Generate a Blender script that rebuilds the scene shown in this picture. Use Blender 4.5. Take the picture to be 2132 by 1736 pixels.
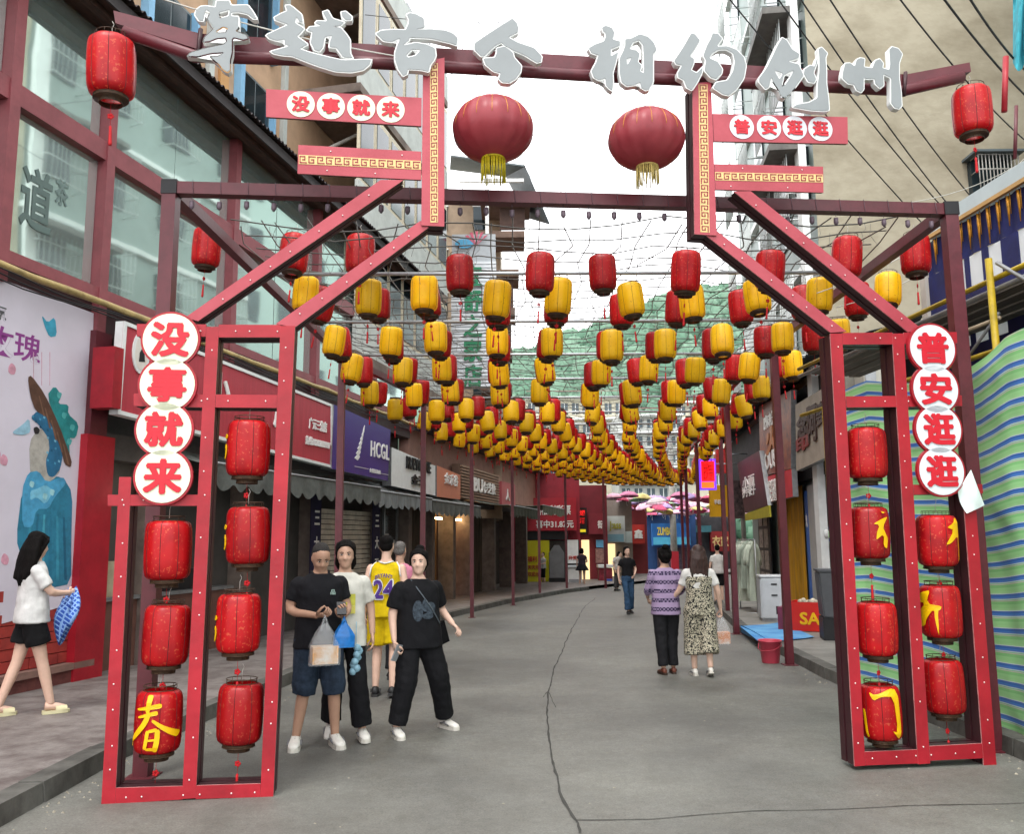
import bpy, bmesh, math, random
import numpy as np
from mathutils import Vector, Matrix, noise

random.seed(11)
for _o in list(bpy.data.objects):
    bpy.data.objects.remove(_o)
SC = bpy.context.scene
COL = SC.collection
LAB = bpy.data.scenes.new("workshop")                    # scratch scene for turning curves and remeshes into meshes
def evaluated(o):
    LAB.collection.objects.link(o); dg = LAB.view_layers[0].depsgraph; dg.update(); return o.evaluated_get(dg), dg

# ------------------------------------------------------------------ camera
FPX, HOR, CX, CY = 1800.0, 1122.0, 1065.5, 868.0      # pixels of a 2131 x 1736 view
PITCH = math.atan((HOR - CY) / FPX)
ROLL = math.radians(0.47)
CAMH = 1.7
SLOPE = 0.0105                                         # the street falls gently away from the gate
_ex = Vector((1, 0, 0)); _fw = Vector((0, math.cos(PITCH), math.sin(PITCH))); _up = Vector((0, -math.sin(PITCH), math.cos(PITCH)))
_ra = math.cos(ROLL) * _ex - math.sin(ROLL) * _up
_ua = math.sin(ROLL) * _ex + math.cos(ROLL) * _up
EYE = Vector((0, 0, CAMH))
cam = bpy.data.cameras.new("camera")
cam.sensor_fit = 'HORIZONTAL'; cam.sensor_width = 36; cam.lens = 36 * FPX / 2131
cam.clip_start = 0.05; cam.clip_end = 2000
camo = bpy.data.objects.new("camera", cam); COL.objects.link(camo)
camo.matrix_world = Matrix(((_ra.x, _ua.x, -_fw.x, 0), (_ra.y, _ua.y, -_fw.y, 0), (_ra.z, _ua.z, -_fw.z, CAMH), (0, 0, 0, 1)))
SC.camera = camo

# ------------------------------------------------------------------ overcast daylight
SUN_EL, SUN_AZ = math.radians(62), math.radians(200)
W = bpy.data.worlds.new("World"); SC.world = W; W.use_nodes = True
nt = W.node_tree; nt.nodes.clear()
_out = nt.nodes.new("ShaderNodeOutputWorld"); _bg = nt.nodes.new("ShaderNodeBackground")
_sky = nt.nodes.new("ShaderNodeTexSky"); _sky.sky_type = 'NISHITA'; _sky.sun_disc = False
_sky.sun_elevation = SUN_EL; _sky.sun_rotation = SUN_AZ; _sky.dust_density = 4
_mix = nt.nodes.new("ShaderNodeMix"); _mix.data_type = 'RGBA'
_mix.inputs[0].default_value = 0.93                    # a closed white cloud cover over the clear-sky model
_mix.inputs[7].default_value = (15.6, 15.7, 15.9, 1)
nt.links.new(_sky.outputs[0], _mix.inputs[6]); nt.links.new(_mix.outputs[2], _bg.inputs[0])
_bg.inputs[1].default_value = 0.12
nt.links.new(_bg.outputs[0], _out.inputs[0])
_s = bpy.data.lights.new("sun", 'SUN'); _s.energy = 1.2; _s.angle = math.radians(18); _s.color = (1, .97, .92)
so = bpy.data.objects.new("sun", _s); COL.objects.link(so)
_d = Vector((math.sin(SUN_AZ) * math.cos(SUN_EL), math.cos(SUN_AZ) * math.cos(SUN_EL), math.sin(SUN_EL)))
so.rotation_euler = (-_d).to_track_quat('-Z', 'Y').to_euler(); so.location = (0, -5, 30)
SC.view_settings.view_transform = 'Standard'; SC.view_settings.look = 'None'
SC.view_settings.exposure = 0.85; SC.view_settings.gamma = 1.0
SC.view_settings.use_curve_mapping = False
SC.render.engine = 'CYCLES'
SC.cycles.max_bounces = 6; SC.cycles.diffuse_bounces = 3; SC.cycles.glossy_bounces = 3
SC.cycles.transmission_bounces = 4; SC.cycles.transparent_max_bounces = 8
SC.cycles.caustics_reflective = False; SC.cycles.caustics_refractive = False
SC.cycles.use_denoising = True

# ------------------------------------------------------------------ helpers
def ray(u, v):
    a = (u - CX) / FPX; b = (CY - v) / FPX
    return _fw + a * _ra + b * _ua
def gz(y):
    return 0.0 if y < 7 else -SLOPE * (y - 7)
def gnd(u, v, h=0.0):
    d = ray(u, v); t = (h - CAMH) / d.z
    if t < 0 or t * d.y > 7:
        t = (h - CAMH + 7 * SLOPE) / (d.z + SLOPE * d.y)
    return EYE + t * d
def at_y(u, v, Y):
    d = ray(u, v); return EYE + d * (Y / d.y)
class Frame:
    """x along the face, y into it (away from the street), z up"""
    def __init__(s, O, phi):
        s.O = Vector(O); s.phi = phi
        s.X = Vector((math.cos(phi), math.sin(phi), 0)); s.Y = Vector((-math.sin(phi), math.cos(phi), 0))
    def loc(s, u, v, d=0.0):
        r = ray(u, v); o = s.O + s.Y * d
        t = (o - EYE).dot(s.Y) / r.dot(s.Y)
        p = EYE + t * r - s.O
        return (p.dot(s.X), p.z)
    def w(s, a, d, z):
        return s.O + s.X * a + s.Y * d + Vector((0, 0, z))
def lin(c):
    if isinstance(c, str):
        c = [int(c[i:i + 2], 16) / 255 for i in (0, 2, 4)]
    return tuple(x / 12.92 if x <= .04045 else ((x + .055) / 1.055) ** 2.4 for x in c) + (1,)

_M = {}
def mat(name, col, rough=.6, var=.12, scale=6.0, bump=0.0, metal=0.0, spec=.4, bscale=None, col2=None, alpha=1.0, trans=0.0, stretch=None):
    """plain procedural surface: base colour broken up by two noises"""
    if name in _M: return _M[name]
    m = bpy.data.materials.new(name); m.use_nodes = True; n = m.node_tree.nodes; l = m.node_tree.links
    b = n["Principled BSDF"]; b.inputs["Roughness"].default_value = rough; b.inputs["Metallic"].default_value = metal
    b.inputs["Specular IOR Level"].default_value = spec
    c = lin(col); c2 = lin(col2) if col2 else tuple(max(0, x * (1 - 2 * var)) for x in c[:3]) + (1,)
    tc = n.new("ShaderNodeTexCoord"); src = tc.outputs["Object"]
    if stretch:
        mp = n.new("ShaderNodeMapping"); mp.inputs["Scale"].default_value = stretch; l.new(src, mp.inputs[0]); src = mp.outputs[0]
    t = n.new("ShaderNodeTexNoise"); t.inputs["Scale"].default_value = scale; t.inputs["Detail"].default_value = 5; t.inputs["Roughness"].default_value = .65
    l.new(src, t.inputs["Vector"])
    r = n.new("ShaderNodeValToRGB"); r.color_ramp.elements[0].position = .32; r.color_ramp.elements[1].position = .62
    r.color_ramp.elements[0].color = c2; r.color_ramp.elements[1].color = c
    l.new(t.outputs[0], r.inputs[0]); l.new(r.outputs[0], b.inputs["Base Color"])
    if bump:
        bt = n.new("ShaderNodeTexNoise"); bt.inputs["Scale"].default_value = bscale or scale * 4; bt.inputs["Detail"].default_value = 4
        l.new(src, bt.inputs["Vector"])
        bp = n.new("ShaderNodeBump"); bp.inputs["Strength"].default_value = bump; bp.inputs["Distance"].default_value = .02
        l.new(bt.outputs[0], bp.inputs["Height"]); l.new(bp.outputs[0], b.inputs["Normal"])
    if alpha < 1: b.inputs["Alpha"].default_value = alpha
    if trans: b.inputs["Transmission Weight"].default_value = trans
    _M[name] = m; return m
def glow(name, col, strength):
    if name in _M: return _M[name]
    m = bpy.data.materials.new(name); m.use_nodes = True; b = m.node_tree.nodes["Principled BSDF"]
    b.inputs["Base Color"].default_value = lin(col); b.inputs["Emission Color"].default_value = lin(col); b.inputs["Emission Strength"].default_value = strength
    _M[name] = m; return m

class MB:
    def __init__(s): s.v = []; s.f = []; s.m = []; s.s = []
    def add(s, vs, fs, mi=0, sm=False):
        o = len(s.v); s.v += [tuple(v) for v in vs]
        for f in fs: s.f.append([i + o for i in f]); s.m.append(mi); s.s.append(sm)
        return s
    def box(s, x0, x1, y0, y1, z0, z1, mi=0):
        v = [(x0, y0, z0), (x1, y0, z0), (x1, y1, z0), (x0, y1, z0), (x0, y0, z1), (x1, y0, z1), (x1, y1, z1), (x0, y1, z1)]
        return s.add(v, [(3, 2, 1, 0), (4, 5, 6, 7), (0, 1, 5, 4), (1, 2, 6, 5), (2, 3, 7, 6), (3, 0, 4, 7)], mi)
    def prism(s, poly, d0, d1, mi=0, mside=None):
        """poly in (x,z), extruded along y from d0 (front) to d1"""
        a = sum(poly[i][0] * poly[(i + 1) % len(poly)][1] - poly[(i + 1) % len(poly)][0] * poly[i][1] for i in range(len(poly)))
        if a < 0: poly = poly[::-1]
        n = len(poly)
        v = [(x, d0, z) for x, z in poly] + [(x, d1, z) for x, z in poly]
        s.add(v, [list(range(n)), list(range(2 * n - 1, n - 1, -1))], mi)
        o = len(s.v) - 2 * n
        for i in range(n):
            j = (i + 1) % n; s.f.append([o + j, o + i, o + n + i, o + n + j]); s.m.append(mi if mside is None else mside); s.s.append(False)
        return s
    def tube(s, pts, r, n=6, mi=0, closed=False, sm=True, cap=True):
        pts = [Vector(p) for p in pts]; N = len(pts); vs = []; fs = []
        rr = r if hasattr(r, '__len__') else [r] * N
        ref = None
        for i, p in enumerate(pts):
            a = pts[(i - 1) % N] if (closed or i > 0) else p; b = pts[(i + 1) % N] if (closed or i < N - 1) else p
            t = (b - a); t = t.normalized() if t.length > 1e-9 else Vector((0, 0, 1))
            if ref is None: ref = t.orthogonal().normalized()
            ref = (ref - t * ref.dot(t)); ref = ref.normalized() if ref.length > 1e-6 else t.orthogonal().normalized()
            q = t.cross(ref)
            for k in range(n):
                w = 2 * math.pi * k / n + (math.pi / 4 if n == 4 else 0)
                vs.append(p + (ref * math.cos(w) + q * math.sin(w)) * rr[i])
        M = N if closed else N - 1
        for i in range(M):
            j = (i + 1) % N
            for k in range(n):
                k2 = (k + 1) % n; fs.append((i * n + k, i * n + k2, j * n + k2, j * n + k))
        if cap and not closed:
            fs.append(tuple(range(n - 1, -1, -1))); fs.append(tuple((N - 1) * n + k for k in range(n)))
        return s.add(vs, fs, mi, sm)
    def lathe(s, prof, n=16, mi=0, c=(0, 0, 0), sm=True, cap=False):
        vs = []; fs = []
        for r, z in prof:
            for k in range(n):
                w = 2 * math.pi * k / n; vs.append((c[0] + r * math.cos(w), c[1] + r * math.sin(w), c[2] + z))
        for i in range(len(prof) - 1):
            for k in range(n):
                k2 = (k + 1) % n; fs.append((i * n + k, i * n + k2, (i + 1) * n + k2, (i + 1) * n + k))
        if cap:
            fs.append(tuple(range(n - 1, -1, -1))); fs.append(tuple((len(prof) - 1) * n + k for k in range(n)))
        return s.add(vs, fs, mi, sm)
    def ball(s, c, r, n=8, mi=0):
        r = r if hasattr(r, '__len__') else (r, r, r); vs = []; fs = []; m = max(4, n // 2 + 1)
        for i in range(m + 1):
            th = math.pi * i / m
            for k in range(n):
                w = 2 * math.pi * k / n
                vs.append((c[0] + r[0] * math.sin(th) * math.cos(w), c[1] + r[1] * math.sin(th) * math.sin(w), c[2] - r[2] * math.cos(th)))
        for i in range(m):
            for k in range(n):
                k2 = (k + 1) % n; fs.append((i * n + k, i * n + k2, (i + 1) * n + k2, (i + 1) * n + k))
        return s.add(vs, fs, mi, True)
    def grid(s, fn, nu, nv, mi=0, sm=True):
        vs = [fn(i / nu, j / nv) for j in range(nv + 1) for i in range(nu + 1)]
        fs = [(j * (nu + 1) + i, j * (nu + 1) + i + 1, (j + 1) * (nu + 1) + i + 1, (j + 1) * (nu + 1) + i) for j in range(nv) for i in range(nu)]
        return s.add(vs, fs, mi, sm)
    def mesh(s, name, mats):
        me = bpy.data.meshes.new(name); me.from_pydata(s.v, [], s.f)
        for m in (mats if isinstance(mats, (list, tuple)) else [mats]): me.materials.append(m)
        me.polygons.foreach_set("material_index", s.m); me.polygons.foreach_set("use_smooth", s.s); me.update()
        return me
    def build(s, name, mats, parent=None, **kw):
        return put(name, s.mesh(name, mats), parent, **kw)

def put(name, me, parent=None, loc=None, rot=None, label=None, cat=None, group=None, kind=None):
    o = bpy.data.objects.new(name, me); COL.objects.link(o)
    if parent is not None: o.parent = parent
    if loc is not None: o.location = loc
    if rot is not None: o.rotation_euler = rot
    return tag(o, label, cat, group, kind)
def tag(o, label=None, cat=None, group=None, kind=None):
    if label: o["label"] = label
    if cat: o["category"] = cat
    if group: o["group"] = group
    if kind: o["kind"] = kind
    return o
def thing(name, label, cat, loc=(0, 0, 0), rz=0.0, group=None):
    return put(name, None, None, loc, (0, 0, rz), label, cat, group)
def thing_on(fr, name, label, cat, group=None):
    return thing(name, label, cat, fr.O, fr.phi, group)
_KIDS = {}
def copy_tree(o, parent=None):
    c = o.copy(); COL.objects.link(c); c.parent = parent
    for ch in [k for k in o.children]:
        copy_tree(ch, c)
    return c
def bevel_mesh(me, w=.004, seg=1):
    bm = bmesh.new(); bm.from_mesh(me)
    bmesh.ops.bevel(bm, geom=[e for e in bm.edges if e.calc_length() > w * 4], offset=w, segments=seg, affect='EDGES', clamp_overlap=True)
    bm.to_mesh(me); bm.free(); return me

_TX = {}
def text_mesh(body, bold=.02, ext=.01, shear=0.0, space=1.0):
    k = (body, bold, ext, shear, space)
    if k in _TX: return _TX[k]
    c = bpy.data.curves.new("txt", 'FONT'); c.body = body; c.offset = bold; c.extrude = ext; c.shear = shear
    c.resolution_u = 3; c.space_character = space; c.align_x = 'CENTER'; c.space_line = .9
    o = bpy.data.objects.new("txt", c); e, dg = evaluated(o); m = e.to_mesh()
    vs = np.array([v.co[:] for v in m.vertices]) if len(m.vertices) else np.zeros((1, 3)); fs = [list(p.vertices) for p in m.polygons]
    e.to_mesh_clear(); bpy.data.objects.remove(o); bpy.data.curves.remove(c)
    _TX[k] = (vs, fs); return _TX[k]
def lettering(body, parent, box, d, m, bold=.02, thick=.012, shear=0.0, name="lettering", wrap=None, space=1.0, keep=False):
    """text fitted into box (x0,x1,z0,z1) on the plane y=d, standing proud by thick"""
    extra = bold if bold > .028 else 0.0
    vs, fs = text_mesh(body, 0.0 if extra else min(bold, .02), .05, shear, space)
    x0, x1, z0, z1 = box; lo = vs.min(0); hi = vs.max(0); sz = np.maximum(hi - lo, 1e-6)
    sx = (x1 - x0) / sz[0]; sy = (z1 - z0) / sz[1]
    if keep: sx = sy = min(sx, sy)
    cx, cz = (x0 + x1) / 2, (z0 + z1) / 2
    X = (vs[:, 0] - (lo[0] + hi[0]) / 2) * sx + cx; Z = (vs[:, 1] - (lo[1] + hi[1]) / 2) * sy + cz
    D = d - (vs[:, 2] / .1 + .5) * thick
    mb = MB()
    for i in range(7 if extra else 1):                    # heavy lettering: overlapping copies, each a hair deeper
        w = i * 1.0472; ox = 0 if i == 6 or not extra else extra * math.cos(w) * sx; oz = 0 if i == 6 or not extra else extra * math.sin(w) * sy
        P = np.stack([X + ox, D - thick * .05 * i, Z + oz], 1)
        if wrap: P = [wrap(*p) for p in P]
        mb.add(P, fs)
    return mb.build(name, m, parent)
def poly_curve(polys, ext, off=0.0):
    """closed 2-D outlines (even-odd holes) extruded -> verts, faces in (x,y,z)"""
    c = bpy.data.curves.new("pc", 'CURVE'); c.dimensions = '2D'; c.fill_mode = 'BOTH'; c.extrude = ext; c.offset = off
    for p in polys:
        sp = c.splines.new('POLY'); sp.points.add(len(p) - 1); sp.use_cyclic_u = True
        for i, q in enumerate(p): sp.points[i].co = (q[0], q[1], 0, 1)
    o = bpy.data.objects.new("pc", c); e, dg = evaluated(o); m = e.to_mesh()
    vs = [v.co[:] for v in m.vertices]; fs = [list(p.vertices) for p in m.polygons]
    e.to_mesh_clear(); bpy.data.objects.remove(o); bpy.data.curves.remove(c)
    return vs, fs
def rounded(poly, it=1):
    for _ in range(it):
        q = []
        for i in range(len(poly)):
            a, b = poly[i], poly[(i + 1) % len(poly)]
            q += [(a[0] * .8 + b[0] * .2, a[1] * .8 + b[1] * .2), (a[0] * .2 + b[0] * .8, a[1] * .2 + b[1] * .8)]
        poly = q
    return poly
def interp(tab, y):
    if y <= tab[0][0]: return tab[0][1]
    for (a, p), (b, q) in zip(tab, tab[1:]):
        if y <= b: return p + (q - p) * (y - a) / (b - a)
    return tab[-1][1] + (tab[-1][1] - tab[-2][1]) / (tab[-1][0] - tab[-2][0]) * (y - tab[-1][0])
ORD = "first second third fourth fifth sixth seventh eighth ninth tenth eleventh twelfth thirteenth fourteenth fifteenth sixteenth seventeenth eighteenth nineteenth twentieth".split()

# street edges (x of the kerb face for a given y)
XL = [(0, -3.1), (7, -3.1), (8.7, -2.95), (13, -2.55), (17, -2.0), (21.2, -1.45), (26, -.2), (32, 1.95), (36, 3.9), (46, 9.5), (60, 18)]
XR = [(0, 4.0), (10.5, 3.78), (17, 4.3), (21, 4.95), (26, 5.9), (32, 7.6), (38, 10.0), (46, 15), (60, 25)]
GATE = Frame((.44, 6.36, 0), math.radians(7.2))
LEFT = Frame((-5.44, 9.6, 0), math.atan2(.977, .213))          # shop fronts left of the street
RIGHT = Frame((6.5, 19.5, 0), math.atan2(-.994, -.106))        # shop fronts right of the street

# shared materials
RED = mat("red_board", "A31A28", .45, .10, 2.2, .12, col2="86131F", bscale=14)
RED_GLARE = mat("red_board_glare", "A9444F", .45, .08, 2.2, .12, col2="98353F", bscale=14)  # same red boards higher up, with glare mixed into a paler colour
MAROON = mat("maroon_steel", "5E252D", .4, .15, 7, .05)
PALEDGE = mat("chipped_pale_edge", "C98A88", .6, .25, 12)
MAROON_D = mat("dark_maroon_steel", "3A191F", .45, .15, 7, .05)
WHITE = mat("white_paint", "E2E4E2", .55, .06, 5)
OFFW = mat("cream_board", "DFE3C8", .5, .03, 4)
GREYW = mat("pale_grey_board", "D5D8DE", .5, .03, 4)
BLACK = mat("black_metal", "17171A", .5, .2, 8)
STEEL = mat("grey_steel", "9A9C9E", .4, .15, 9, 0, .6)
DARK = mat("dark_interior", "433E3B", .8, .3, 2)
GOLD = mat("gold_print", "D9B97C", .45, .08, 6)
GOLDY = mat("gold_lettering", "E8B400", .45, .08, 6)
TILEG = mat("grey_concrete", "8C8A84", .8, .15, 3, .2)
# ------------------------------------------------------------------ road, pavements, kerbs
def road_material():
    m = bpy.data.materials.new("asphalt"); m.use_nodes = True; n = m.node_tree.nodes; l = m.node_tree.links; b = n["Principled BSDF"]
    tc = n.new("ShaderNodeTexCoord")
    def noi(sc, det=6, rough=.6):
        t = n.new("ShaderNodeTexNoise"); t.inputs["Scale"].default_value = sc; t.inputs["Detail"].default_value = det; t.inputs["Roughness"].default_value = rough
        l.new(tc.outputs["Object"], t.inputs["Vector"]); return t
    big, mid, fine, spk = noi(.45), noi(2.6, 12, .78), noi(70, 6, .8), noi(15, 12, .9)
    r1 = n.new("ShaderNodeValToRGB"); r1.color_ramp.elements[0].position = .35; r1.color_ramp.elements[1].position = .66
    r1.color_ramp.elements[0].color = lin("5A5A57"); r1.color_ramp.elements[1].color = lin("7A7A75"); l.new(big.outputs[0], r1.inputs[0])
    r2 = n.new("ShaderNodeValToRGB"); r2.color_ramp.elements[0].position = .33; r2.color_ramp.elements[1].position = .6
    r2.color_ramp.elements[0].color = (.74, .72, .69, 1); r2.color_ramp.elements[1].color = (1, 1, 1, 1); l.new(mid.outputs[0], r2.inputs[0])
    mx = n.new("ShaderNodeMix"); mx.data_type = 'RGBA'; mx.blend_type = 'MULTIPLY'; mx.inputs[0].default_value = .8
    l.new(r1.outputs[0], mx.inputs[6]); l.new(r2.outputs[0], mx.inputs[7])
    r3 = n.new("ShaderNodeValToRGB"); r3.color_ramp.elements[0].position = .36; r3.color_ramp.elements[1].position = .62
    r3.color_ramp.elements[0].color = (.55, .55, .55, 1); r3.color_ramp.elements[1].color = (1.2, 1.2, 1.18, 1); l.new(fine.outputs[0], r3.inputs[0])
    mx2 = n.new("ShaderNodeMix"); mx2.data_type = 'RGBA'; mx2.blend_type = 'MULTIPLY'; mx2.inputs[0].default_value = .8
    l.new(mx.outputs[2], mx2.inputs[6]); l.new(r3.outputs[0], mx2.inputs[7])
    r4 = n.new("ShaderNodeValToRGB"); r4.color_ramp.elements[0].position = .38; r4.color_ramp.elements[1].position = .6
    r4.color_ramp.elements[0].color = (.62, .61, .59, 1); r4.color_ramp.elements[1].color = (1.12, 1.12, 1.1, 1); l.new(spk.outputs[0], r4.inputs[0])
    mx3 = n.new("ShaderNodeMix"); mx3.data_type = 'RGBA'; mx3.blend_type = 'MULTIPLY'; mx3.inputs[0].default_value = .75
    l.new(mx2.outputs[2], mx3.inputs[6]); l.new(r4.outputs[0], mx3.inputs[7]); l.new(mx3.outputs[2], b.inputs["Base Color"])
    rr = n.new("ShaderNodeMapRange"); rr.inputs[3].default_value = .42; rr.inputs[4].default_value = .75; l.new(big.outputs[0], rr.inputs[0]); l.new(rr.outputs[0], b.inputs["Roughness"])
    bp = n.new("ShaderNodeBump"); bp.inputs["Strength"].default_value = .35; bp.inputs["Distance"].default_value = .006
    l.new(fine.outputs[0], bp.inputs["Height"]); l.new(bp.outputs[0], b.inputs["Normal"])
    return m
ROAD = road_material()
mb = MB()
ys = [-60, -20, -5, 0, 3, 5, 7, 9, 12, 16, 20, 25, 30, 36, 44, 60, 120, 300]
def gzz(y): return gz(min(y, 60))
mb.add([(x, y, gzz(y)) for y in ys for x in (-300, -30, -6, -3, 0, 4, 8, 40, 300)],
       [(j * 9 + i, j * 9 + i + 1, (j + 1) * 9 + i + 1, (j + 1) * 9 + i) for j in range(len(ys) - 1) for i in range(8)])
road = mb.build("road", ROAD, kind='structure')
# cracks and the sealed joint
CRACK = mat("crack_sealant", "3A3936", .8, .2, 20)
def crack(pts, w, lift=.004):
    P = [gnd(*p) for p in pts]; Q = []
    for a, b in zip(P, P[1:]):
        k = max(3, int((b - a).length / .12))
        for i in range(k): Q.append(a.lerp(b, i / k))
    Q.append(P[-1]); vs = []; fs = []
    for i, q in enumerate(Q):
        t = (Q[min(i + 1, len(Q) - 1)] - Q[max(i - 1, 0)]); s = Vector((t.y, -t.x, 0)).normalized()
        j = noise.noise(q * 1.4) * .03 + noise.noise(q * 9) * .008; ww = w * (.25 + .55 * abs(noise.noise(q * 5 + Vector((7, 3, 0)))))
        for e in (-1, 1):
            p = q + s * (j + e * ww); vs.append((p.x, p.y, gz(p.y) + lift))
        if i: fs.append((2 * i - 2, 2 * i - 1, 2 * i + 1, 2 * i))
    mb.add(vs, fs)
mb = MB()
crack([(1203, 1736), (1200, 1715), (1172, 1660), (1152, 1590), (1136, 1500), (1136, 1470), (1150, 1400), (1185, 1320), (1215, 1265), (1240, 1245)], .022)
crack([(1196, 1708), (1360, 1706), (1560, 1690), (1800, 1684), (2131, 1672)], .012)
crack([(1130, 1452), (1140, 1440), (1160, 1474)], .01)
crack([(1155, 1348), (1230, 1350), (1290, 1346)], .012)
crack([(1080, 1366), (1155, 1352)], .008)
cr = mb.build("road_crack", CRACK, road); cr["kind"] = "stuff"
# pavements: raised slabs that follow the kerb line
PAVE = mat("worn_pavement", "7B7571", .6, .2, 3.4, .4, col2="554C49", bscale=30)
PAVE_R = mat("grey_pavement", "7E7C76", .6, .2, 1.6, .3, col2="5E5C58", bscale=30)
def pavement(name, tab, sgn, far, m):
    mb = MB(); yy = [-6 + i for i in range(66)]
    vs = []
    for y in yy:
        x = interp(tab, y) + sgn * .19; z = gz(y) + .125
        vs += [(x, y, z), (x + sgn * far, y, z + .03)]
    fs = [(2 * i, 2 * i + 1, 2 * i + 3, 2 * i + 2) for i in range(len(yy) - 1)]
    if sgn > 0: pass
    mb.add(vs, [f if sgn > 0 else f[::-1] for f in fs]); return mb.build(name, m, kind='structure')
pav_l = pavement("left_pavement", XL, -1, 12, PAVE)
pav_r = pavement("right_pavement", XR, 1, 14, PAVE_R)
KERB = mat("kerb_stone", "5E5D58", .7, .2, 3, .3, col2="393834")
for tab, sgn, par, y1 in ((XL, -1, pav_l, 34), (XR, 1, pav_r, 30)):
    y = 2.0
    while y < y1:
        y2 = y + 1.0; x0, x1 = interp(tab, y), interp(tab, y2); g = .008
        jit = random.uniform(-.006, .006); z0, z1 = gz(y), gz(y2)
        mb = MB(); t = .19
        a = [(x0 + jit, y + g), (x1 + jit, y2 - g), (x1 + sgn * t, y2 - g), (x0 + sgn * t, y + g)]
        hh = .13 + random.uniform(-.006, .006)
        v = [(p[0], p[1], gz(p[1]) - .05) for p in a] + [(p[0] + (sgn * .02 if i in (0, 1) else 0), p[1], gz(p[1]) + hh) for i, p in enumerate(a)]
        f = [(4, 5, 6, 7), (0, 1, 5, 4), (1, 2, 6, 5), (2, 3, 7, 6), (3, 0, 4, 7)]
        mb.add(v, f if sgn > 0 else [q[::-1] for q in f])
        mb.build("kerb_stone", KERB, par); y = y2
# puddled dirt along the left gutter: low moss and grit
mb = MB(); rs = random.Random(3)
for i in range(420):
    y = rs.uniform(3.5, 17); side = rs.random() < .6
    x = interp(XL, y) + abs(rs.gauss(0, .16)) + .02 if side else interp(XR, y) - abs(rs.gauss(0, .12)) - .02
    s = rs.uniform(.004, .014); z = gz(y)
    mb.add([(x - s, y, z), (x + s, y - s * .6, z), (x + s * .4, y + s, z), (x, y, z + s * .9)], [(0, 1, 3), (1, 2, 3), (2, 0, 3)])
for i in range(420):
    y = rs.uniform(5, 22); x = rs.uniform(interp(XL, y) + .2, interp(XR, y) - .2); s = rs.uniform(.003, .011); z = gz(y); a = rs.uniform(0, 6)
    mb.add([(x - s, y, z + .001), (x + s * math.cos(a), y - s, z + .001), (x + s, y + s * math.sin(a), z + .001), (x, y, z + s * .5)], [(0, 1, 3), (1, 2, 3), (2, 0, 3)])
mb.build("gutter_grit", mat("grit", "A39C8C", .9, .3, 30), None, kind='stuff')
# ------------------------------------------------------------------ the festive street gate
gate = thing_on(GATE, "street_gate", "red steel street gate with two lantern towers, sign discs and silver brush characters", "gate")
def gp(pts, d): return [GATE.loc(u, v, d) for u, v in pts]
def member(name, pts, d=0.0, depth=.2, m=RED):
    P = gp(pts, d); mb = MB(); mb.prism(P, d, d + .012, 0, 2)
    cx = sum(p[0] for p in P) / len(P); cz = sum(p[1] for p in P) / len(P)
    def ins(e):
        out = []
        n = len(P); A = sum(P[i][0] * P[(i + 1) % n][1] - P[(i + 1) % n][0] * P[i][1] for i in range(n))
        sg = 1 if A > 0 else -1
        for i in range(n):
            a, b, c = Vector(P[i - 1]), Vector(P[i]), Vector(P[(i + 1) % n])
            n1 = Vector((-(b - a).y, (b - a).x)).normalized() * sg; n2 = Vector((-(c - b).y, (c - b).x)).normalized() * sg
            k = (n1 + n2); k = k / max(.3, k.dot(n1)); out.append(tuple(b + k * e))
        return out
    q = ins(.003); mb.prism(q, d + .012, d + depth * .5, 1)
    if depth > .12:
        mb.prism(ins(.011), d + depth * .5, d + depth * .64, 1); mb.prism(q, d + depth * .64, d + depth, 1)
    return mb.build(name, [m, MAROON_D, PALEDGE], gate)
# left tower
member("upright", [(248, 993), (273, 993), (240.5, 1640), (240, 1675), (210.6, 1676)])
member("upright", [(429.5, 680), (455.5, 680), (407, 1662), (378.5, 1664)])
member("upright", [(583.5, 678), (614, 678), (568.5, 1660.6), (541.5, 1661)])
member("rail", [(284.7, 674), (429.2, 675), (428, 700.5), (284.7, 700)], .0021)
member("rail", [(455.2, 675.5), (583.4, 676), (582.6, 702), (454, 702)], .0021)
member("rail", [(278, 819), (422, 821), (421, 848), (278, 845)], .0021)
member("rail", [(449, 821), (577, 822), (576, 849), (448, 848)], .0021)
member("rail", [(224, 1030), (246, 1030), (245, 1053), (224, 1053)], .0021)
member("rail", [(271.3, 1030), (412, 1030), (411, 1053), (270.2, 1053)], .0021)
member("rail", [(240.8, 1641), (379.8, 1637), (379, 1665), (240.2, 1674)], .0021)
member("rail", [(408, 1636), (542, 1632), (541.3, 1660), (407, 1664)], .0021)
# right tower
member("upright", [(1727.8, 694), (1752.5, 694), (1801, 1594.5), (1778.6, 1596)])
member("upright", [(1857, 694), (1880.5, 694), (1936, 1590), (1911, 1591.5)])
member("upright", [(2003, 1004), (2027, 1004), (2074, 1593), (2047.7, 1594)])
member("rail", [(1752.8, 692.6), (1857, 692), (1858, 716.5), (1754, 717)], .0021)
member("rail", [(1880.8, 692), (1991, 691), (1992, 714), (1882, 716)], .0021)
member("rail", [(1760.5, 825), (1865, 824), (1866.3, 847), (1762, 848)], .0021)
member("rail", [(1889, 824), (2001.5, 823), (2002.5, 845), (1890.5, 847)], .0021)
member("rail", [(1900.5, 1009), (2003.2, 1008), (2005, 1028), (1902, 1030)], .0021)
member("rail", [(2029, 1008), (2044, 1007.5), (2046, 1027), (2030.5, 1028)], .0021)
member("rail", [(1799.6, 1566), (1909.5, 1561), (1911, 1590), (1801.3, 1594)], .0021)
member("rail", [(1934.5, 1554), (2046, 1548), (2047.6, 1579), (1936, 1584)], .0021)
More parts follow.
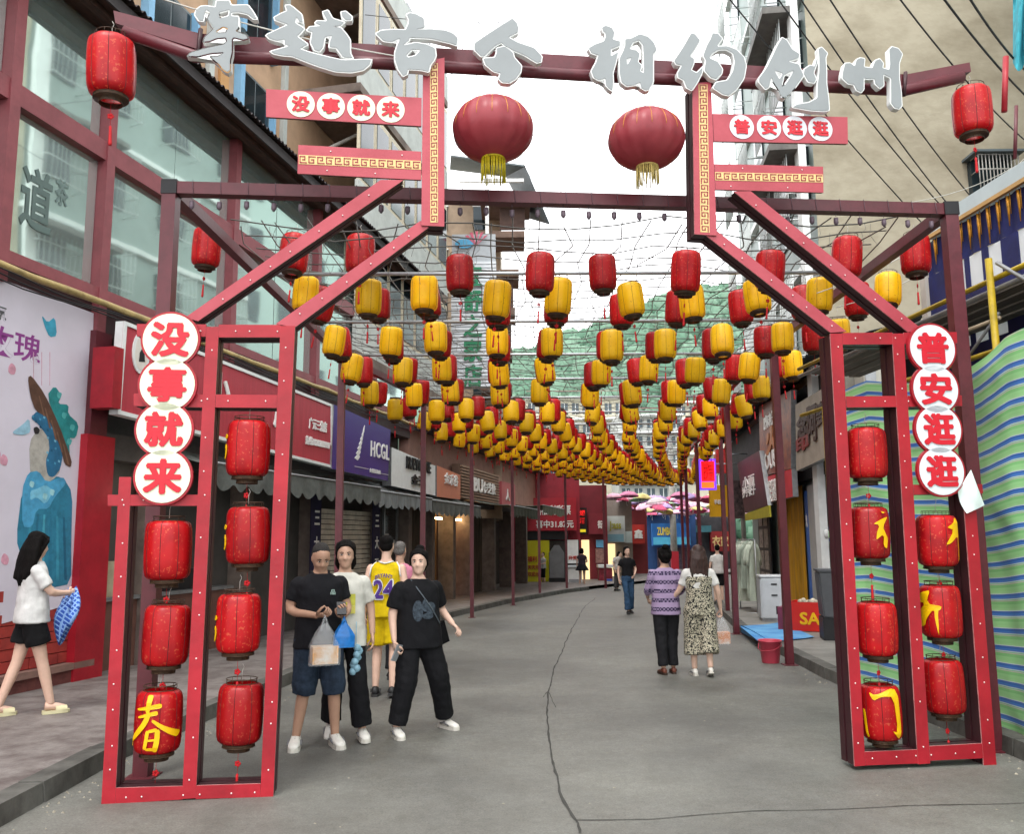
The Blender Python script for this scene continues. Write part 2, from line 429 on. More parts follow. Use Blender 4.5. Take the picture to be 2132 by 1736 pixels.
# struts, pillars, plaques
member("strut", [(385, 661), (792, 374), (840, 374), (412, 668)], .004, .16, RED_GLARE)
member("strut", [(574, 674), (875, 459), (892, 473), (614, 681)], .006, .16, RED_GLARE)
member("strut", [(1527, 398), (1562, 397), (1922, 688), (1890, 691)], .004, .16, RED_GLARE)
member("strut", [(1470, 490), (1492, 480), (1762, 690), (1728, 692)], .006, .16, RED_GLARE)
member("pillar", [(880.5, 128), (925, 119), (924.6, 471), (876.8, 468.6)], -.012, .2, RED_GLARE)
member("pillar", [(1441, 172), (1480, 170), (1491.5, 489.8), (1445.5, 487)], -.012, .2, RED_GLARE)
member("plaque", [(553.8, 184.6), (877.5, 203), (877, 262), (553.8, 242.6)], .001, .06, RED_GLARE)
member("plaque", [(1483, 236), (1763.8, 243), (1764.6, 298.8), (1485.5, 293.5)], .001, .06, RED_GLARE)
member("plaque", [(620.8, 301), (876.8, 315), (876.8, 374), (619, 360.6)], .001, .06, RED_GLARE)
member("plaque", [(1486.8, 340.6), (1713, 346.3), (1713.8, 400.4), (1488.5, 394)], .001, .06, RED_GLARE)

def disc(u, v, r, ch, d, m_face, rim=True):
    s, z = GATE.loc(u, v, d); sc = GATE.loc(u + r, v, d)[0] - s
    circ = lambda q: [(s + q * sc * math.cos(t * math.pi / 18), z + q * sc * math.sin(t * math.pi / 18)) for t in range(36)]
    mb = MB()
    if rim: mb.prism(circ(1.0), d, d + .03, 0); mb.prism(circ(.92), d - .004, d - .0005, 1)
    else: mb.prism(circ(1.0), d - .004, d, 1)
    o = mb.build("disc", [RED, m_face], gate)
    k = .60 * sc
    lettering(ch, o, (s - k, s + k, z - k * .95, z + k * .95), d - .0045, mat("red_lettering", "C3182B", .45, .05, 5), .045, .006)
for (u, v), ch in zip([(354.7, 706.5), (348.5, 800.4), (341.6, 893.6), (339.2, 991.9)], "没事就来"): disc(u, v, 62, ch, -.034, OFFW)
for (u, v), ch in zip([(1940.3, 724.9), (1947, 810), (1953.3, 893.5), (1959.4, 980.9)], "普安逛逛"): disc(u, v, 50, ch, -.034, GREYW)
for (u, v), ch in zip([(626, 216.7), (688.7, 220.8), (751.9, 224.3), (813, 227.7)], "没事就来"): disc(u, v, 29, ch, .0005, OFFW, False)
for (u, v), ch in zip([(1543.4, 264), (1600, 265.4), (1653.6, 266), (1706.8, 268)], "普安逛逛"): disc(u, v, 25, ch, .0005, GREYW, False)
# fretwork bands: a gold strip carrying a raised key pattern
FRET = mat("fret_line", "8A2A33", .5, .05, 5)
def fret(q, n, d, vertical):
    a, b, c, e = gp(q, d)               # corners: start-left, start-right, end-right, end-left
    mb = MB(); mb.prism([a, b, c, e], d - .003, d - .0005); strip = mb.build("fret_strip", GOLD, gate)
    mb = MB()
    def pt(t, w):
        l = (a[0] + (e[0] - a[0]) * t, a[1] + (e[1] - a[1]) * t); r = (b[0] + (c[0] - b[0]) * t, b[1] + (c[1] - b[1]) * t)
        return (l[0] + (r[0] - l[0]) * w, l[1] + (r[1] - l[1]) * w)
    def bar(t0, t1, w0, w1): mb.prism([pt(t0, w0), pt(t0, w1), pt(t1, w1), pt(t1, w0)], d - .0055, d - .0035)
    h = .085; th = h / n * .9
    for i in range(n):
        T = lambda x: (i + x) / n
        f = (lambda w: w) if i % 2 == 0 else (lambda w: 1 - w)
        for (x0, x1, w0, w1) in ((.08, .92, .1, .22), (.08, .2, .1, .88), (.08, .74, .76, .88), (.62, .74, .42, .88), (.36, .74, .42, .54)):
            lo, hi = sorted((f(w0), f(w1))); bar(T(x0), T(x1), lo, hi)
    mb.build("fret_pattern", FRET, strip)
fret([(895, 133), (911, 131), (911.5, 463), (895.5, 463)], 22, -.012, True)
fret([(1453.6, 176), (1472, 175.5), (1476.5, 484), (1457.5, 483)], 22, -.012, True)
fret([(622, 341), (622, 322), (876, 335), (876, 353)], 14, .001, False)
fret([(1488.5, 375), (1488, 358), (1712, 363), (1712.6, 379.5)], 14, .001, False)
# screw heads
mb = MB(); rs = random.Random(5)
for line, n in (([(258, 1010), (228, 1660)], 9), ([(440, 700), (394, 1645)], 12), ([(598, 690), (556, 1650)], 12), ([(300, 688), (600, 690)], 6),
                ([(290, 834), (575, 835)], 5), ([(235, 1041), (405, 1041)], 4), ([(225, 1662), (560, 1649)], 6),
                ([(1741, 705), (1789, 1585)], 12), ([(1868, 705), (1922, 1580)], 12), ([(2016, 1015), (2060, 1585)], 9), ([(1745, 704), (1980, 703)], 5),
                ([(1770, 836), (1995, 834)], 5), ([(1905, 1019), (2040, 1017)], 3), ([(1800, 1580), (2060, 1565)], 6),
                ([(440, 640), (800, 385)], 7), ([(600, 672), (880, 472)], 6), ([(1545, 405), (1895, 680)], 7), ([(1490, 495), (1740, 685)], 6),
                ([(640, 312), (860, 324)], 2), ([(640, 352), (860, 366)], 2), ([(1500, 349), (1700, 354)], 2), ([(1500, 387), (1700, 392)], 2)):
    for i in range(n):
        t = (i + .5 + rs.uniform(-.3, .3)) / n; u = line[0][0] + (line[1][0] - line[0][0]) * t + rs.uniform(-3, 3); v = line[0][1] + (line[1][1] - line[0][1]) * t
        s, z = GATE.loc(u, v, 0); mb.ball((s, -.001, z), (.0062, .005, .0062), 6)
o = mb.build("screw_head", mat("screw_metal", "E6D5D2", .3, .05, 5, 0, .3), gate); o["kind"] = "stuff"
# the long ridge beam with its upturned ends
def beam_poly(top, bot): return gp(top + bot[::-1], .07)
mb = MB()
mb.prism(beam_poly([(236, 21), (417, 69), (734, 89), (1237, 117), (1886, 154), (2018, 129)], [(240, 47), (410, 101), (734, 116), (1237, 144), (1886, 176), (2021, 148)]), .07, .2)
mb.build("ridge_beam", MAROON, gate)
ln = [(258, 66), (404, 116), (734, 127.5), (1237, 157.5), (1880, 188), (2002, 160)]
mb = MB(); mb.tube([(*[q for q in (GATE.loc(u, v, .1)[0],)], .1, GATE.loc(u, v, .1)[1]) for u, v in ln], .048, 12); mb.build("ridge_rod", MAROON, gate)
mb = MB()
for (u0, v0), (u1, v1) in (((418, 60), (412, 125)), ((1884, 150), (1880, 200))):
    mb = MB(); a = GATE.loc(u0, v0, .06); b = GATE.loc(u1, v1, .06); mb.tube([(a[0], .055, a[1]), (b[0], .055, b[1])], .018, 4); mb.build("joint_plate", MAROON_D, gate)
# brush-script characters standing on the beam
K = .6656 / 3.43871
def crop_polys(ox, oy, polys, d):
    out = []
    for p in polys:
        p = [GATE.loc(ox * .6656 + x * K, oy * .6656 + y * K, d) for x, y in p]
        out.append([q for i in range(len(p)) for q in ((p[i][0] * .9 + p[(i + 1) % len(p)][0] * .1, p[i][1] * .9 + p[(i + 1) % len(p)][1] * .1), (p[i][0] * .1 + p[(i + 1) % len(p)][0] * .9, p[i][1] * .1 + p[(i + 1) % len(p)][1] * .9))])
    return out
CH_GREY = mat("silver_character_face", "838889", .4, .05, 3, 0, .1)
def character(ox, oy, parts, d=-.075):
    mb = MB(); mf = MB(); flip = Matrix.Identity(3)
    for i, polys in enumerate(parts):
        P = crop_polys(ox, oy, polys, d); e = i * .0012
        vs, fs = poly_curve(P, .026, .006); mb.add([(x, d + .03 + e - z, y) for x, y, z in vs], fs)
        vs, fs = poly_curve(P, .002, -.003); mf.add([(x, d + .0015 + e - z, y) for x, y, z in vs], fs)
    o = mb.build("character", WHITE, gate); mf.build("face_plate", CH_GREY, o)
    return o
character(560, 0, [[[(165,150),(185,95),(230,60),(290,55),(390,70),(400,0),(540,0),(560,50),(740,45),(790,110),(840,195),(800,200),(740,150),(640,125),(560,130),(560,165),(640,170),(640,300),(610,330),(720,370),(745,410),(690,425),(590,400),(570,420),(570,560),(550,640),(550,750),(520,775),(470,745),(430,690),(370,640),(330,600),(420,600),(480,560),(340,570),(200,605),(90,600),(120,560),(290,510),(480,470),(510,440),(500,400),(400,410),(330,440),(260,445),(270,400),(330,340),(380,300),(345,260),(300,200),(330,130),(290,100),(270,170),(260,220),(210,215)], [(440,190),(430,130),(540,100),(530,165)], [(390,335),(470,285),(520,300),(500,345),(420,350)]]])
character(560, 0, [[[(1140,50),(1190,45),(1240,80),(1320,150),(1335,240),(1290,230),(1260,180),(1250,240),(1350,300),(1310,350),(1270,385),(1390,470),(1300,520),(1420,560),(1600,605),(1760,640),(2070,630),(2050,690),(1980,750),(1850,775),(1680,765),(1500,710),(1340,650),(1220,600),(1100,590),(1010,570),(980,545),(1180,490),(1130,470),(1130,420),(1050,435),(970,410),(930,370),(1100,290),(1170,260),(1030,210),(1020,180),(1090,140),(1160,110)]],
    [[(1540,120),(1600,100),(1650,190),(1780,230),(1740,270),(1660,280),(1740,290),(1800,360),(1840,420),(1840,560),(1870,620),(1760,610),(1690,510),(1610,500),(1620,430),(1640,380),(1570,390),(1550,500),(1510,550),(1450,530),(1410,450),(1430,340),(1370,320),(1400,280),(1520,270),(1460,240),(1480,215),(1590,220)]],
    [[(1740,120),(1790,110),(1860,170),(1850,210),(1790,210),(1750,170)]]])
character(1160, 0, [[[(380,150),(420,130),(490,145),(570,190),(580,290),(500,310),(640,305),(800,320),(880,350),(935,400),(925,485),(850,460),(640,410),(420,400),(410,430),(350,480),(480,450),(600,470),(690,510),(700,590),(680,640),(640,690),(620,770),(540,750),(400,740),(390,790),(345,815),(290,740),(255,640),(255,560),(280,480),(310,410),(220,450),(130,435),(50,355),(110,320),(240,310),(370,315),(400,250),(405,205)], [(380,590),(440,530),(530,530),(480,590),(400,610)]]])
character(1160, 0, [[[(1520,190),(1570,240),(1590,300),(1580,345),(1480,395),(1580,450),(1760,510),(1840,600),(1830,660),(1780,670),(1650,590),(1530,540),(1440,490),(1400,455),(1330,495),(1220,600),(1180,600),(1110,530),(1110,460),(1230,375),(1400,265)]],
    [[(1350,510),(1440,490),(1530,560),(1540,610),(1620,700),(1610,770),(1560,840),(1490,885),(1410,880),(1370,840),(1390,780),(1320,765),(1230,690),(1205,620),(1330,610),(1350,560)]]])
character(1780, 40, [[[(350,150),(390,130),(460,155),(490,210),(470,280),(550,300),(545,350),(450,385),(450,460),(530,410),(500,540),(470,640),(475,760),(465,835),(430,815),(390,770),(385,700),(320,725),(260,690),(235,620),(290,520),(310,450),(240,430),(205,375),(270,335),(370,300),(390,250),(385,210),(362,195)]],
    [[(600,275),(660,270),(760,220),(850,250),(910,310),(945,390),(905,440),(905,600),(905,740),(860,820),(820,830),(770,800),(760,745),(700,775),(620,785),(560,740),(540,640),(540,480),(580,400),(600,340)], [(650,380),(690,310),(750,290),(790,340),(800,460),(800,640),(765,620),(780,560),(740,520),(760,430),(720,395)], [(620,490),(665,480),(625,550)]]])
character(1780, 40, [[[(1310,210),(1350,220),(1410,290),(1350,390),(1300,460),(1345,490),(1340,540),(1310,610),(1370,640),(1440,570),(1430,640),(1380,740),(1320,830),(1260,800),(1230,720),(1170,690),(1165,640),(1210,560),(1150,550),(1125,510),(1200,400),(1260,300)]],
    [[(1540,210),(1600,215),(1650,270),(1590,355),(1700,350),(1800,390),(1880,470),(1905,560),(1880,700),(1800,820),(1720,885),(1650,870),(1545,800),(1580,740),(1700,720),(1760,620),(1780,520),(1760,430),(1690,390),(1610,390),(1540,430),(1510,480),(1600,520),(1650,600),(1640,650),(1580,710),(1520,690),(1450,610),(1470,510),(1440,450),(1480,340),(1520,270)]]])
character(2280, 80, [[[(570,120),(620,150),(680,250),(760,300),(750,345),(640,380),(750,410),(770,460),(805,530),(700,680),(600,775),(560,760),(530,690),(470,600),(455,560),(430,660),(390,680),(320,600),(320,560),(400,450),(470,310),(520,200)], [(490,480),(575,510),(540,570)], [(590,530),(690,480),(660,540),(600,630),(565,650)]],
    [[(870,420),(920,430),(950,330),(950,390),(910,500),(940,570),(920,610),(850,600),(800,510),(810,460)]],
    [[(960,240),(1000,225),(1060,290),(1040,340),(1050,480),(1050,620),(1070,760),(1080,900),(1040,915),(900,910),(780,890),(680,870),(730,840),(860,820),(950,770),(950,640),(970,480),(970,330)]]])
character(2280, 80, [[[(1245,400),(1300,395),(1350,430),(1370,360),(1410,340),(1460,350),(1450,440),(1540,450),(1570,370),(1620,350),(1660,400),(1650,450),(1720,470),(1730,400),(1720,250),(1750,220),(1820,240),(1865,300),(1830,400),(1830,560),(1850,700),(1860,860),(1830,890),(1780,880),(1740,830),(1740,700),(1740,560),(1660,520),(1665,640),(1620,670),(1570,620),(1560,570),(1480,570),(1450,560),(1450,680),(1420,715),(1370,690),(1340,630),(1280,620),(1215,560),(1220,500)]]])
# white slip of cloth caught on the right tower
mb = MB()
q = [GATE.loc(*p, -.03) for p in ((2020, 978), (2048, 1052), (2012, 1069), (1993, 1022))]
def cl(a, b):
    p0 = Vector(q[0]).lerp(Vector(q[1]), a); p1 = Vector(q[3]).lerp(Vector(q[2]), a); p = p0.lerp(p1, b)
    return (p.x, -.035 - .03 * math.sin(a * 3) * math.sin(b * 5), p.y)
mb.grid(cl, 8, 8); mb.grid(lambda a, b: Vector(cl(1 - a, b)) + Vector((0, .003, 0)), 8, 8)
o = mb.build("cloth_scrap", mat("white_cloth", "DDE6E4", .8, .04, 8), None, loc=GATE.O, rot=(0, 0, GATE.phi), label="small white cloth scrap caught on the outer post below the lowest disc", cat="cloth")
# ------------------------------------------------------------------ paper lanterns
def paper(name, col, spot, dark, thr=.60):
    m = bpy.data.materials.new(name); m.use_nodes = True; n = m.node_tree.nodes; l = m.node_tree.links; b = n["Principled BSDF"]
    tc = n.new("ShaderNodeTexCoord"); oi = n.new("ShaderNodeObjectInfo")
    ad = n.new("ShaderNodeVectorMath"); ad.operation = 'ADD'; mu = n.new("ShaderNodeMath"); mu.operation = 'MULTIPLY'; mu.inputs[1].default_value = 40
    l.new(oi.outputs["Random"], mu.inputs[0]); l.new(tc.outputs["Object"], ad.inputs[0]); l.new(mu.outputs[0], ad.inputs[1])
    t = n.new("ShaderNodeTexNoise"); t.inputs["Scale"].default_value = 44; t.inputs["Detail"].default_value = 3; l.new(ad.outputs[0], t.inputs["Vector"])
    r = n.new("ShaderNodeValToRGB"); r.color_ramp.elements[0].position = thr; r.color_ramp.elements[1].position = thr + .06
    r.color_ramp.elements[0].color = (0, 0, 0, 1); r.color_ramp.elements[1].color = (1, 1, 1, 1); l.new(t.outputs[0], r.inputs[0])
    t2 = n.new("ShaderNodeTexNoise"); t2.inputs["Scale"].default_value = 5; l.new(ad.outputs[0], t2.inputs["Vector"])
    c1 = n.new("ShaderNodeMix"); c1.data_type = 'RGBA'; c1.inputs[6].default_value = lin(dark); c1.inputs[7].default_value = lin(col)
    r2 = n.new("ShaderNodeValToRGB"); r2.color_ramp.elements[0].position = .3; r2.color_ramp.elements[1].position = .55; l.new(t2.outputs[0], r2.inputs[0]); l.new(r2.outputs[0], c1.inputs[0])
    c2 = n.new("ShaderNodeMix"); c2.data_type = 'RGBA'; l.new(r.outputs[0], c2.inputs[0]); l.new(c1.outputs[2], c2.inputs[6]); c2.inputs[7].default_value = lin(spot)
    hs = n.new("ShaderNodeHueSaturation"); mr = n.new("ShaderNodeMapRange"); mr.inputs[3].default_value = .74; mr.inputs[4].default_value = 1.16
    l.new(oi.outputs["Random"], mr.inputs[0]); l.new(mr.outputs[0], hs.inputs["Value"]); l.new(c2.outputs[2], hs.inputs["Color"])
    l.new(hs.outputs[0], b.inputs["Base Color"]); b.inputs["Roughness"].default_value = .38; b.inputs["Specular IOR Level"].default_value = .45
    tr = n.new("ShaderNodeBsdfTranslucent"); l.new(hs.outputs[0], tr.inputs[0])
    ms = n.new("ShaderNodeMixShader"); ms.inputs[0].default_value = .38; l.new(b.outputs[0], ms.inputs[1]); l.new(tr.outputs[0], ms.inputs[2])
    l.new(ms.outputs[0], n["Material Output"].inputs[0]); return m
P_RED = paper("red_lantern_paper", "C4161C", "CE5038", "A30F18", .60)
P_YEL = paper("yellow_lantern_paper", "F6C818", "C8960E", "EDB80C", .64)
RIB = mat("lantern_rib", "4A1216", .5, .1, 9); RIBY = mat("yellow_lantern_rib", "6A4A0C", .5, .1, 9)
WIRE = mat("rusty_wire", "4B3524", .6, .3, 20); WIRE_L = mat("pale_wire", "B9B6AE", .5, .1, 20)
TAS = mat("red_tassel", "C01B22", .7, .1, 12)
PROF = [(.112, -.212), (.135, -.205), (.152, -.188), (.161, -.155), (.165, -.08), (.166, 0), (.165, .08), (.161, .155), (.152, .188), (.135, .205), (.112, .212)]
NP = 8
def lobed(prof, n, per, amt):
    vs = []; fs = []
    for r, z in prof:
        for k in range(n):
            w = 2 * math.pi * k / n; f = (k % per) / per; q = 1 - amt * (1 - abs(math.sin(math.pi * f)))
            vs.append((r * q * math.cos(w), r * q * math.sin(w), z))
    for i in range(len(prof) - 1):
        for k in range(n):
            k2 = (k + 1) % n; fs.append((i * n + k, i * n + k2, (i + 1) * n + k2, (i + 1) * n + k))
    return vs, fs
def lantern_meshes(kind, pm, rm):
    d = {}
    mb = MB(); mb.add(*lobed(PROF, 32, 4, .045), 0, True); d["shade"] = mb.mesh(kind + "_shade", pm)
    mb = MB()
    for k in range(NP):
        w = 2 * math.pi * k / NP
        mb.tube([(r * .96 * math.cos(w), r * .96 * math.sin(w), z) for r, z in PROF], .0022, 4)
    d["rib_frame"] = mb.mesh(kind + "_ribs", rm)
    def ring(mb, r, z, t=.0035, n=18): mb.tube([(r * math.cos(2 * math.pi * k / n), r * math.sin(2 * math.pi * k / n), z) for k in range(n)], t, 4, closed=True)
    mb = MB(); ring(mb, .112, .214); ring(mb, .112, .246)
    for k in range(10):
        w = 2 * math.pi * k / 10; mb.tube([(.112 * math.cos(w), .112 * math.sin(w), .212), (.112 * math.cos(w), .112 * math.sin(w), .247)], .0022, 3)
    mb.tube([(-.112, 0, .23), (0, 0, .235), (.112, 0, .23)], .002, 3); d["top_ring"] = mb.mesh(kind + "_top", WIRE)
    mb = MB(); ring(mb, .115, -.216); ring(mb, .117, -.236); ring(mb, .08, -.24); ring(mb, .08, -.268)
    for k in range(12):
        w = 2 * math.pi * k / 12
        mb.tube([(.115 * math.cos(w), .115 * math.sin(w), -.214), (.117 * math.cos(w), .117 * math.sin(w), -.237), (.08 * math.cos(w), .08 * math.sin(w), -.24), (.08 * math.cos(w), .08 * math.sin(w), -.269)], .0024, 3)
    mb.lathe([(.114, -.214), (.117, -.238), (.082, -.241), (.079, -.267)], 16); d["bottom_ring"] = mb.mesh(kind + "_bottom", WIRE)
    mb = MB(); mb.tube([(0, 0, -.2), (0, 0, -.44)], .0018, 3)
    for k in range(5):
        w = 2 * math.pi * k / 5; mb.ball((.014 * math.cos(w), 0, -.36 + .014 * math.sin(w)), (.011, .008, .011), 6)
    mb.lathe([(.004, -.43), (.011, -.44), (.009, -.46), (.013, -.56), (.011, -.575)], 7, cap=True); d["tassel"] = mb.mesh(kind + "_tassel", TAS)
    mb = MB(); mb.tube([(0, 0, .232), (0, 0, .3), (.012, 0, .33), (0, 0, .352)], .0025, 4); d["hanger"] = mb.mesh(kind + "_hanger", WIRE_L)
    # light version for distance: one mesh
    mb = MB(); mb.add(*lobed([PROF[i] for i in (0, 2, 3, 5, 7, 8, 10)], 16, 2, .06), 0, True)
    mb.lathe([(.113, .212), (.113, .247)], 10, 1); mb.lathe([(.115, -.212), (.116, -.24), (.081, -.242), (.079, -.268)], 10, 1)
    mb.tube([(0, 0, -.24), (0, 0, -.44)], .002, 3, 2); mb.ball((0, 0, -.36), (.022, .012, .022), 6, 2); mb.lathe([(.006, -.43), (.012, -.45), (.013, -.57)], 5, 2, cap=True)
    mb.tube([(0, 0, .24), (0, 0, .35)], .0025, 3, 1); d["far"] = mb.mesh(kind + "_far", [pm, WIRE, TAS])
    return d
LM = {"red": lantern_meshes("red_lantern", P_RED, RIB), "yellow": lantern_meshes("yellow_lantern", P_YEL, RIBY)}
def lantern(kind, loc, label, group, scale=1.0, far=False, parts=("shade", "rib_frame", "top_ring", "bottom_ring", "tassel", "hanger"), rz=None, tilt=.03, stretch=1.0):
    rz = random.uniform(0, 6.28) if rz is None else rz
    rot = (random.gauss(0, tilt), random.gauss(0, tilt), rz)
    o = put("paper_lantern", LM[kind]["far"] if far else None, None, loc, rot, label, "lantern", group)
    o.scale = (scale, scale, scale * stretch)
    if not far:
        for p in parts: put(p, LM[kind][p], o)
    return o
# tower lanterns (hang one under another inside the gate towers)
TL = [("outer bay of the left tower", [(350, 1145, 0), (346, 1321, 0), (330, 1500, "春")], .95), ("inner bay of the left tower", [(517, 934, 1), (516, 1114, 2), (497, 1296, 3), (500, 1484, 0)], .93),
      ("inner bay of the right tower", [(1803, 944, 0), (1809, 1109, "福"), (1824, 1308, 0), (1832, 1481, "门")], .92), ("outer bay of the right tower", [(1950, 1125, "九"), (1957, 1272, "新"), (1963, 1428, 0)], .92)]
def brush(pts, ws):
    P = [Vector(p) for p in pts]; Lf = []; Rt = []
    for a in range(len(P)):
        t = (P[min(a + 1, len(P) - 1)] - P[max(a - 1, 0)]).normalized(); n_ = Vector((-t.y, t.x)) * ws[a] / 2; Lf.append(tuple(P[a] + n_)); Rt.append(tuple(P[a] - n_))
    return [Lf + Rt[::-1]]
CHUN = [brush([(903, 925), (900, 960), (893, 1020)], [34, 30, 22]), brush([(845, 1000), (900, 990), (962, 980)], [18, 26, 30]), brush([(850, 1040), (895, 1025), (945, 1015)], [16, 24, 28]),
        brush([(905, 1010), (885, 1065), (850, 1120), (815, 1185)], [26, 30, 26, 6]), brush([(915, 1050), (960, 1085), (1010, 1115), (1048, 1132)], [18, 26, 36, 40]),
        brush([(900, 1100), (895, 1150), (888, 1200)], [22, 22, 20]), brush([(898, 1108), (945, 1098)], [20, 24]), brush([(945, 1095), (945, 1150), (935, 1212)], [28, 30, 30]), brush([(898, 1152), (938, 1148)], [16, 16]), brush([(890, 1196), (940, 1195)], [20, 22])]
BR = {"春": (0, 1700, 1.912, (948, 1075), CHUN),
      "门": (2400, 1600, 1.929, (680, 1200), [[[(625,1085),(660,1100),(740,1065),(770,1075),(775,1300),(765,1330),(725,1275),(755,1285),(745,1110),(690,1110),(650,1135)]], [[(595,1170),(610,1180),(615,1260),(620,1320),(605,1320),(600,1240)]]]),
      "新": (2400, 1600, 1.929, (1045, 605), [[[(935,560),(930,545),(960,500),(1005,490),(985,560),(1055,570),(1050,590),(1035,600),(1035,700),(1030,740),(1015,640),(1015,590),(980,640),(970,680),(938,690),(950,640),(940,610),(975,560)]]]),
      "福": (2400, 1600, 1.929, (620, 150), [[[(635,105),(690,70),(718,60),(690,120),(705,160),(712,180),(705,240),(685,225),(690,160),(650,195),(655,150),(670,110)]], [[(680,30),(712,40),(690,50)]]]),
      "九": (2400, 1600, 1.929, (1015, 165), [[[(1060,95),(1095,70),(1110,35),(1120,80),(1126,130),(1128,200),(1124,275),(1115,270),(1122,200),(1112,140),(1080,180),(1050,190),(1095,110)]]])}
def stroke_on(o, u, v, key, sc, rz):
    ox, oy, k, (px, py), parts = BR[key]; mb = MB()
    ctr = GATE.w(*[GATE.loc(u, v, .1)[0], .1, GATE.loc(u, v, .1)[1]]); dist = (ctr - EYE).length; f = .6656 / k / FPX * dist / sc
    for pi_, polys in enumerate(parts):
        vs, fs = poly_curve([rounded([((x - px) * f, -(y - py) * f) for x, y in p], 1) for p in polys], .002, -.004)
        bm = bmesh.new(); bv = [bm.verts.new(q) for q in vs]
        for q in fs:
            try: bm.faces.new([bv[i] for i in q])
            except ValueError: pass
        bmesh.ops.triangulate(bm, faces=bm.faces); bmesh.ops.subdivide_edges(bm, edges=[e for e in bm.edges if e.calc_length() > .02], cuts=2, use_grid_fill=True)
        bm.verts.ensure_lookup_table()
        view = math.atan2(ctr.x - EYE.x, ctr.y - EYE.y)          # facing the viewer's side of the street
        w0 = -math.pi / 2 - view - rz
        out = []
        for q in bm.verts:
            x = max(-.155, min(.155, q.co.x)); w = math.asin(x / .166) + w0; zz = q.co.y; r = .1685 * (1 - .02) + .004
            if abs(zz) > .15: r -= (abs(zz) - .15) * .35
            r += q.co.z + pi_ * .0005
            out.append((r * math.cos(w), r * math.sin(w), zz))
        mb.add(out, [[x.index for x in q.verts] for q in bm.faces]); bm.free()
    mb.build("lettering", GOLDY, o)
SWIRL = [[[(0, .10), (.03, .125), (.055, .11), (.05, .09), (.02, .085)]], [[(.0, .02), (.02, .05), (.045, .03), (.045, -.03), (.02, -.07), (.004, -.06), (.025, -.02), (.02, .02)]]]
for bay, items, sc in TL:
    for i, (u, v, key) in enumerate(items):
        s, z = GATE.loc(u, v, .1); rz = random.uniform(0, .7)
        pos = ["top", "second", "third", "bottom"] if len(items) == 4 else ["top", "middle", "bottom"]
        extra = "" if not isinstance(key, str) else " with yellow brush character"
        o = lantern("red", GATE.w(s, .1, z), "%s red lantern%s in the %s" % (pos[i], extra, bay), "red lanterns inside the gate towers", sc, rz=rz, tilt=.015)
        if i == len(items) - 1 or True:
            pass
        if isinstance(key, str): stroke_on(o, u, v, key, sc, rz)
        elif key in (1, 2, 3):
            w = math.radians(-90 - 62) - rz - .08; mb = MB()
            for polys in SWIRL[:3 - key // 3]:
                vs, fs = poly_curve([rounded(p) for p in polys], .002)
                mb.add([((.17 + q[2]) * math.cos(w + q[0] / .166), (.17 + q[2]) * math.sin(w + q[0] / .166), q[1] - .02 * key) for q in vs], fs)
            mb.build("lettering", GOLDY, o)
# two palace lanterns under the ridge beam
P_OLD = paper("faded_red_cloth", "C4535C", "C7606A", "AE424C", .75); GT = mat("gold_tassel", "C6B21A", .5, .2, 25); GT2 = mat("pale_gold_tassel", "CDB56A", .5, .2, 25)
def palace(u, v, wpx, label, fm):
    s, z = GATE.loc(u, v, .12); c = GATE.w(s, .12, z); R = wpx / 2 / FPX * (c - EYE).dot(_fw)
    o = thing("palace_lantern", label, "lantern", c, 0, "round palace lanterns under the ridge beam"); H = R * .74
    prof = [(R * math.sqrt(max(.0, 1 - (t * .965) ** 2)) ** .92, H * t) for t in [-1 + i / 8 for i in range(17)]]
    mb = MB(); mb.add(*lobed(prof, 64, 4, .035), 0, True); mb.build("shade", P_OLD, o)
    mb = MB()
    for k in range(16):
        w = 2 * math.pi * k / 16; mb.tube([(r * .968 * math.cos(w), r * .968 * math.sin(w), zz) for r, zz in prof[8:]], .0022, 4)
    mb.build("rib_frame", mat("gold_rib", "C98F2E", .4, .1, 8, 0, .4), o)
    mb = MB(); mb.lathe([(R * .3, H * .95), (R * .3, H * 1.04), (R * .22, H * 1.06), (0.001, H * 1.06)], 20); mb.build("cap", mat("brass_cap", "7C5A2C", .45, .1, 8, 0, .5), o)
    mb = MB(); mb.lathe([(R * .28, -H * .94), (R * .29, -H * 1.06), (0.001, -H * 1.06)], 20)
    for k in range(44):
        w = 2 * math.pi * k / 44 + random.uniform(-.05, .05); r = R * .285; L = -H * (1.75 + random.uniform(-.16, .1))
        mb.tube([(r * math.cos(w), r * math.sin(w), -H * 1.05), (r * 1.02 * math.cos(w), r * 1.02 * math.sin(w), -H * 1.4), (r * 1.03 * math.cos(w + .03), r * 1.03 * math.sin(w + .03), L)], .0042, 3)
    mb.build("tassel", fm, o)
    mb = MB(); mb.tube([(0, 0, H * 1.05), (0, 0, H * 1.05 + .32)], .003, 4); mb.build("hanger", WIRE_L, o)
palace(1026, 270, 170, "large faded red palace lantern with yellow fringe, nearer the left pillar", GT)
palace(1345, 290, 160, "large faded red palace lantern with pale straw fringe, nearer the right pillar", GT2)
s, z = GATE.loc(232, 141, .1); lantern("red", GATE.w(s, .1, z), "red lantern hanging from the left upturned end of the ridge beam", "red lanterns on the ridge beam ends", 1.05, rz=.3)
s, z = GATE.loc(2023, 233, .1); lantern("red", GATE.w(s, .1, z), "red lantern hanging from the right upturned end of the ridge beam", "red lanterns on the ridge beam ends", .95, rz=.5)

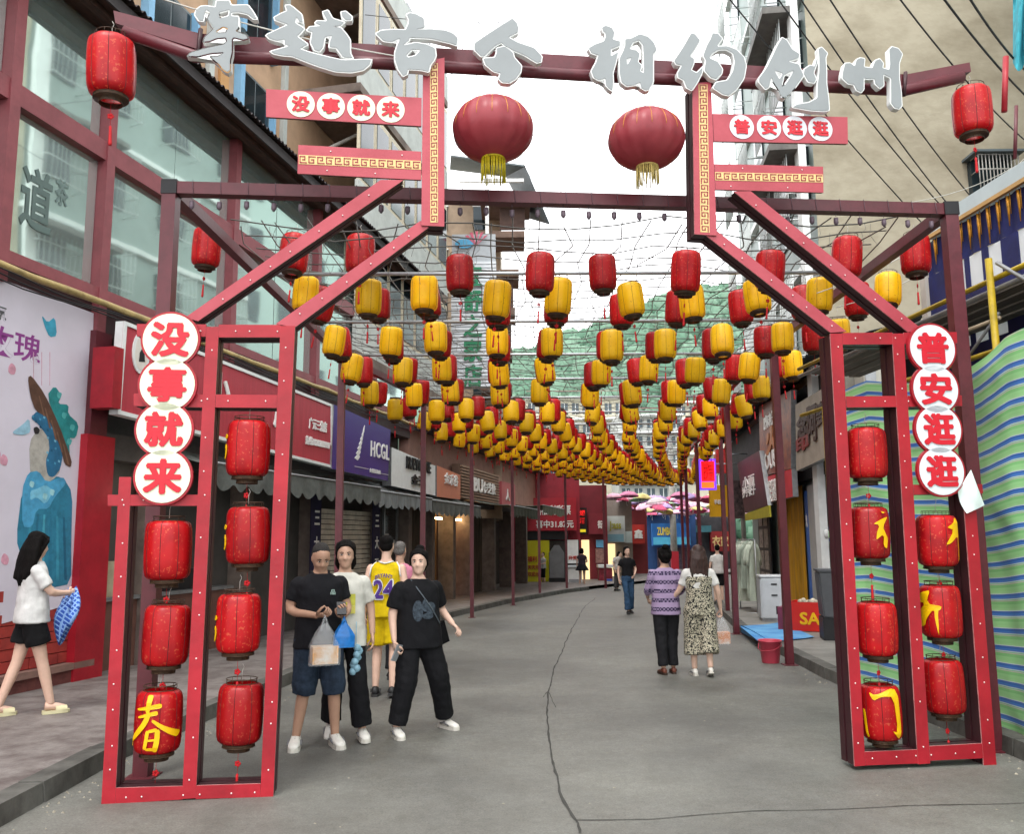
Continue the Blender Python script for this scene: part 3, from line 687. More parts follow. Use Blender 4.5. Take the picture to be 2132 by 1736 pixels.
# ------------------------------------------------------------------ pergola that carries the lantern strings
PZ = 4.5
perg = thing("lantern_pergola", "maroon steel post and beam pergola carrying the lantern rows over the street", "pergola")
fl = at_y(357, 411, 1); fr_ = at_y(1974, 440, 1)
def hit_z(u, v, z): d = ray(u, v); t = (z - CAMH) / d.z; return EYE + t * d
cl_ = hit_z(357, 394, PZ); cr_ = hit_z(1974, 438, PZ)
cr_.y = cl_.y + .55 if cr_.y > cl_.y + .9 else cr_.y
def post(x, y, z1, r=.055):
    mb = MB(); mb.box(x - r, x + r, y - r, y + r, gz(y) - .02, z1); mb.box(x - r * 1.9, x + r * 1.9, y - r * 1.9, y + r * 1.9, gz(y) + .0, gz(y) + .012, 0)
    return mb.build("post", MAROON, perg)
post(cl_.x, cl_.y, PZ + .05, .055); post(cr_.x, cr_.y, PZ + .05, .055)
def bar(name, a, b, w, h, m=MAROON):
    a = Vector(a); b = Vector(b); t = (b - a); n = Vector((-t.y, t.x, 0)).normalized() * w; up = Vector((0, 0, h)); mb = MB()
    v = [a - n - up, a + n - up, a + n + up, a - n + up, b - n - up, b + n - up, b + n + up, b - n + up]
    mb.add(v, [(0, 1, 2, 3), (7, 6, 5, 4), (0, 4, 5, 1), (1, 5, 6, 2), (2, 6, 7, 3), (3, 7, 4, 0)]); return mb.build(name, m, perg)
a = Vector((cl_.x + .057, cl_.y, PZ)); b = Vector((cr_.x - .057, cr_.y, PZ)); bar("front_beam", a, b, .05, .05)
for c in (cl_, cr_):
    mb = MB(); mb.box(c.x - .062, c.x + .062, c.y - .062, c.y + .062, PZ - .055, PZ + .062); mb.build("corner_cap", BLACK, perg)
LP = [(705, 13.0), (880, 17.0), (982, 21.0), (1067, 25.4), (1122, 29.6), (1178, 33.0), (1258, 35.5)]
RP = [(1630, 12.3), (1524, 16.6), (1508, 20.8), (1456, 25.5), (1432, 29.5), (1421, 33.0)]
lpts = [Vector((cl_.x, cl_.y, PZ))]; rpts = [Vector((cr_.x, cr_.y, PZ))]
for u, Y in LP: p = at_y(u, 1122, Y); post(p.x, p.y, PZ - .06, .05 if Y < 20 else .045); lpts.append(Vector((p.x, p.y, PZ)))
for u, Y in RP: p = at_y(u, 1122, Y); post(p.x, p.y, PZ - .06, .05 if Y < 20 else .045); rpts.append(Vector((p.x, p.y, PZ)))
for pts in (lpts, rpts):
    for i, (p, q) in enumerate(zip(pts, pts[1:])):
        t = (q - p).normalized(); bar("side_beam", p + t * (.06 if i == 0 else .003), q - t * .003, .045, .05, MAROON)
ltab = [(p.y, p.x) for p in lpts]; rtab = [(p.y, p.x) for p in rpts]
PIPE = mat("galvanised_pipe", "A8ABAD", .35, .1, 6, 0, .5)
for i in range(13):
    y = 9.1 + 2.1 * i; xa = interp(ltab, y) - .1; xb = interp(rtab, y) + .1
    mb = MB(); mb.tube([(xa, y, PZ + .075), (xb, y + .1, PZ + .075)], .022, 8); mb.build("cross_pipe", PIPE, perg)
# clips and loops dangling from the front beam
mb = MB(); n = 30
for i in range(n):
    t = (i + .5) / n; p = a.lerp(b, t); l = random.uniform(.04, .09)
    mb.tube([(p.x, p.y, PZ - .05), (p.x, p.y, PZ - .08)], .003, 3); mb.lathe([(.004, 0), (.02, -.005), (.022, -.05), (.008, -.07)], 6, 0, (p.x, p.y, PZ - .07 - l * .3), cap=True)
    mb.tube([(p.x + .03, p.y - .054, PZ - .06), (p.x + .02, p.y - .056, PZ + .056), (p.x + .03, p.y, PZ + .056)], .002, 3)
o = mb.build("bulb_clip", mat("clip_plastic", "6B5C66", .5, .1, 9), perg); o["kind"] = "stuff"
# lantern rows
FARG = "lanterns of the far rows"
rows = []
rows.append(("red", 8.75, [(430, 516), (612, 528), (750, 530), (957, 570), (1124, 568), (1254, 568), (1427, 566), (1602, 562), (1762, 536), (1905, 530)]))
k = 0; y = 9.35; grow = 1.55
while y < 44 and k < 25:
    rows.append(("yellow", y, None)); rows.append(("red", y + grow * .47, None)); y += grow; grow *= 1.0; k += 1
count = 0; rest = []; nrow = {"red": 0, "yellow": 0}
rr = random.Random(21)
for kind, Y, px in rows:
    nrow[kind] += 1; pts = []
    if px:
        for u, v in px: pts.append(at_y(u, v, Y * 1.0 if abs(u - 1100) < 600 else Y * .98))
    else:
        xa = interp([(9, -2.35), (14.5, -2.42), (17, -1.85), (21, -1.2), (25.5, -.15), (29.5, .75), (33, 1.8), (38, 3.2), (44, 5.2)], Y); xb = interp([(9, 4.2), (14.5, 4.15), (20.8, 4.85), (25.6, 5.7), (36, 7.6), (44, 9.6)], Y)
        N = 10; zc = interp([(9, 4.42), (11, 4.25), (13, 4.15), (16, 4.02), (20, 4.03), (28, 4.15), (37, 4.35), (44, 4.6)], Y)
        if nrow[kind] == 1: JX = [rr.gauss(0, .04) for _ in range(N)]; JZ = [rr.gauss(0, .02) for _ in range(N)]
        for i in range(N):
            t = i / (N - 1); sag = .04 * math.sin(math.pi * t)
            x = xa + (xb - xa) * t + JX[i] + rr.gauss(0, .02); yy = Y + rr.gauss(0, .04)
            pts.append(Vector((x, yy, zc + (.165 if kind == "red" else 0) - sag + JZ[i] + rr.gauss(0, .014))))
    for i, p in enumerate(pts):
        count += 1; far = Y > 15.5
        if count > 292: rest.append((kind, p)); continue
        r = nrow[kind]
        if Y < 24:
            lab = "%s lantern, %s from the left in the %s hanging row of %s lanterns" % (kind, ORD[i], ORD[r - 1], kind); grp = "%s lanterns hung in rows over the street" % kind
        else:
            lab = "tiny %s lantern among the crowded distant rows where the street bends" % kind; grp = "distant %s lanterns" % kind
        sc = (.89 if kind == "yellow" else .91) * rr.uniform(.96, 1.05)
        lantern(kind, p, lab, grp, sc, far=far, rz=rr.uniform(0, 6.28), tilt=.075, stretch=rr.uniform(.95, 1.05))
if rest:
    mb = MB()
    for kind, p in rest:
        b0 = 0 if kind == "red" else 1
        mb.lathe([(.11, -.21), (.155, -.17), (.163, 0), (.155, .17), (.11, .21)], 8, b0, p); mb.lathe([(.11, .21), (.11, .245)], 6, 2, p); mb.lathe([(.115, -.21), (.08, -.26)], 6, 2, p)
    tag(mb.build("distant_lanterns", [P_RED, P_YEL, WIRE]), "far mass of small red and yellow lanterns closing the view up the street", "lanterns", None, "stuff")
# fairy-light net over the rows
mb = MB(); rs = random.Random(9)
NETW = mat("fairy_light_wire", "6C6A66", .5, .05, 9)
y = 8.0
while y < 33:
    xa, xb = interp(ltab, y), interp(rtab, y); P = []
    for i in range(15):
        t = i / 14; P.append((xa + (xb - xa) * t, y + rs.gauss(0, .05), PZ + .26 - .10 * math.sin(math.pi * ((t * 3) % 1)) + rs.gauss(0, .02)))
    mb.tube(P, .0085, 3, cap=False)
    for p in P[1:-1]:
        for q in range(2):
            if rs.random() < .8:
                w = Vector(p) + Vector((rs.uniform(-.2, .2), 0, 0)); L = rs.uniform(.08, .24)
                mb.tube([w, w + Vector((rs.gauss(0, .03), rs.gauss(0, .03), -L * .5)), w + Vector((rs.gauss(0, .05), 0, -L))], .0026, 3, cap=False)
    y += .36 if y < 16 else .6
for i in range(27):
    t = i / 26; P = []
    yy = 8.0
    while yy < 33:
        xa, xb = interp(ltab, yy), interp(rtab, yy); P.append((xa + (xb - xa) * t + rs.gauss(0, .06), yy, PZ + .24 + rs.gauss(0, .03))); yy += .7
    mb.tube(P, .0075, 3, cap=False)
tag(mb.build("fairy_light_net", NETW), "sagging net of pale fairy light wires strung above the lanterns", "light net", None, "stuff")
# ------------------------------------------------------------------ left side: glass-fronted block with shops below
FR = LEFT
def fq(fr, pts, d): return [fr.loc(u, v, d) for u, v in pts]
def panel(name, parent, fr, pts, d0, d1, m, **kw):
    mb = MB(); mb.prism(fq(fr, pts, d0), d0, d1); return mb.build(name, m, parent, **kw)
def bx(name, parent, b, m, **kw):
    mb = MB(); mb.box(*b); return mb.build(name, m, parent, **kw)
GLASS = bpy.data.materials.new("reflective_glass"); GLASS.use_nodes = True
_b = GLASS.node_tree.nodes["Principled BSDF"]; _b.inputs["Base Color"].default_value = lin("D3E6E0"); _b.inputs["Metallic"].default_value = .82; _b.inputs["Roughness"].default_value = .035
_t = GLASS.node_tree.nodes.new("ShaderNodeTexNoise"); _t.inputs["Scale"].default_value = .7
_c = GLASS.node_tree.nodes.new("ShaderNodeTexCoord"); GLASS.node_tree.links.new(_c.outputs["Object"], _t.inputs["Vector"])
_p = GLASS.node_tree.nodes.new("ShaderNodeBump"); _p.inputs["Strength"].default_value = .06; _p.inputs["Distance"].default_value = .05
GLASS.node_tree.links.new(_t.outputs[0], _p.inputs["Height"]); GLASS.node_tree.links.new(_p.outputs[0], _b.inputs["Normal"])
DGLASS = mat("dark_window_glass", "2E3A40", .08, .2, 1.5, 0, .3)
WALL_R = mat("red_painted_wall", "9E2229", .6, .15, 3, .1)
EAVE = mat("weathered_eave_board", "4A342C", .8, .3, 4, .2, col2="2B211E", stretch=(1, 6, 6)); CORR = mat("corrugated_sheet", "3A3436", .6, .2, 5, .1)
ED = -.58; EZ = (FR.loc(312, 35, ED)[1] + FR.loc(500, 224, ED)[1] + FR.loc(656, 383, ED)[1]) / 3
gb = thing_on(FR, "glass_fronted_building", "two storey shop block with maroon framed mirror glass above and a corrugated eave", "building")
# body wall set back behind the glass
mb = MB(); mb.box(-8, 13, .3, 5, -.2, EZ); mb.build("wall", mat("dark_grey_wall", "4E4A47", .8, .15, 3), gb)  # even dark grey wall colour with random mottling
FRAMEM = mat("skylit_maroon_frame", "8C4A50", .45, .12, 5, .05)  # maroon lightened: the sky light it catches is put into the colour
POST = [(-3.0), (-.62), (.98), (4.05), (7.2), (10.3), (13.0)]
for s in POST: bx("post", gb, (s - .075, s + .075, -.12, .12, .1 if s == .98 else 4.5, EZ - .09), FRAMEM)
for s0, s1 in zip(POST, POST[1:]):
    a, b = s0 + .077, s1 - .077
    bx("rail", gb, (a, b, -.1, .1, 6.53, 6.78), FRAMEM); bx("rail", gb, (a, b, -.1, .1, 4.72, 4.86), FRAMEM)
    for z0, z1 in ((4.862, 6.528), (6.782, EZ - .1)):
        n = 1 if s1 < 1.5 else 2
        for i in range(n):
            w = (b - a) / n; rs_ = random.uniform(-.004, .004)
            g = bx("glass_pane", gb, (a + w * i + .006, a + w * (i + 1) - .006, .02 + rs_, .04 + rs_, z0, z1), GLASS)
bx("signboard_backing", gb, (-8, 13, -.02, .28, 4.3, 4.712), MAROON_D)
o = lettering("道", gb, (*[FR.loc(40, 470, 0)[0], FR.loc(108, 470, 0)[0]], 5.25, 6.0), .012, mat("etched_ink", "5C6E6A", .5, .1, 5), .02, .004)
lettering("茶", gb, (FR.loc(112, 470, 0)[0], FR.loc(140, 470, 0)[0], 5.7, 6.02), .012, mat("etched_ink_pale", "6E827E", .5, .1, 5), .02, .004)
# bamboo pole along the sill
mb = MB(); rs = random.Random(4)
mb.tube([(-1.5 + i * .6, -.2 + .01 * math.sin(i), 4.63 + rs.gauss(0, .012)) for i in range(26)], [.04 + .006 * (i % 2) for i in range(26)], 7)
tag(mb.build("bamboo_pole", mat("bamboo", "B79E68", .5, .2, 6, .1)), "long yellowed bamboo pole lashed under the glass storey sill", "pole"); bpy.data.objects["bamboo_pole"].location = FR.O; bpy.data.objects["bamboo_pole"].rotation_euler = (0, 0, FR.phi)
mb = MB()
for k in range(3):
    mb.tube([(-1.5 + i * .5, -.24 - .02 * k, 4.55 - .05 * k + .03 * math.sin(i * 1.3 + k)) for i in range(30)], .009, 4)
tag(mb.build("cable_run", BLACK, None, loc=FR.O, rot=(0, 0, FR.phi)), "black cables sagging along the bamboo pole over the shop signs", "cables", None, "stuff")
# corrugated eave
def eave(a, b):
    s = -3 + 17 * a; d = .1 + (ED + .03 - .1) * b; z = EZ - .08 - .02 * b; return (s, d, z)
mb = MB(); mb.add([eave(0, 0), eave(1, 0), eave(1, 1), eave(0, 1)], [(0, 1, 2, 3)]); mb.build("soffit", EAVE, gb)
bx("soffit_beam", gb, (-3, 14, -.36, -.24, EZ - .18, EZ - .093), EAVE)
bx("fascia", gb, (-3, 14, ED + .02, ED + .05, EZ - .16, EZ), CORR)
mb = MB()
mb.grid(lambda a, b: (-3 + 17 * a, ED - .06 + 1.2 * b, EZ + .04 + .4 * b + .028 * math.sin(a * 17 / .125 * 2 * math.pi)), 1090, 3); mb.build("corrugated_roof", CORR, gb)
# poster wall with the bird lady banner
POS = FR
def px_bg(name, pts, d, m, parent, r=0):
    P = fq(FR, pts, d)
    if r: P = rounded(P, r)
    mb = MB(); mb.prism(P, d, d + .002); return mb.build(name, m, parent)
ban = thing_on(FR, "banner", "pale pink printed banner of a blue bird lady wearing a brown hat", "banner")
k1 = lambda x, y: ((0 + x * 420 / 663) * .6656, (800 + y * 1100 / 1736) * .6656)
px_bg("sheet", [(-260, 455), (0, 580), (195, 652), (193, 735), (176, 1250), (0, 1300), (-260, 1360)], -.060, mat("banner_vinyl", "D3CCD8", .45, .05, 1.2), ban)
def art(name, pts, col, lay, r=1, m=None):
    px_bg(name, [k1(*p) for p in pts], -.062 - .0012 * lay, m or mat("print_" + col, col, .5, .18, 9), ban, r)
art("bird_print", [(80,1400),(110,1150),(200,1090),(310,1090),(358,1170),(352,1400),(352,1620),(250,1640),(110,1500)], "2F7F9C", 1)
art("bird_print", [(145,920),(190,850),(245,870),(300,960),(300,1060),(260,1110),(200,1120),(150,1090)], "B4B0A8", 2)
art("bird_print", [(150,800),(185,765),(240,780),(280,850),(312,960),(300,1050),(265,1095),(235,1085),(225,1010),(245,960),(240,900),(190,830)], "2C6D93", 3)
art("bird_print", [(60,870),(110,835),(145,800),(152,870),(120,885),(75,882)], "9CC6DA", 3)
art("bird_print", [(165,850),(182,842),(198,858),(190,880),(172,880)], "2B2B2F", 4)
art("bird_print", [(138,600),(155,590),(220,680),(290,830),(355,1010),(350,1045),(320,1030),(300,950),(240,800),(175,765),(150,690)], "5E4438", 5)
art("bird_print", [(232,690),(270,640),(305,690),(285,730),(340,735),(335,780),(390,830),(375,900),(340,900),(345,990),(320,950),(290,850)], "2A8C8E", 4)
art("bird_print", [(110,1150),(140,1070),(190,1060),(230,1120),(310,1090),(330,1120),(270,1190),(240,1250),(180,1250),(160,1340),(110,1340)], "4FA3CC", 4)
art("bird_print", [(150,1160),(185,1150),(225,1130),(265,1160),(225,1230),(180,1190),(150,1210)], "7CC3DE", 6)
for i in range(6): art("bird_print", [(150 + i * 32, 1270 + i * 4), (160 + i * 32, 1270 + i * 4), (140 + i * 38, 1600), (118 + i * 40, 1600)], ["3C93AE", "256E8C", "4AA4BC", "2A7896", "3C93AE", "206482"][i], 2, 0)
for i in range(26):
    x, y = 160 + (i * 37) % 130, 785 + (i * 53) % 260
    if x > 215 or y < 850: art("bird_print", [(x, y), (x + 9, y + 5), (x + 7, y + 15), (x - 2, y + 10)], ["4F9CC0", "1F5878", "79B9D4"][i % 3], 3.4, 0)
for i in range(5): art("bird_print", [(190 + i * 30, 690 + i * 60), (196 + i * 30, 690 + i * 60), (222 + i * 30, 790 + i * 60), (214 + i * 30, 790 + i * 60)], "7A5C4A", 5.5, 0)
for x, y in ((285, 670), (310, 770), (350, 830), (335, 900), (150, 1110), (215, 1170), (250, 1150)): art("bird_print", [(x, y), (x + 22, y + 8), (x + 12, y + 38), (x - 6, y + 24)], "9FD4DC" if y > 1000 else "57B5B4", 6.5, 1)
for x in (165, 205, 245): art("drip_print", [(x, 470 + x % 40), (x + 3, 470 + x % 40), (x + 2, 640), (x, 640)], "D9A9BC", 1, 0)
for x, y in ((20, 1010), (-30, 1180), (25, 1500), (-60, 1450), (60, 560)): art("petal_print", [(x + 20 * math.cos(t * .9), y + 26 * math.sin(t * .9) * (1 + .3 * (t % 2))) for t in range(7)], "DDA0B4", 1.5, 1)
art("butterfly_print", [(205,290),(235,330),(272,300),(282,395),(245,402),(222,350)], "3FA5C4", 2)
lettering("玫瑰", ban, (FR.loc(-35, 735, -.06)[0], FR.loc(84 * 1.0, 735, -.06)[0], FR.loc(60, 755, -.06)[1], FR.loc(60, 695, -.06)[1]), -.0605, mat("purple_print", "8A3C86", .5, .05, 4), .012, .002)
lettering("氛", ban, (FR.loc(-12, 645, -.06)[0], FR.loc(14, 645, -.06)[0], FR.loc(5, 668, -.06)[1], FR.loc(5, 636, -.06)[1]), -.0605, mat("grey_print", "5A5A5E", .5, .05, 4), .012, .002)
mb = MB()
c0 = FR.loc(*k1(0, 990), -.06)
for r in (.10, .075): mb.tube([(c0[0] - .1 + r * math.cos(t * .3), -.0625, c0[1] + r * math.sin(t * .3)) for t in range(22)], .004, 3)
mb.build("seal_print", mat("pink_print", "D08A9C", .5, .05, 4), ban)
# wall below the banner: brick plinth, red pillar
wall_s0, wall_s1 = -6.0, .80
bw = thing_on(FR, "brick_plinth_wall", "low red painted brick wall with a stone ledge under the banner", "wall")
bx("backing", bw, (wall_s0, wall_s1, -.02, .28, -.1, 4.29), mat("red_mortar", "7C2326", .85, .15, 6))
BRK = mat("red_brick", "A3372F", .75, .2, 4, .25, col2="7E2A27"); rowh = .125
bmesh_b = None; rs = random.Random(8)
for r in range(7):
    s = -1.5 + (.22 if r % 2 else 0)
    while s < wall_s1 - .05:
        e = min(s + .43, wall_s1); j = rs.uniform(-.006, .006)
        bx("brick", bw, (s + .006, e - .006, -.055 + j, -.021, .32 + r * rowh + .005, .32 + (r + 1) * rowh - .005), BRK); s = e
bx("ledge", bw, (wall_s0, 1.15, -.16, -.021, .24, .315), mat("stone_ledge", "8A6A60", .7, .15, 4, .2))
bx("footing", bw, (wall_s0, 1.15, -.13, -.022, -.05, .238), mat("stained_footing", "6A3A36", .8, .25, 4, .2))
bx("pillar", gb, (.80, 1.30, -.16, .2, .0, 3.0), RED)
bx("pillar", gb, (.86, 1.16, -.14, .2, 3.002, 4.298), MAROON)
# shop row behind: dark openings, signs, awnings
shopL = thing_on(FR, "shop_row_wall", "recessed dark shop fronts under the signboards of the left row", "shop front")
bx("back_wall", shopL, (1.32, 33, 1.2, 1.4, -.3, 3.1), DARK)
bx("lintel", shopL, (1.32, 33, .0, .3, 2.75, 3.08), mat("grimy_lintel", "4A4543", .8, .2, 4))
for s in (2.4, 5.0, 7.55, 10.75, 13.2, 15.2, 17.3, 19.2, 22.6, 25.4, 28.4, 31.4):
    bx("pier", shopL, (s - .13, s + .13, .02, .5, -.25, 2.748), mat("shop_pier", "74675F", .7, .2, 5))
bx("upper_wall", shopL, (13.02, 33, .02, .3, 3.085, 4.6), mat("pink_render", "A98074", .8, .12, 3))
bx("tiled_coping", shopL, (13.0, 33, -.5, .3, 4.602, 4.72), mat("dark_coping", "3C3234", .7, .2, 4))
def sign(name, label, pts, d0, m, edge=None, cat="sign", dep=.22):
    o = thing_on(FR, name, label, cat); P = fq(FR, pts, d0); mb = MB(); mb.prism(P, d0, d0 + dep, 0, 1); mb.build("board", [m, edge or STEEL], o)
    if edge:
        mb = MB(); n = len(P)
        cxp = sum(p[0] for p in P) / n; czp = sum(p[1] for p in P) / n
        q = [(cxp + (p[0] - cxp) * (1 - .05 / max(.05, abs(p[0] - cxp))), czp + (p[1] - czp) * (1 - .05 / max(.05, abs(p[1] - czp)))) for p in P]
        for i in range(n):
            j = (i + 1) % n; mb.prism([P[i], P[j], q[j], q[i]], d0 - .02, d0 - .002)
        f = mb.build("frame", edge, o); f["kind"] = "stuff"
    return o, P
def words_on(o, txt, pts, d, m, bold=.02, keep=False, sp=1.0):
    P = fq(FR, pts, d); xs = [p[0] for p in P]; zs = [p[1] for p in P]
    return lettering(txt, o, (min(xs), max(xs), min(zs), max(zs)), d, m, bold, .02, keep=keep, space=sp)
PAINTW = mat("white_letters", "E8E6E2", .5, .03, 5)
o, P = sign("shop_sign", "wide red fascia sign with a white ring emblem behind the left tower", [(257, 668), (690, 842), (690, 974), (243, 862)], -.42, mat("red_fascia", "B23A47", .45, .1, 2, stretch=(6, 1, .6)), WHITE, dep=.11)
lettering("广元三分店", o, (6.22, 6.98, 3.72, 3.93), -.425, PAINTW, .02, .02); lettering("热线18282839997", o, (6.1, 7.15, 3.42, 3.58), -.425, PAINTW, .02, .02)
lettering("小", o, (2.9, 3.5, 3.7, 4.2), -.425, PAINTW, .03, .02); lettering("店", o, (4.9, 5.5, 3.6, 4.15), -.425, PAINTW, .03, .02)
mb = MB(); c = FR.loc(296, 735, -.45); mb.prism([(c[0] + .17 * math.cos(t * .35), c[1] + .27 * math.sin(t * .35)) for t in range(18)], -.44, -.423); mb.prism([(c[0] + .13 * math.cos(t * .35), c[1] + .22 * math.sin(t * .35)) for t in range(18)], -.443, -.4405, 1); mb.prism([(c[0] - .05, c[1] - .12), (c[0] + .07, c[1] - .1), (c[0] + .05, c[1] + .02), (c[0], c[1] + .06), (c[0] - .04, c[1])], -.447, -.4435, 2)
mb.build("emblem", [WHITE, mat("emblem_cream", "DCD5CC", .5, .05, 4), BLACK], o)
bx("side_board", o, (.75, .92, -.5, -.2, 3.3, 4.05), RED)
HC = mat("indigo_sign", "3F2A7A", .4, .06, 2)
o, P = sign("shop_sign", "indigo fascia sign with a white feather emblem and large HCGL letters", [(695, 842), (813, 895), (807, 1001), (690, 976)], -.46, HC)
lettering("HCGL", o, (9.15, 10.25, 3.48, 3.82), -.465, PAINTW, .012, .02, space=1.15); lettering("女鞋折扣店", o, (9.1, 9.75, 3.13, 3.22), -.465, PAINTW, .015, .015)
bx("rule", o, (8.3, 9.05, -.47, -.462, 3.19, 3.2), PAINTW); bx("rule", o, (9.8, 10.25, -.47, -.462, 3.15, 3.16), PAINTW)
mb = MB()
for i in range(7):
    t = i / 6; s0 = 8.42 + .32 * t; z0 = 3.38 + .62 * t; w = .11 * (1 - t) + .03
    mb.prism([(s0 - w, z0 - .02), (s0 + .02, z0 - .05), (s0 + w * .9, z0 + .03), (s0 + .05, z0 + .10)], -.476, -.462)
f = mb.build("feather_emblem", PAINTW, o); f["kind"] = "stuff"
o, P = sign("shop_sign", "white fascia sign with raised black lettering beside the indigo one", [(815, 931), (906, 970), (906, 1032), (814, 1011)], -.40, WHITE)
lettering("RUEWEI.NE", o, (11.6, 13.5, 3.42, 3.70), -.405, BLACK, .03, .03); lettering("金王", o, (12.0, 13.0, 3.06, 3.30), -.405, BLACK, .03, .03)
o, P = sign("shop_sign", "salmon orange fascia sign with three white characters", [(909, 969), (958, 989), (958, 1040), (909, 1034)], -.41, mat("salmon_sign", "CB7A5C", .45, .06, 3))
lettering("金禾谷", o, (14.75, 16.1, 3.22, 3.55), -.415, PAINTW, .02, .03)
o = thing_on(FR, "shop_sign", "brown louvred fascia with white BU lettering beyond the orange sign", "sign")
bx("backing", o, (16.75, 21.8, -.30, -.05, 2.9, 3.95), mat("louvre_backing", "6A5244", .7, .1, 4))
for i in range(11): bx("slat", o, (16.8, 21.7, -.36, -.302, 2.94 + i * .093, 2.99 + i * .093), mat("louvre_slat", "9A7B66", .5, .12, 4))
lettering("BU", o, (18.1, 19.2, 3.2, 3.62), -.365, PAINTW, .03, .03); lettering("伊芝依", o, (19.35, 21.0, 3.2, 3.58), -.365, PAINTW, .02, .03)
o = thing_on(FR, "shop_sign", "small pinkish red end sign with one white character", "sign")
bx("board", o, (21.9, 24.2, -.4, -.1, 2.9, 3.75), mat("pink_red_sign", "B5555A", .5, .08, 4)); lettering("人", o, (22.5, 23.1, 3.1, 3.5), -.405, PAINTW, .04, .02)
# awnings with ragged valances
AW = mat("dark_awning_cloth", "666A66", .85, .2, 5, .2); AWS = mat("striped_awning_cloth", "8A8F90", .85, .25, 9, stretch=(3, .2, .2))
for i, (s0, s1, d, z0, z1, m, lab) in enumerate(((2.6, 8.9, -.75, 2.78, 2.45, AW, "long dark grey awning with a ragged valance under the red and indigo signs"), (8.95, 12.6, -.7, 2.72, 2.42, AWS, "short striped grey awning under the white sign"), (12.65, 17.5, -.7, 2.68, 2.36, AW, "dark grey awning sagging under the orange sign"), (17.6, 22.5, -1.6, 2.72, 2.4, mat("olive_awning_cloth", "454B40", .85, .2, 5, .2), "crumpled olive awning under the brown louvred sign"), (22.6, 28, -1.7, 2.9, 2.6, mat("pale_awning_cloth", "6E7565", .85, .2, 5, .2), "faded green awning at the far end of the left row"))):
    o = thing_on(FR, "awning", lab, "awning"); mb = MB(); n = int((s1 - s0) / .12)
    mb.grid(lambda a, b: (s0 + (s1 - s0) * a, -.05 + d * b, 3.0 + (z0 - 3.0) * b - .07 * math.sin(b * 3.14) + .015 * math.sin(a * 40)), n, 5); mb.build("canopy", m, o)
    mb = MB(); mb.grid(lambda a, b: (s0 + (s1 - s0) * a, d - .05 + .02 * math.sin(a * 60) * b, z0 + (z1 - z0) * b * (.8 + .35 * abs(math.sin(a * (s1 - s0) * 7 + i)))), n * 2, 3); mb.build("valance", m, o)
    mb = MB(); mb.tube([(s0, d - .05, z0), (s1, d - .05, z0)], .018, 6); mb.build("front_bar", STEEL, o)
# roller shutter between two indigo banners
sh = thing_on(FR, "roller_shutter", "closed grey brown roller shutter under the indigo sign", "shutter")
SL = mat("shutter_slat", "CFC5B4", .5, .15, 5, 0, .3)
for i in range(24):
    z = .05 + i * .105; bx("slat", sh, (7.72, 10.6, .10 - .012, .16, z - .22, z + .088 - .22), SL)
for s in (7.55, 10.75):
    o = thing_on(FR, "hanging_banner", "narrow indigo cloth banner with white writing at the %s edge of the shutter" % ("near" if s < 8 else "far"), "banner", "indigo banners by the shutter")
    bx("cloth", o, (s - .3, s + .16, -.03, -.015, -.1, 2.6), mat("indigo_cloth", "1F1A3C", .8, .15, 4))
    for k in range(4): lettering("三大不本"[k], o, (s - .15, s + .08, 2.0 - k * .5, 2.28 - k * .5), -.032, PAINTW, .02, .006)
# curtained lit doorways further on
LIT = glow("warm_lit_curtain", "C09850", .42); LIT2 = glow("rosy_lit_curtain", "C9906A", .45)
CUR = mat("dark_curtain", "5A4F43", .9, .35, 3, .2, stretch=(8, 8, .4))
for s0, s1, m, lab in ((16.15, 17.05, LIT, "warm lit curtained doorway under the orange sign"), (18.35, 19.85, LIT2, "rosy lit curtained doorway under the louvred sign")):
    o = thing_on(FR, "doorway", lab, "doorway"); bx("tube_lamp", o, (s0 + .1, s1 - .1, .30, .36, 2.30, 2.35), glow("warm_tube", "FFD79A", 22)); mb = MB()
    mb.grid(lambda a, b: (s0 + .08 + (s1 - s0 - .16) * a, .62 + .03 * math.sin(a * 55), -.25 + 2.75 * b), 60, 2); mb.build("curtain", m, o)
    for a in (s0, s1 - .07): bx("jamb", o, (a, a + .07, .5, .6, -.3, 2.6), mat("brown_jamb", "5C4632", .5, .2, 5))
    bx("head", o, (s0 + .072, s1 - .072, .5, .6, 2.51, 2.6), mat("brown_jamb", "5C4632", .5, .2, 5))
for s0, s1, lab in ((13.4, 15.0, "dark pleated curtain drawn across the shop beside the lit doorway"), (17.45, 18.2, "narrow dark curtain between the two lit doorways"), (20.1, 21.8, "dark curtain across the last shop of the left row")):
    mb = MB(); mb.grid(lambda a, b: (s0 + (s1 - s0) * a, .35 + .04 * math.sin(a * 42), -.3 + 2.8 * b), 80, 2)
    tag(mb.build("shop_curtain", CUR, None, loc=FR.O, rot=(0, 0, FR.phi)), lab, "curtain")
o = thing_on(FR, "shop_window", "glazed shop door papered with small notices beside the shutter", "shop door")
bx("glass", o, (11.1, 12.9, .3, .32, -.2, 2.6), DGLASS)
for s in (11.05, 11.95, 12.9): bx("mullion", o, (s - .04, s + .04, .25, .298, -.2, 2.7), STEEL)
for s, z, w, h in ((12.1, 1.5, .25, .35), (12.5, 1.4, .3, .3), (12.2, 1.1, .2, .25)): bx("notice", o, (s, s + w, .29, .297, z, z + h), mat("notice_paper", "C9C4BE", .7, .1, 5))
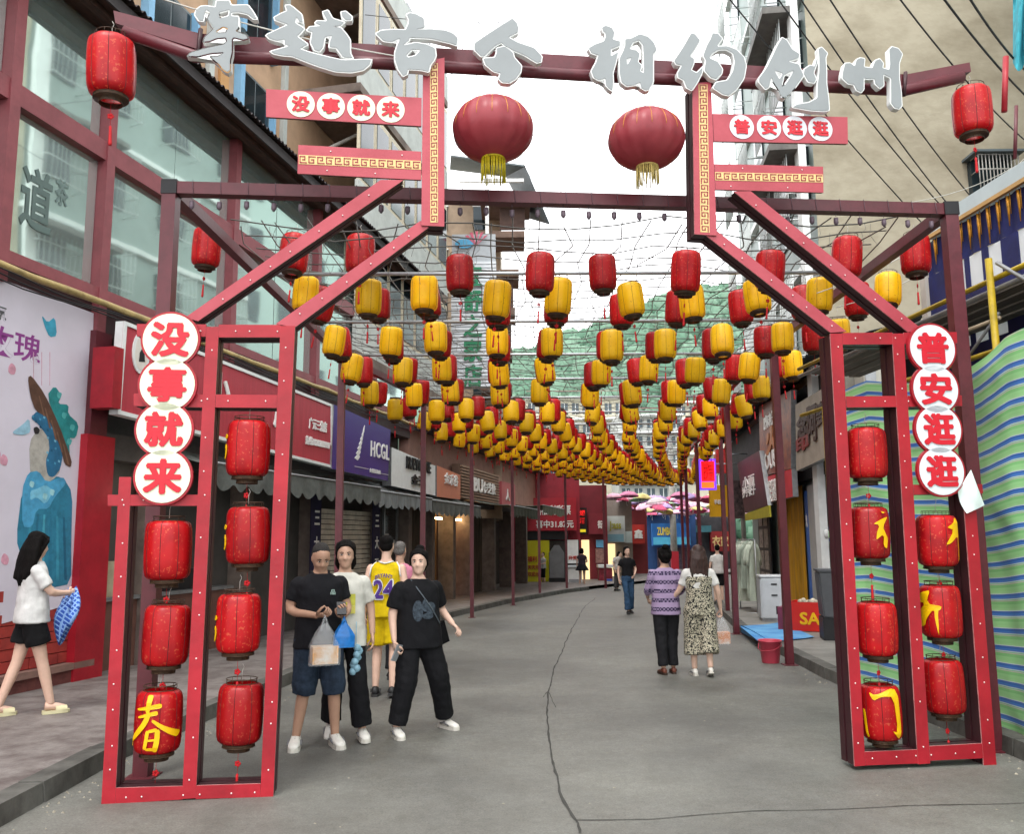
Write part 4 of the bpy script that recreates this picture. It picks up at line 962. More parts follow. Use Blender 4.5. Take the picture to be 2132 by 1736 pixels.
# things glimpsed in the shop behind the tower
o = thing_on(FR, "market_stall_counter", "dark counter with goods inside the shop behind the left tower", "counter")
bx("counter", o, (1.6, 4.6, .1, .7, .0, .95), mat("counter_panel", "6E4A40", .6, .15, 4)); bx("top", o, (1.55, 4.65, .05, .75, .952, 1.0), STEEL)
bx("sack", o, (1.7, 2.2, .15, .6, 1.002, 1.45), mat("beige_sack", "B9AC90", .8, .15, 5)); bx("case", o, (2.9, 3.8, .15, .6, 1.002, 1.3), BLACK)
# orange apartment block behind
AF = LEFT; dW = 1.5
zr = AF.loc(836, 57, .3)[1]; se = AF.loc(903, 300, .3)[0]
ab = thing_on(FR, "apartment_block", "tan orange apartment block with blue window reveals and enclosed balconies above the eave", "building")
TAN = mat("tan_render", "C2A083", .8, .1, 1.2, .1, col2="A68A70"); TAN2 = mat("orange_stripe", "CC9C68", .8, .1, 1.5); BLUE = mat("blue_reveal", "86B6D8", .6, .08, 4); SOF = mat("stained_soffit", "8F7F75", .9, .25, 1.2, .2, col2="5C524C")
bx("wall", ab, (-4, se, dW, dW + 8, 4.8, zr + .0), TAN)
cols = [-1.6, 1.35, 4.3, 7.25]
for s in cols:
    for k, z in enumerate((6.05, 9.05, 12.05, 15.05)):
        if z + 2.3 > zr: continue
        w = bx("window", ab, (s - .62, s + .62, dW - .03, dW + .02, z, z + 2.25), mat("window_frame_grey", "6E7679", .5, .1, 5))
        bx("pane", w, (s - .56, s - .03, dW - .045, dW - .032, z + .06, z + 2.19), DGLASS); bx("pane", w, (s + .03, s + .56, dW - .045, dW - .032, z + .06, z + 2.19), DGLASS)
        bx("reveal", w, (s - .78, s - .625, dW - .16, dW - .002, z - .05, z + 2.3), BLUE); bx("reveal", w, (s + .625, s + .70, dW - .16, dW - .002, z - .05, z + 2.3), BLUE)
    bx("stripe", ab, (s + 1.15, s + 1.32, dW - .10, dW - .003, 5, zr - .2), mat("pale_pilaster", "BFC4C0", .7, .08, 4)); bx("stripe", ab, (s - 1.35, s - 1.05, dW - .06, dW - .003, 5, zr - .2), TAN2)
for k, z in enumerate((5.6, 8.7, 11.8, 14.9)):
    if z > zr - .6: break
    bx("balcony_slab", ab, (9.0, se, -.15, dW - .003, z, z + .2), SOF)
    bx("balcony_front", ab, (9.0, se, -.15, -.06, z + .202, z + 1.0), mat("pale_balcony", "C9CDC8", .7, .1, 3))
    n = 7; w = (se - 9.0) / n
    for i in range(n):
        f = bx("balcony_window", ab, (9.0 + w * i + .02, 9.0 + w * (i + 1) - .02, -.13, -.08, z + 1.002, min(z + 3.0, zr)), mat("balcony_frame", "D9CDB4", .6, .08, 4))
        bx("pane", f, (9.0 + w * i + .12, 9.0 + w * (i + 1) - .12, -.145, -.132, z + 1.1, min(z + 2.85, zr - .1)), DGLASS)
    mb = MB(); mb.tube([(8.6, 1.45, z - 1.9), (10.6, .0, z - .02)], .05, 6); mb.build("brace", mat("pale_pipe", "A7A39B", .6, .1, 5), ab)
bx("parapet", ab, (-4.05, se + .05, .1, dW + 8, zr + .003, zr + .35), mat("parapet_concrete", "B9BDB6", .8, .1, 3))
o = thing_on(FR, "vertical_sign", "tall pink red vertical sign with white strokes on the orange block", "sign")
s0, z0 = AF.loc(757, 130, .1); s1 = AF.loc(785, 130, .1)[0]
bx("board", o, (s0, s1, -.05, .15, z0, z0 + 4), mat("pink_vertical_sign", "D98A96", .5, .15, 3))
for k in range(3): lettering("酒店楼"[k], o, (s0 + .15, s1 - .15, z0 + .3 + (2 - k) * 1.25, z0 + 1.3 + (2 - k) * 1.25), -.052, mat("crimson_letters", "B02A40", .5, .05, 4), .03, .02)

for s, z, lab in ((2.05, 2.35, "bare bright bulb glowing in the shop behind the left tower"), (12.0, 2.5, "added white fill tube brightening the papered shop door"), (4.2, 2.6, "added white fill tube over the counter behind the left tower")):  # the bulb is a shop lamp; the two tubes are added fill light
    mb = MB()
    if "bulb" in lab: mb.ball((s, -.3, z), .055, 12); mb.tube([(s, -.3, z + .05), (s, -.3, z + .4)], .006, 4)
    else: mb.tube([(s - .45, .45, z), (s + .45, .45, z)], .022, 8)
    tag(mb.build("shop_lamp_and_fill", glow("white_lamp_and_fill", "FFF1DC", 14), None, loc=FR.O, rot=(0, 0, FR.phi)), lab, "lamp")
# ------------------------------------------------------------------ the far end of the street
def yb(u0, v0, u1, v1, Y):
    a = at_y(u0, v1, Y); b = at_y(u1, v0, Y); return min(a.x, b.x), max(a.x, b.x), min(a.z, b.z), max(a.z, b.z)
def fbox(name, parent, px, Y, dep, m, **kw):
    x0, x1, z0, z1 = yb(*px, Y); mb = MB(); mb.box(x0, x1, Y, Y + dep, z0, z1); return mb.build(name, m, parent, **kw)
def ftext(txt, parent, px, Y, m, bold=.02, keep=False):
    x0, x1, z0, z1 = yb(*px, Y); return lettering(txt, parent, (x0, x1, z0, z1), Y, m, bold, .03, keep=keep)
GW = mat("terrace_render", "A7947F", .8, .15, 2, .1); SHEET = mat("grey_roof_sheet", "5F696D", .6, .2, 3, .1, stretch=(.3, 5, 5))
tb = thing("terraced_building", "tall stained tan house with stacked terraces and a grey sheet roof beyond the apartment block", "building")
Y = 31.5
fbox("wall", tb, (870, 400, 1052, 1060, Y), 31.5, 6, GW) if False else fbox("wall", tb, (880, 395, 1040, 1080), Y, 6, GW)
for px in ((1000, 405, 1103, 425), (1000, 480, 1092, 494), (1000, 560, 1080, 575), (1000, 640, 1072, 655), (1000, 725, 1066, 738), (1000, 800, 1066, 812)): fbox("terrace_slab", tb, px, Y - 1.6, 1.597, mat("brown_slab", "7A6458", .85, .2, 2, .1))
for px in ((1042, 575, 1068, 640), (1042, 660, 1064, 722), (1044, 740, 1062, 798), (1040, 425, 1092, 478)): fbox("terrace_screen", tb, px, Y - 1.2, .08, mat("dark_screen", "5B463F", .8, .2, 3))
for v in (430, 520, 610, 700, 790):
    for u in (905, 985):
        w = fbox("window", tb, (u, v, u + 26, v + 48), Y - .05, .047, DGLASS); fbox("frame", w, (u - 2, v - 3, u + 28, v), Y - .07, .1, WHITE)
mb = MB(); P = [at_y(938, 322, Y - 2), at_y(1092, 343, Y - 2), at_y(1094, 370, Y + 1), at_y(936, 350, Y + 1)]
q = [(p.x, p.y, p.z) for p in P]; mb.add(q + [(x, y, z - .06) for x, y, z in q], [(0, 1, 2, 3), (7, 6, 5, 4), (0, 4, 5, 1), (1, 5, 6, 2)]); mb.build("roof_sheet", SHEET, tb)
P = [at_y(1092, 343, Y - 2), at_y(1144, 464, Y - 2), at_y(1095, 450, Y + 1), at_y(1050, 360, Y + 1)]
mb = MB(); q = [(p.x, p.y, p.z) for p in P]; mb.add(q + [(x, y, z - .06) for x, y, z in q], [(0, 1, 2, 3), (7, 6, 5, 4), (0, 4, 5, 1), (1, 5, 6, 2), (2, 6, 7, 3), (3, 7, 4, 0)]); mb.build("roof_sheet", SHEET, tb)
fbox("gutter", tb, (955, 371, 1090, 379), Y - 2.1, .1, WHITE); fbox("downpipe", tb, (1010, 380, 1017, 486), Y - 2.1, .1, WHITE)
# white slatted tower sign
ts = thing("tower_sign", "tall white slatted sign with green characters and two small emblems", "sign")
Y = 27.0; x0, x1, z0, z1 = yb(940, 487, 1031, 806, Y)
mb = MB(); mb.box(x0, x1, Y, Y + .3, z0, z1); mb.build("board", mat("sign_backing", "AEB4B9", .6, .08, 3), ts)
n = 44
for i in range(n):
    a = z0 + (z1 - z0) * i / n; mb = MB(); mb.box(x0 - .02, x1 + .02, Y - .05, Y - .002, a + .012, a + (z1 - z0) / n - .018)
    if i < 36: mb.build("slat", mat("white_slat", "DCE1E6", .5, .06, 4), ts)
GRN = mat("green_letters", "0E7A50", .5, .05, 4)
for i, ch in enumerate("宜舒之家店"):
    v = 552 + i * 52; x_0, x_1, a, b = yb(966, v, 1002, v + 44, Y - .06); lettering(ch, ts, (x_0, x_1, a, b), Y - .052, GRN, .035, .05)
mb = MB()
c = at_y(991, 505, Y - .06)
for k in range(5):
    w = math.radians(40 + k * 25); mb.prism([(c.x, c.z - .1), (c.x + .42 * math.cos(w) - .04, c.z + .36 * math.sin(w)), (c.x + .42 * math.cos(w) + .06, c.z + .36 * math.sin(w) + .03)], Y - .075, Y - .055)
mb.build("fan_emblem", mat("rose_print", "C2566E", .5, .05, 4), ts)["kind"] = "stuff"
mb = MB(); c = at_y(966, 507, Y - .06); mb.prism([(c.x + .3 * math.cos(t * .5), c.z + .16 * math.sin(t * .5)) for t in range(13)], Y - .07, Y - .055); mb.build("swirl_emblem", mat("blue_print", "4C9CC4", .5, .05, 4), ts)
fbox("roof_light", None, (0, 0, 1, 1), 30, .01, WHITE) if False else None
# lottery shop and its neighbours
def shop(name, label, px, Y, dep, m, cat="shop"):
    o = thing(name, label, cat); fbox("wall", o, px, Y, dep, m); return o
RS = mat("bright_red_sign", "A81C2C", .5, .1, 2); YP = mat("yellow_panel", "D2CC12", .5, .05, 3); RTXT = mat("red_letters_small", "B5301E", .5, .05, 4)
o = shop("lottery_shop", "red fronted lottery shop with a yellow poster wall beside its door", (1060, 985, 1205, 1232), 39.4, 5, mat("red_shop_wall", "8E2030", .6, .12, 2))
fbox("sign_board", o, (1097, 1036, 1199, 1105), 38.9, .45, RS); ftext("中国福利彩票", o, (1097, 1052, 1187, 1072), 38.9, PAINTW, .03); ftext("喜中31.87元", o, (1116, 1083, 1193, 1099), 38.9, PAINTW, .03)
fbox("dark_lintel", o, (1097, 1106, 1182, 1124), 39.2, .18, BLACK)
y_ = fbox("poster_wall", o, (1097, 1125, 1143, 1217), 39.2, .15, YP); ftext("福利", y_, (1098, 1158, 1117, 1170), 39.2, RTXT, .02); ftext("天天开奖", y_, (1098, 1176, 1130, 1186), 39.2, RTXT, .02); ftext("欢迎光临", y_, (1098, 1190, 1130, 1200), 39.2, RTXT, .02)
fbox("doorway", o, (1144, 1125, 1205, 1222), 39.3, .08, DARK)
fbox("white_poster", o, (1181, 1124, 1203, 1173), 39.1, .05, WHITE); ftext("开奖", o, (1183, 1157, 1201, 1166), 39.1, RTXT, .02)
o = thing("wardrobe_cabinet", "grey zipped cloth stall cover standing beside the yellow poster wall", "stall cover"); fbox("cover", o, (1144, 1150, 1174, 1203), 38.6, .6, mat("grey_tarpaulin", "77797B", .8, .1, 4))
mb = MB(); x0, x1, z0, z1 = yb(1144, 1135, 1174, 1151, 38.6); mb.prism([(x0, z0), (x1, z0), ((x0 + x1) / 2 + .1, z1), ((x0 + x1) / 2 - .1, z1)], 38.6, 39.19); mb.build("peak", mat("grey_tarpaulin", "77797B", .8, .1, 4), o); fbox("base", o, (1143, 1203.5, 1176, 1220), 38.7, .45, BLACK)
o = thing("chest_freezer", "white chest freezer on the pavement under the white poster", "freezer"); fbox("body", o, (1182, 1182, 1211, 1216), 38.2, .8, WHITE); fbox("lid", o, (1181, 1178, 1212, 1181.6), 38.15, .9, mat("freezer_lid", "C9D2D6", .3, .05, 4)); fbox("vent", o, (1184, 1206, 1209, 1213), 38.17, .025, STEEL)
o = shop("corner_shop", "maroon shop with vertical dark red lit sign past the lottery shop", (1203, 1010, 1262, 1228), 42, 5, mat("maroon_shop_wall", "70202C", .6, .12, 2))
v_ = fbox("vertical_sign", o, (1202, 1057, 1221, 1112), 41.4, .3, BLACK); ftext("烟", v_, (1206, 1062, 1217, 1074), 41.4, glow("red_led_text", "D02020", .6), .02); ftext("酒", v_, (1206, 1078, 1217, 1090), 41.4, glow("red_led_text", "D02020", .6), .02); fbox("lit_strip", v_, (1204, 1102, 1219, 1108), 41.37, .03, glow("yellow_led", "C8B820", .5))
fbox("sign_board", o, (1225, 1068, 1256, 1112), 41.6, .35, mat("maroon_sign", "7A2430", .5, .1, 3)); ftext("街", o, (1244, 1084, 1253, 1100), 41.6, PAINTW, .03)
fbox("lit_doorway", o, (1212, 1124, 1226, 1222), 41.8, .15, glow("shop_light", "E6CF9A", .8)); fbox("poster", o, (1241, 1124, 1256, 1140), 41.8, .1, mat("sky_poster", "63A7CE", .5, .1, 3)); fbox("poster", o, (1240, 1142, 1256, 1172), 41.8, .1, mat("mixed_poster", "A88078", .5, .3, 12))
o = shop("drinks_shop", "pale drinks shop with a white and blue billboard", (1256, 1040, 1314, 1226), 46, 4, mat("pale_shop_wall", "8A8078", .7, .12, 2))
b_ = fbox("billboard", o, (1258, 1074, 1300, 1129), 45.4, .3, mat("white_billboard", "CDD6D4", .5, .05, 3)); ftext("J:ass", b_, (1268, 1085, 1292, 1106), 45.4, mat("lime_letters", "B5B53A", .5, .05, 4), .02); fbox("blue_band", b_, (1260, 1112, 1298, 1128), 45.37, .025, mat("pale_blue_band", "8EC3D6", .5, .05, 4))
fbox("side_panel", o, (1301, 1106, 1315, 1130), 45.6, .2, mat("pale_side_panel", "B9C8C8", .5, .08, 4)); fbox("lit_doorway", o, (1266, 1132, 1280, 1215), 45.8, .15, glow("shop_light", "E6CF9A", .8))
o = shop("bakery_shop", "red fronted shop between the billboard and the blue shop", (1312, 1050, 1345, 1226), 50, 4, mat("brick_red_wall", "7E2A2E", .6, .12, 2)); fbox("sign_board", o, (1312, 1092, 1341, 1132), 49.4, .3, mat("poppy_sign", "B5332C", .5, .08, 3)); ftext("鑫", o, (1320, 1103, 1337, 1121), 49.4, PAINTW, .03)
o = shop("phone_shop", "blue fronted shop under the paper umbrellas with yellow lettering on its sign", (1340, 1050, 1446, 1226), 60, 4, mat("blue_shop_wall", "20406E", .6, .12, 2)); s_ = fbox("sign_board", o, (1358, 1089, 1436, 1136), 59.2, .4, mat("blue_sign", "2465A8", .5, .08, 3)); ftext("ZUMBOK", s_, (1368, 1098, 1405, 1114), 59.2, mat("yellow_letters", "D9C24A", .5, .05, 4), .03); fbox("pale_band", s_, (1360, 1118, 1436, 1134), 59.15, .04, mat("cyan_band", "4FA9C9", .5, .08, 4)); fbox("shop_interior", o, (1370, 1140, 1436, 1215), 59.8, .15, mat("dim_shop", "4A3A48", .7, .4, 9))
o = shop("tail_shop", "dark shop with a dull red sign at the street end", (1440, 1060, 1530, 1230), 62, 4, mat("dim_wall", "3C3A3E", .7, .2, 3)); fbox("sign_board", o, (1480, 1106, 1518, 1148), 61.4, .4, mat("dull_red_sign", "8A1F22", .5, .1, 3)); ftext("衣家", o, (1483, 1116, 1515, 1138), 61.4, GOLD, .03); fbox("teal_board", o, (1448, 1094, 1480, 1108), 61.3, .3, mat("teal_sign", "3B6E78", .5, .1, 3))
# stall with boxes
o = thing("market_stall", "small street stall with red boxes in front of the corner shop", "stall"); fbox("table", o, (1245, 1176, 1276, 1182), 40, .8, WHITE); fbox("skirt", o, (1247, 1183, 1274, 1212), 40.05, .6, mat("stall_red", "8E2C3A", .7, .3, 6)); fbox("crate", o, (1263, 1206, 1274, 1216), 39.6, .3, mat("blue_crate", "2E55B0", .5, .05, 4))
# grey concrete electric column
o = thing("concrete_pole", "pale concrete utility pole in front of the blue shop", "pole"); mb = MB(); p = at_y(1405, 1215, 56); mb.lathe([(.24, -.6), (.16, 9.0)], 10, 0, (p.x, p.y, p.z), cap=True); mb.build("shaft", TILEG, o); fbox("red_wrap", o, (1398, 1148, 1412, 1195), 55.7, .2, RS)
# paper umbrellas strung beyond the lanterns
UM = [("pink", "CC7FA4"), ("pale pink", "D8A9BE"), ("white", "D2C6CC"), ("lilac", "AA90C2"), ("mint", "A3C79E"), ("lemon", "D8CF88"), ("rose", "C94F74")]
ume = {}
for nm, col in UM:
    mb = MB(); mb.lathe([(.02, .24), (.28, .18), (.5, .03), (.52, -.03)], 8, 0, sm=False); mb.tube([(0, 0, .3), (0, 0, -.35)], .012, 4, 1); ume[nm] = mb.mesh("paper_umbrella", [mat("umbrella_" + nm.replace(" ", "_"), col, .7, .1, 4), WHITE])
rs = random.Random(31)
for i in range(16):
    Yr = 43 + i * 1.3
    for j in range(9):
        nm = UM[rs.randrange(7)][0]; c = (i * 7 + j) % 7
        u = 1185 + 350 * (j + rs.uniform(.1, .9)) / 9 + i * 2; zz = 3.55 - i * .02 + rs.uniform(-.2, .25); X = (u - CX) / FPX * Yr
        put("paper_umbrella", ume[nm], None, (X, Yr, zz), (rs.gauss(0, .15), rs.gauss(0, .15), rs.uniform(0, 1)), "%s paper umbrella strung over the far end of the street" % nm, "umbrella", "%s umbrellas over the street end" % nm)
# far town: pale apartment houses and the wooded hill
PW = mat("pale_far_wall", "B9BBB6", .8, .1, .8, 0); PW2 = mat("cream_far_wall", "C2BCA8", .8, .1, .8, 0)
for px, Y, m, lab, nr, nc in (((1095, 826, 1300, 1060), 95, PW2, "long cream house with a railed roof terrace below the hill", 4, 9), ((1035, 880, 1120, 1060), 82, PW, "narrow grey white house to the left of the cream house", 4, 3), ((1290, 862, 1420, 1060), 88, PW, "grey white apartment house with balconies right of the cream house", 5, 5), ((1405, 835, 1560, 1060), 100, PW2, "wide pale house behind the right lantern rows", 5, 6)):
    o = thing("town_house", lab, "house", (0, 0, 0), 0, "pale houses below the hill"); fbox("wall", o, px, Y, 8, m); W_ = (px[2] - px[0]) / nc; H_ = 180 / nr
    for r in range(nr):
        fbox("ledge", o, (px[0] - 2, px[1] + r * H_ - 2, px[2] + 2, px[1] + r * H_ + 3), Y - .9, .898, WHITE)
        for c in range(nc):
            u = px[0] + c * W_ + W_ * .2; v = px[1] + r * H_ + H_ * .3; w = fbox("window", o, (u, v, u + W_ * .6, v + H_ * .5), Y - .06, .058, mat("far_window", "56646C", .3, .25, 1.5)); fbox("mullion", w, (u + W_ * .28, v, u + W_ * .32, v + H_ * .5), Y - .09, .028, WHITE)
    fbox("roof_rail", o, (px[0], px[1] - 14, px[2], px[1] - 11), Y - .2, .1, mat("rail_red_brown", "7A5A56", .7, .1, 4))
# wooded hill
def hz(x, y):
    t = max(0, (y - 120) / 130); return -1 + 66 * (t * t * (3 - 2 * t) if t < 1 else 1) * (1 + .12 * noise.noise(Vector((x * .012, y * .01, 3)))) * (.72 + .28 * max(-1, min(1, (x + 10) / 60)))
mb = MB(); mb.grid(lambda a, b: (-160 + 420 * a, 110 + 190 * b, hz(-160 + 420 * a, 110 + 190 * b)), 60, 30)
mb.build("hill", mat("hazed_hill_ground", "4E6A58", .9, .2, .05), kind='structure')
LEAF = [mat("hazed_leaf", "5C7865", .9, .06, .5, col2="4C6856"), mat("hazed_leaf_light", "688470", .9, .06, .5, col2="587462"), mat("hazed_leaf_dark", "50705C", .9, .06, .5, col2="42604E")]  # no air volume: haze is greyed into the leaf and ground colours
mb = MB(); rs = random.Random(77)
for i in range(1500):
    y = rs.uniform(135, 262); x = (rs.uniform(960, 1680) - CX) / FPX * y; z = hz(x, y); R = rs.uniform(1.6, 3.4); mi = rs.randrange(3)
    b0 = MB(); b0.ball((0, 0, 0), 1, 9); sd = rs.uniform(0, 99)
    mb.add([(x + R * .93 * q[0] * (1 + .35 * noise.noise(Vector((q[0] * 2 + sd, q[1] * 2, q[2] * 2)))), y + R * .93 * q[1], z + R * .8 + R * 1.1 * q[2] * (1 + .3 * noise.noise(Vector((q[0] * 2, q[1] * 2 + sd, q[2] * 2))))) for q in b0.v], b0.f, mi, True)
    for k in range(18):
        th = rs.uniform(0, 6.28); ph = math.acos(rs.uniform(-.5, 1)); q = R * rs.uniform(.85, 1.06); c = Vector((x + q * math.sin(ph) * math.cos(th), y + q * math.sin(ph) * math.sin(th), z + R * .9 + q * math.cos(ph) * 1.15)); s = rs.uniform(.2, .5)
        nn = Vector((math.sin(ph) * math.cos(th) + rs.gauss(0, .25), math.sin(ph) * math.sin(th) + rs.gauss(0, .25), math.cos(ph) + rs.gauss(0, .25))).normalized(); a = nn.orthogonal().normalized(); b = nn.cross(a)
        mb.add([c - a * s, c + b * s, c + a * s, c - b * s * .8], [(0, 1, 2, 3)], mi)
tag(mb.build("hillside_wood", LEAF), "haze-tinted green wooded hillside closing the view above the far houses", "wood", None, "stuff")
# ------------------------------------------------------------------ right side of the street
FR = RIGHT
# beige gabled block: blank gable to the viewer, caged windows to the street
gx = at_y(1697, 400, 17.6); GB = Frame((gx.x, gx.y, 0), 0.0)
BEI = mat("rough_beige_render", "A59D8A", .9, .16, .9, .35, col2="857C69", bscale=7, stretch=(.8, 1, 1.25)); GT_ = mat("grey_wall_tile", "8D9C97", .45, .08, 2, .05)
gbld = thing("gabled_apartment_block", "tall beige rendered block with a blank side wall and white caged windows facing the street", "building")
ang = math.atan2(.106, .994)
mb = MB(); dx, dy = math.sin(ang), math.cos(ang)
a = Vector((gx.x, gx.y, 0)); b = a + Vector((dx, dy, 0)) * 10; c = b + Vector((9, -.6, 0)); d = a + Vector((9.5, -.6, 0)); Z1 = 22
v = [(*p.xy, z) for z in (-.4, Z1) for p in (a, d, c, b)]
mb.add(v, [(0, 1, 5, 4)], 0); mb.add(v, [(3, 0, 4, 7)], 1); mb.add(v, [(1, 2, 6, 5), (2, 3, 7, 6), (4, 5, 6, 7)], 0); mb.build("wall", [BEI, GT_], gbld)
SF = Frame(b, math.atan2(-dy, -dx))             # street face: s grows towards the viewer
fo = put("street_face", None, gbld); fo.location = SF.O; fo.rotation_euler = (0, 0, SF.phi)
for z in range(5, 21, 3):
    mb = MB(); mb.box(0.1, 9.98, -.14, -.003, z + 2.55, z + 2.7); mb.build("band", WHITE, fo)
    for s in (1.4, 4.2, 7.0, 9.0):
        mb = MB(); mb.box(s - .6, s + .6, -.05, -.003, z + .7, z + 2.2); mb.build("window", DGLASS, fo)
        mb = MB()
        for i in range(9): mb.tube([(s - .7 + i * .175, -.5, z + .5), (s - .7 + i * .175, -.5, z + 2.35)], .014, 4)
        for zz in (.5, 1.1, 1.7, 2.35): mb.tube([(s - .7, -.004, z + zz), (s - .7, -.5, z + zz), (s + .7, -.5, z + zz), (s + .7, -.004, z + zz)], .016, 4)
        mb.build("window_cage", mat("white_cage_bar", "CFD4D2", .5, .05, 6), fo)["kind"] = "stuff"
mb = MB(); mb.box(7.2, 9.95, -.9, -.16, 10, 10.15); mb.box(7.2, 9.95, -.9, -.16, 13.2, 13.35); mb.box(7.2, 9.95, -.9, -.16, 16.4, 16.55); mb.build("balcony_slab", mat("balcony_tile", "6C6965", .7, .2, 4), fo)["kind"] = "stuff"
mb = MB(); mb.box(9.6, 9.98, -.3, -.145, 0, 21.9); mb.build("corner_strip", WHITE, fo)
for z in (12.0, 8.6):
    mb = MB(); mb.box(gx.x + .3, gx.x + 9, gx.y - .015 - .3, gx.y + .0, z, z + .03); 
# window with a cage in the gable
cw = thing("caged_window", "small dark window with a rusty white burglar cage in the beige gable", "window")
x0, x1, z0, z1 = yb(2042, 320, 2118, 398, gx.y - .65); Yc = gx.y - .65
mb = MB(); mb.box(x0, x1, Yc + .3, Yc + .45, z0, z1); mb.build("pane", DGLASS, cw)
mb = MB()
for i in range(12): x = x0 + (x1 - x0) * i / 11; mb.tube([(x, Yc, z0), (x, Yc, z1)], .014, 4)
for z in (z0, (z0 * .4 + z1 * .6), z1): mb.tube([(x0, Yc + .3, z), (x0, Yc, z), (x1, Yc, z), (x1, Yc + .3, z)], .016, 4)
mb.build("cage", mat("pale_rust_bar", "A9A7A2", .6, .2, 8), cw)["kind"] = "stuff"; mb = MB(); mb.box(x0 - .1, x1 + .1, Yc - .1, Yc + .5, z1 + .02, z1 + .07); mb.build("hood", SHEET, cw)
# tiled block standing outside the frame, which the mirror glass opposite reflects
tbk = thing("tiled_apartment_block", "pale green tiled apartment block that the mirror glass reflects", "building", (10.2, 14.4, 0), math.radians(-84))
GTILE = bpy.data.materials.new("green_wall_tile"); GTILE.use_nodes = True; n = GTILE.node_tree.nodes; l = GTILE.node_tree.links
tc = n.new("ShaderNodeTexCoord"); mp = n.new("ShaderNodeMapping"); mp.inputs["Rotation"].default_value = (math.pi / 2, 0, 0); bt = n.new("ShaderNodeTexBrick"); bt.offset = 0
bt.inputs["Scale"].default_value = 1; bt.inputs["Brick Width"].default_value = .3; bt.inputs["Row Height"].default_value = .22; bt.inputs["Mortar Size"].default_value = .012
bt.inputs["Color1"].default_value = lin("DFEBE6"); bt.inputs["Color2"].default_value = lin("D4E2DC"); bt.inputs["Mortar"].default_value = lin("9FB2AC")
l.new(tc.outputs["Object"], mp.inputs[0]); l.new(mp.outputs[0], bt.inputs["Vector"]); l.new(bt.outputs["Color"], n["Principled BSDF"].inputs["Base Color"]); n["Principled BSDF"].inputs["Roughness"].default_value = .4
mb = MB(); mb.box(0, 17, 0, 8, -.2, 21); mb.build("wall", GTILE, tbk)
for z in range(4, 20, 3):
    for s in (1.8, 5.0, 8.2, 11.4, 14.6):
        mb = MB(); mb.box(s - .75, s + .75, -.03, -.002, z, z + 1.5); mb.build("window", DGLASS, tbk)
        mb = MB()
        for i in range(9): mb.tube([(s - .8 + i * .2, -.45, z - .2), (s - .8 + i * .2, -.45, z + 1.4)], .018, 4)
        for zz in (-.2, .6, 1.4): mb.tube([(s - .8, -.003, z + zz), (s - .8, -.45, z + zz), (s + .8, -.45, z + zz), (s + .8, -.003, z + zz)], .02, 4)
        mb.build("window_cage", mat("white_cage_bar", "CFD4D2", .5, .05, 6), tbk)["kind"] = "stuff"
rb = thing("rear_apartment_block", "grey tiled block standing back behind the beige block", "building")
mb = MB(); mb.box(13.2, 21, 30, 43.5, -.4, 24); mb.build("wall", GTILE, rb)
for z in range(3, 22, 3):
    for y in (31.5, 34, 36.5, 39, 41.5): mb = MB(); mb.box(13.15, 13.197, y - .6, y + .6, z, z + 1.5); mb.build("window", DGLASS, rb)
rb2 = thing("rear_tower_block", "second grey tiled block further back behind the beige block", "building")
mb = MB(); mb.box(18.8, 27, 44.5, 62, -.6, 26); mb.build("wall", GTILE, rb2)
for z in range(3, 24, 3):
    for y in (46, 49, 52, 55, 58): mb = MB(); mb.box(18.75, 18.797, y - .7, y + .7, z, z + 1.5); mb.build("window", DGLASS, rb2)
# ---- shop row
sr = thing_on(FR, "shop_row", "row of narrow open shops along the right pavement under hanging boards", "shop front")
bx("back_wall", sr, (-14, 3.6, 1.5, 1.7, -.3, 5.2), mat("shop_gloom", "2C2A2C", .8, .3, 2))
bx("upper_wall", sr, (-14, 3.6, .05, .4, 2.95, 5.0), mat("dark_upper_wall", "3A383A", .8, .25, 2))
for s, m in ((-9.3, TILEG), (-5.6, TILEG), (-2.35, mat("pale_pier", "8D8880", .7, .1, 3)), (2.7, TILEG), (3.4, TILEG)): bx("pier", sr, (s - .17, s + .17, .06, .16, -.3, 2.945), m)
mb = MB(); mb.grid(lambda a, b: (-14 + 18 * a, -.6 + 2.2 * b, 5.02 + .7 * b + .05 * abs(math.sin(a * 18 / .22 * 3.14)) + .05 * noise.noise(Vector((a * 40, b * 5, 0)))), 330, 6); mb.build("roof_tiles", mat("dark_roof_tile", "34363A", .8, .25, 6, .2), sr)
for i in range(3): bx("interior_shelf", sr, (-4.4 + i * 1.9, -3.2 + i * 1.9, 1.2, 1.48, .4, 2.2), mat("shelf_goods_%d" % i, ["8C7A66", "7A6E74", "6A7280"][i], .7, .5, 14))
def rsign(label, pts, d0, m, dep=.12, name="shop_sign"):
    o = thing_on(FR, name, label, "sign"); mb = MB(); mb.prism(fq(FR, pts, d0), d0, d0 + dep, 0, 1); mb.build("board", [m, STEEL], o); return o
def rtext(o, txt, px, d, m, bold=.02):
    P = fq(FR, [(px[0], px[1]), (px[2], px[1]), (px[2], px[3]), (px[0], px[3])], d); xs = [p[0] for p in P]; zs = [p[1] for p in P]
    return lettering(txt, o, (min(xs), max(xs), min(zs), max(zs)), d, m, bold, .02)
BRN = mat("brown_letters", "3E241A", .6, .15, 6)
o = rsign("beige stone sign with dark brown characters and a red seal beside the right tower", [(1655, 843), (1719, 804), (1719, 952), (1657, 981)], -.25, mat("beige_sign", "9F9384", .7, .12, 3, .1))
rtext(o, "念", (1661, 868, 1680, 903), -.255, BRN, .05); rtext(o, "阿", (1684, 848, 1699, 915), -.255, BRN, .03); rtext(o, "婆", (1701, 842, 1716, 880), -.255, BRN, .03); rtext(o, "印", (1659, 915, 1683, 932), -.255, mat("seal_red", "7E2622", .6, .1, 6), .06)
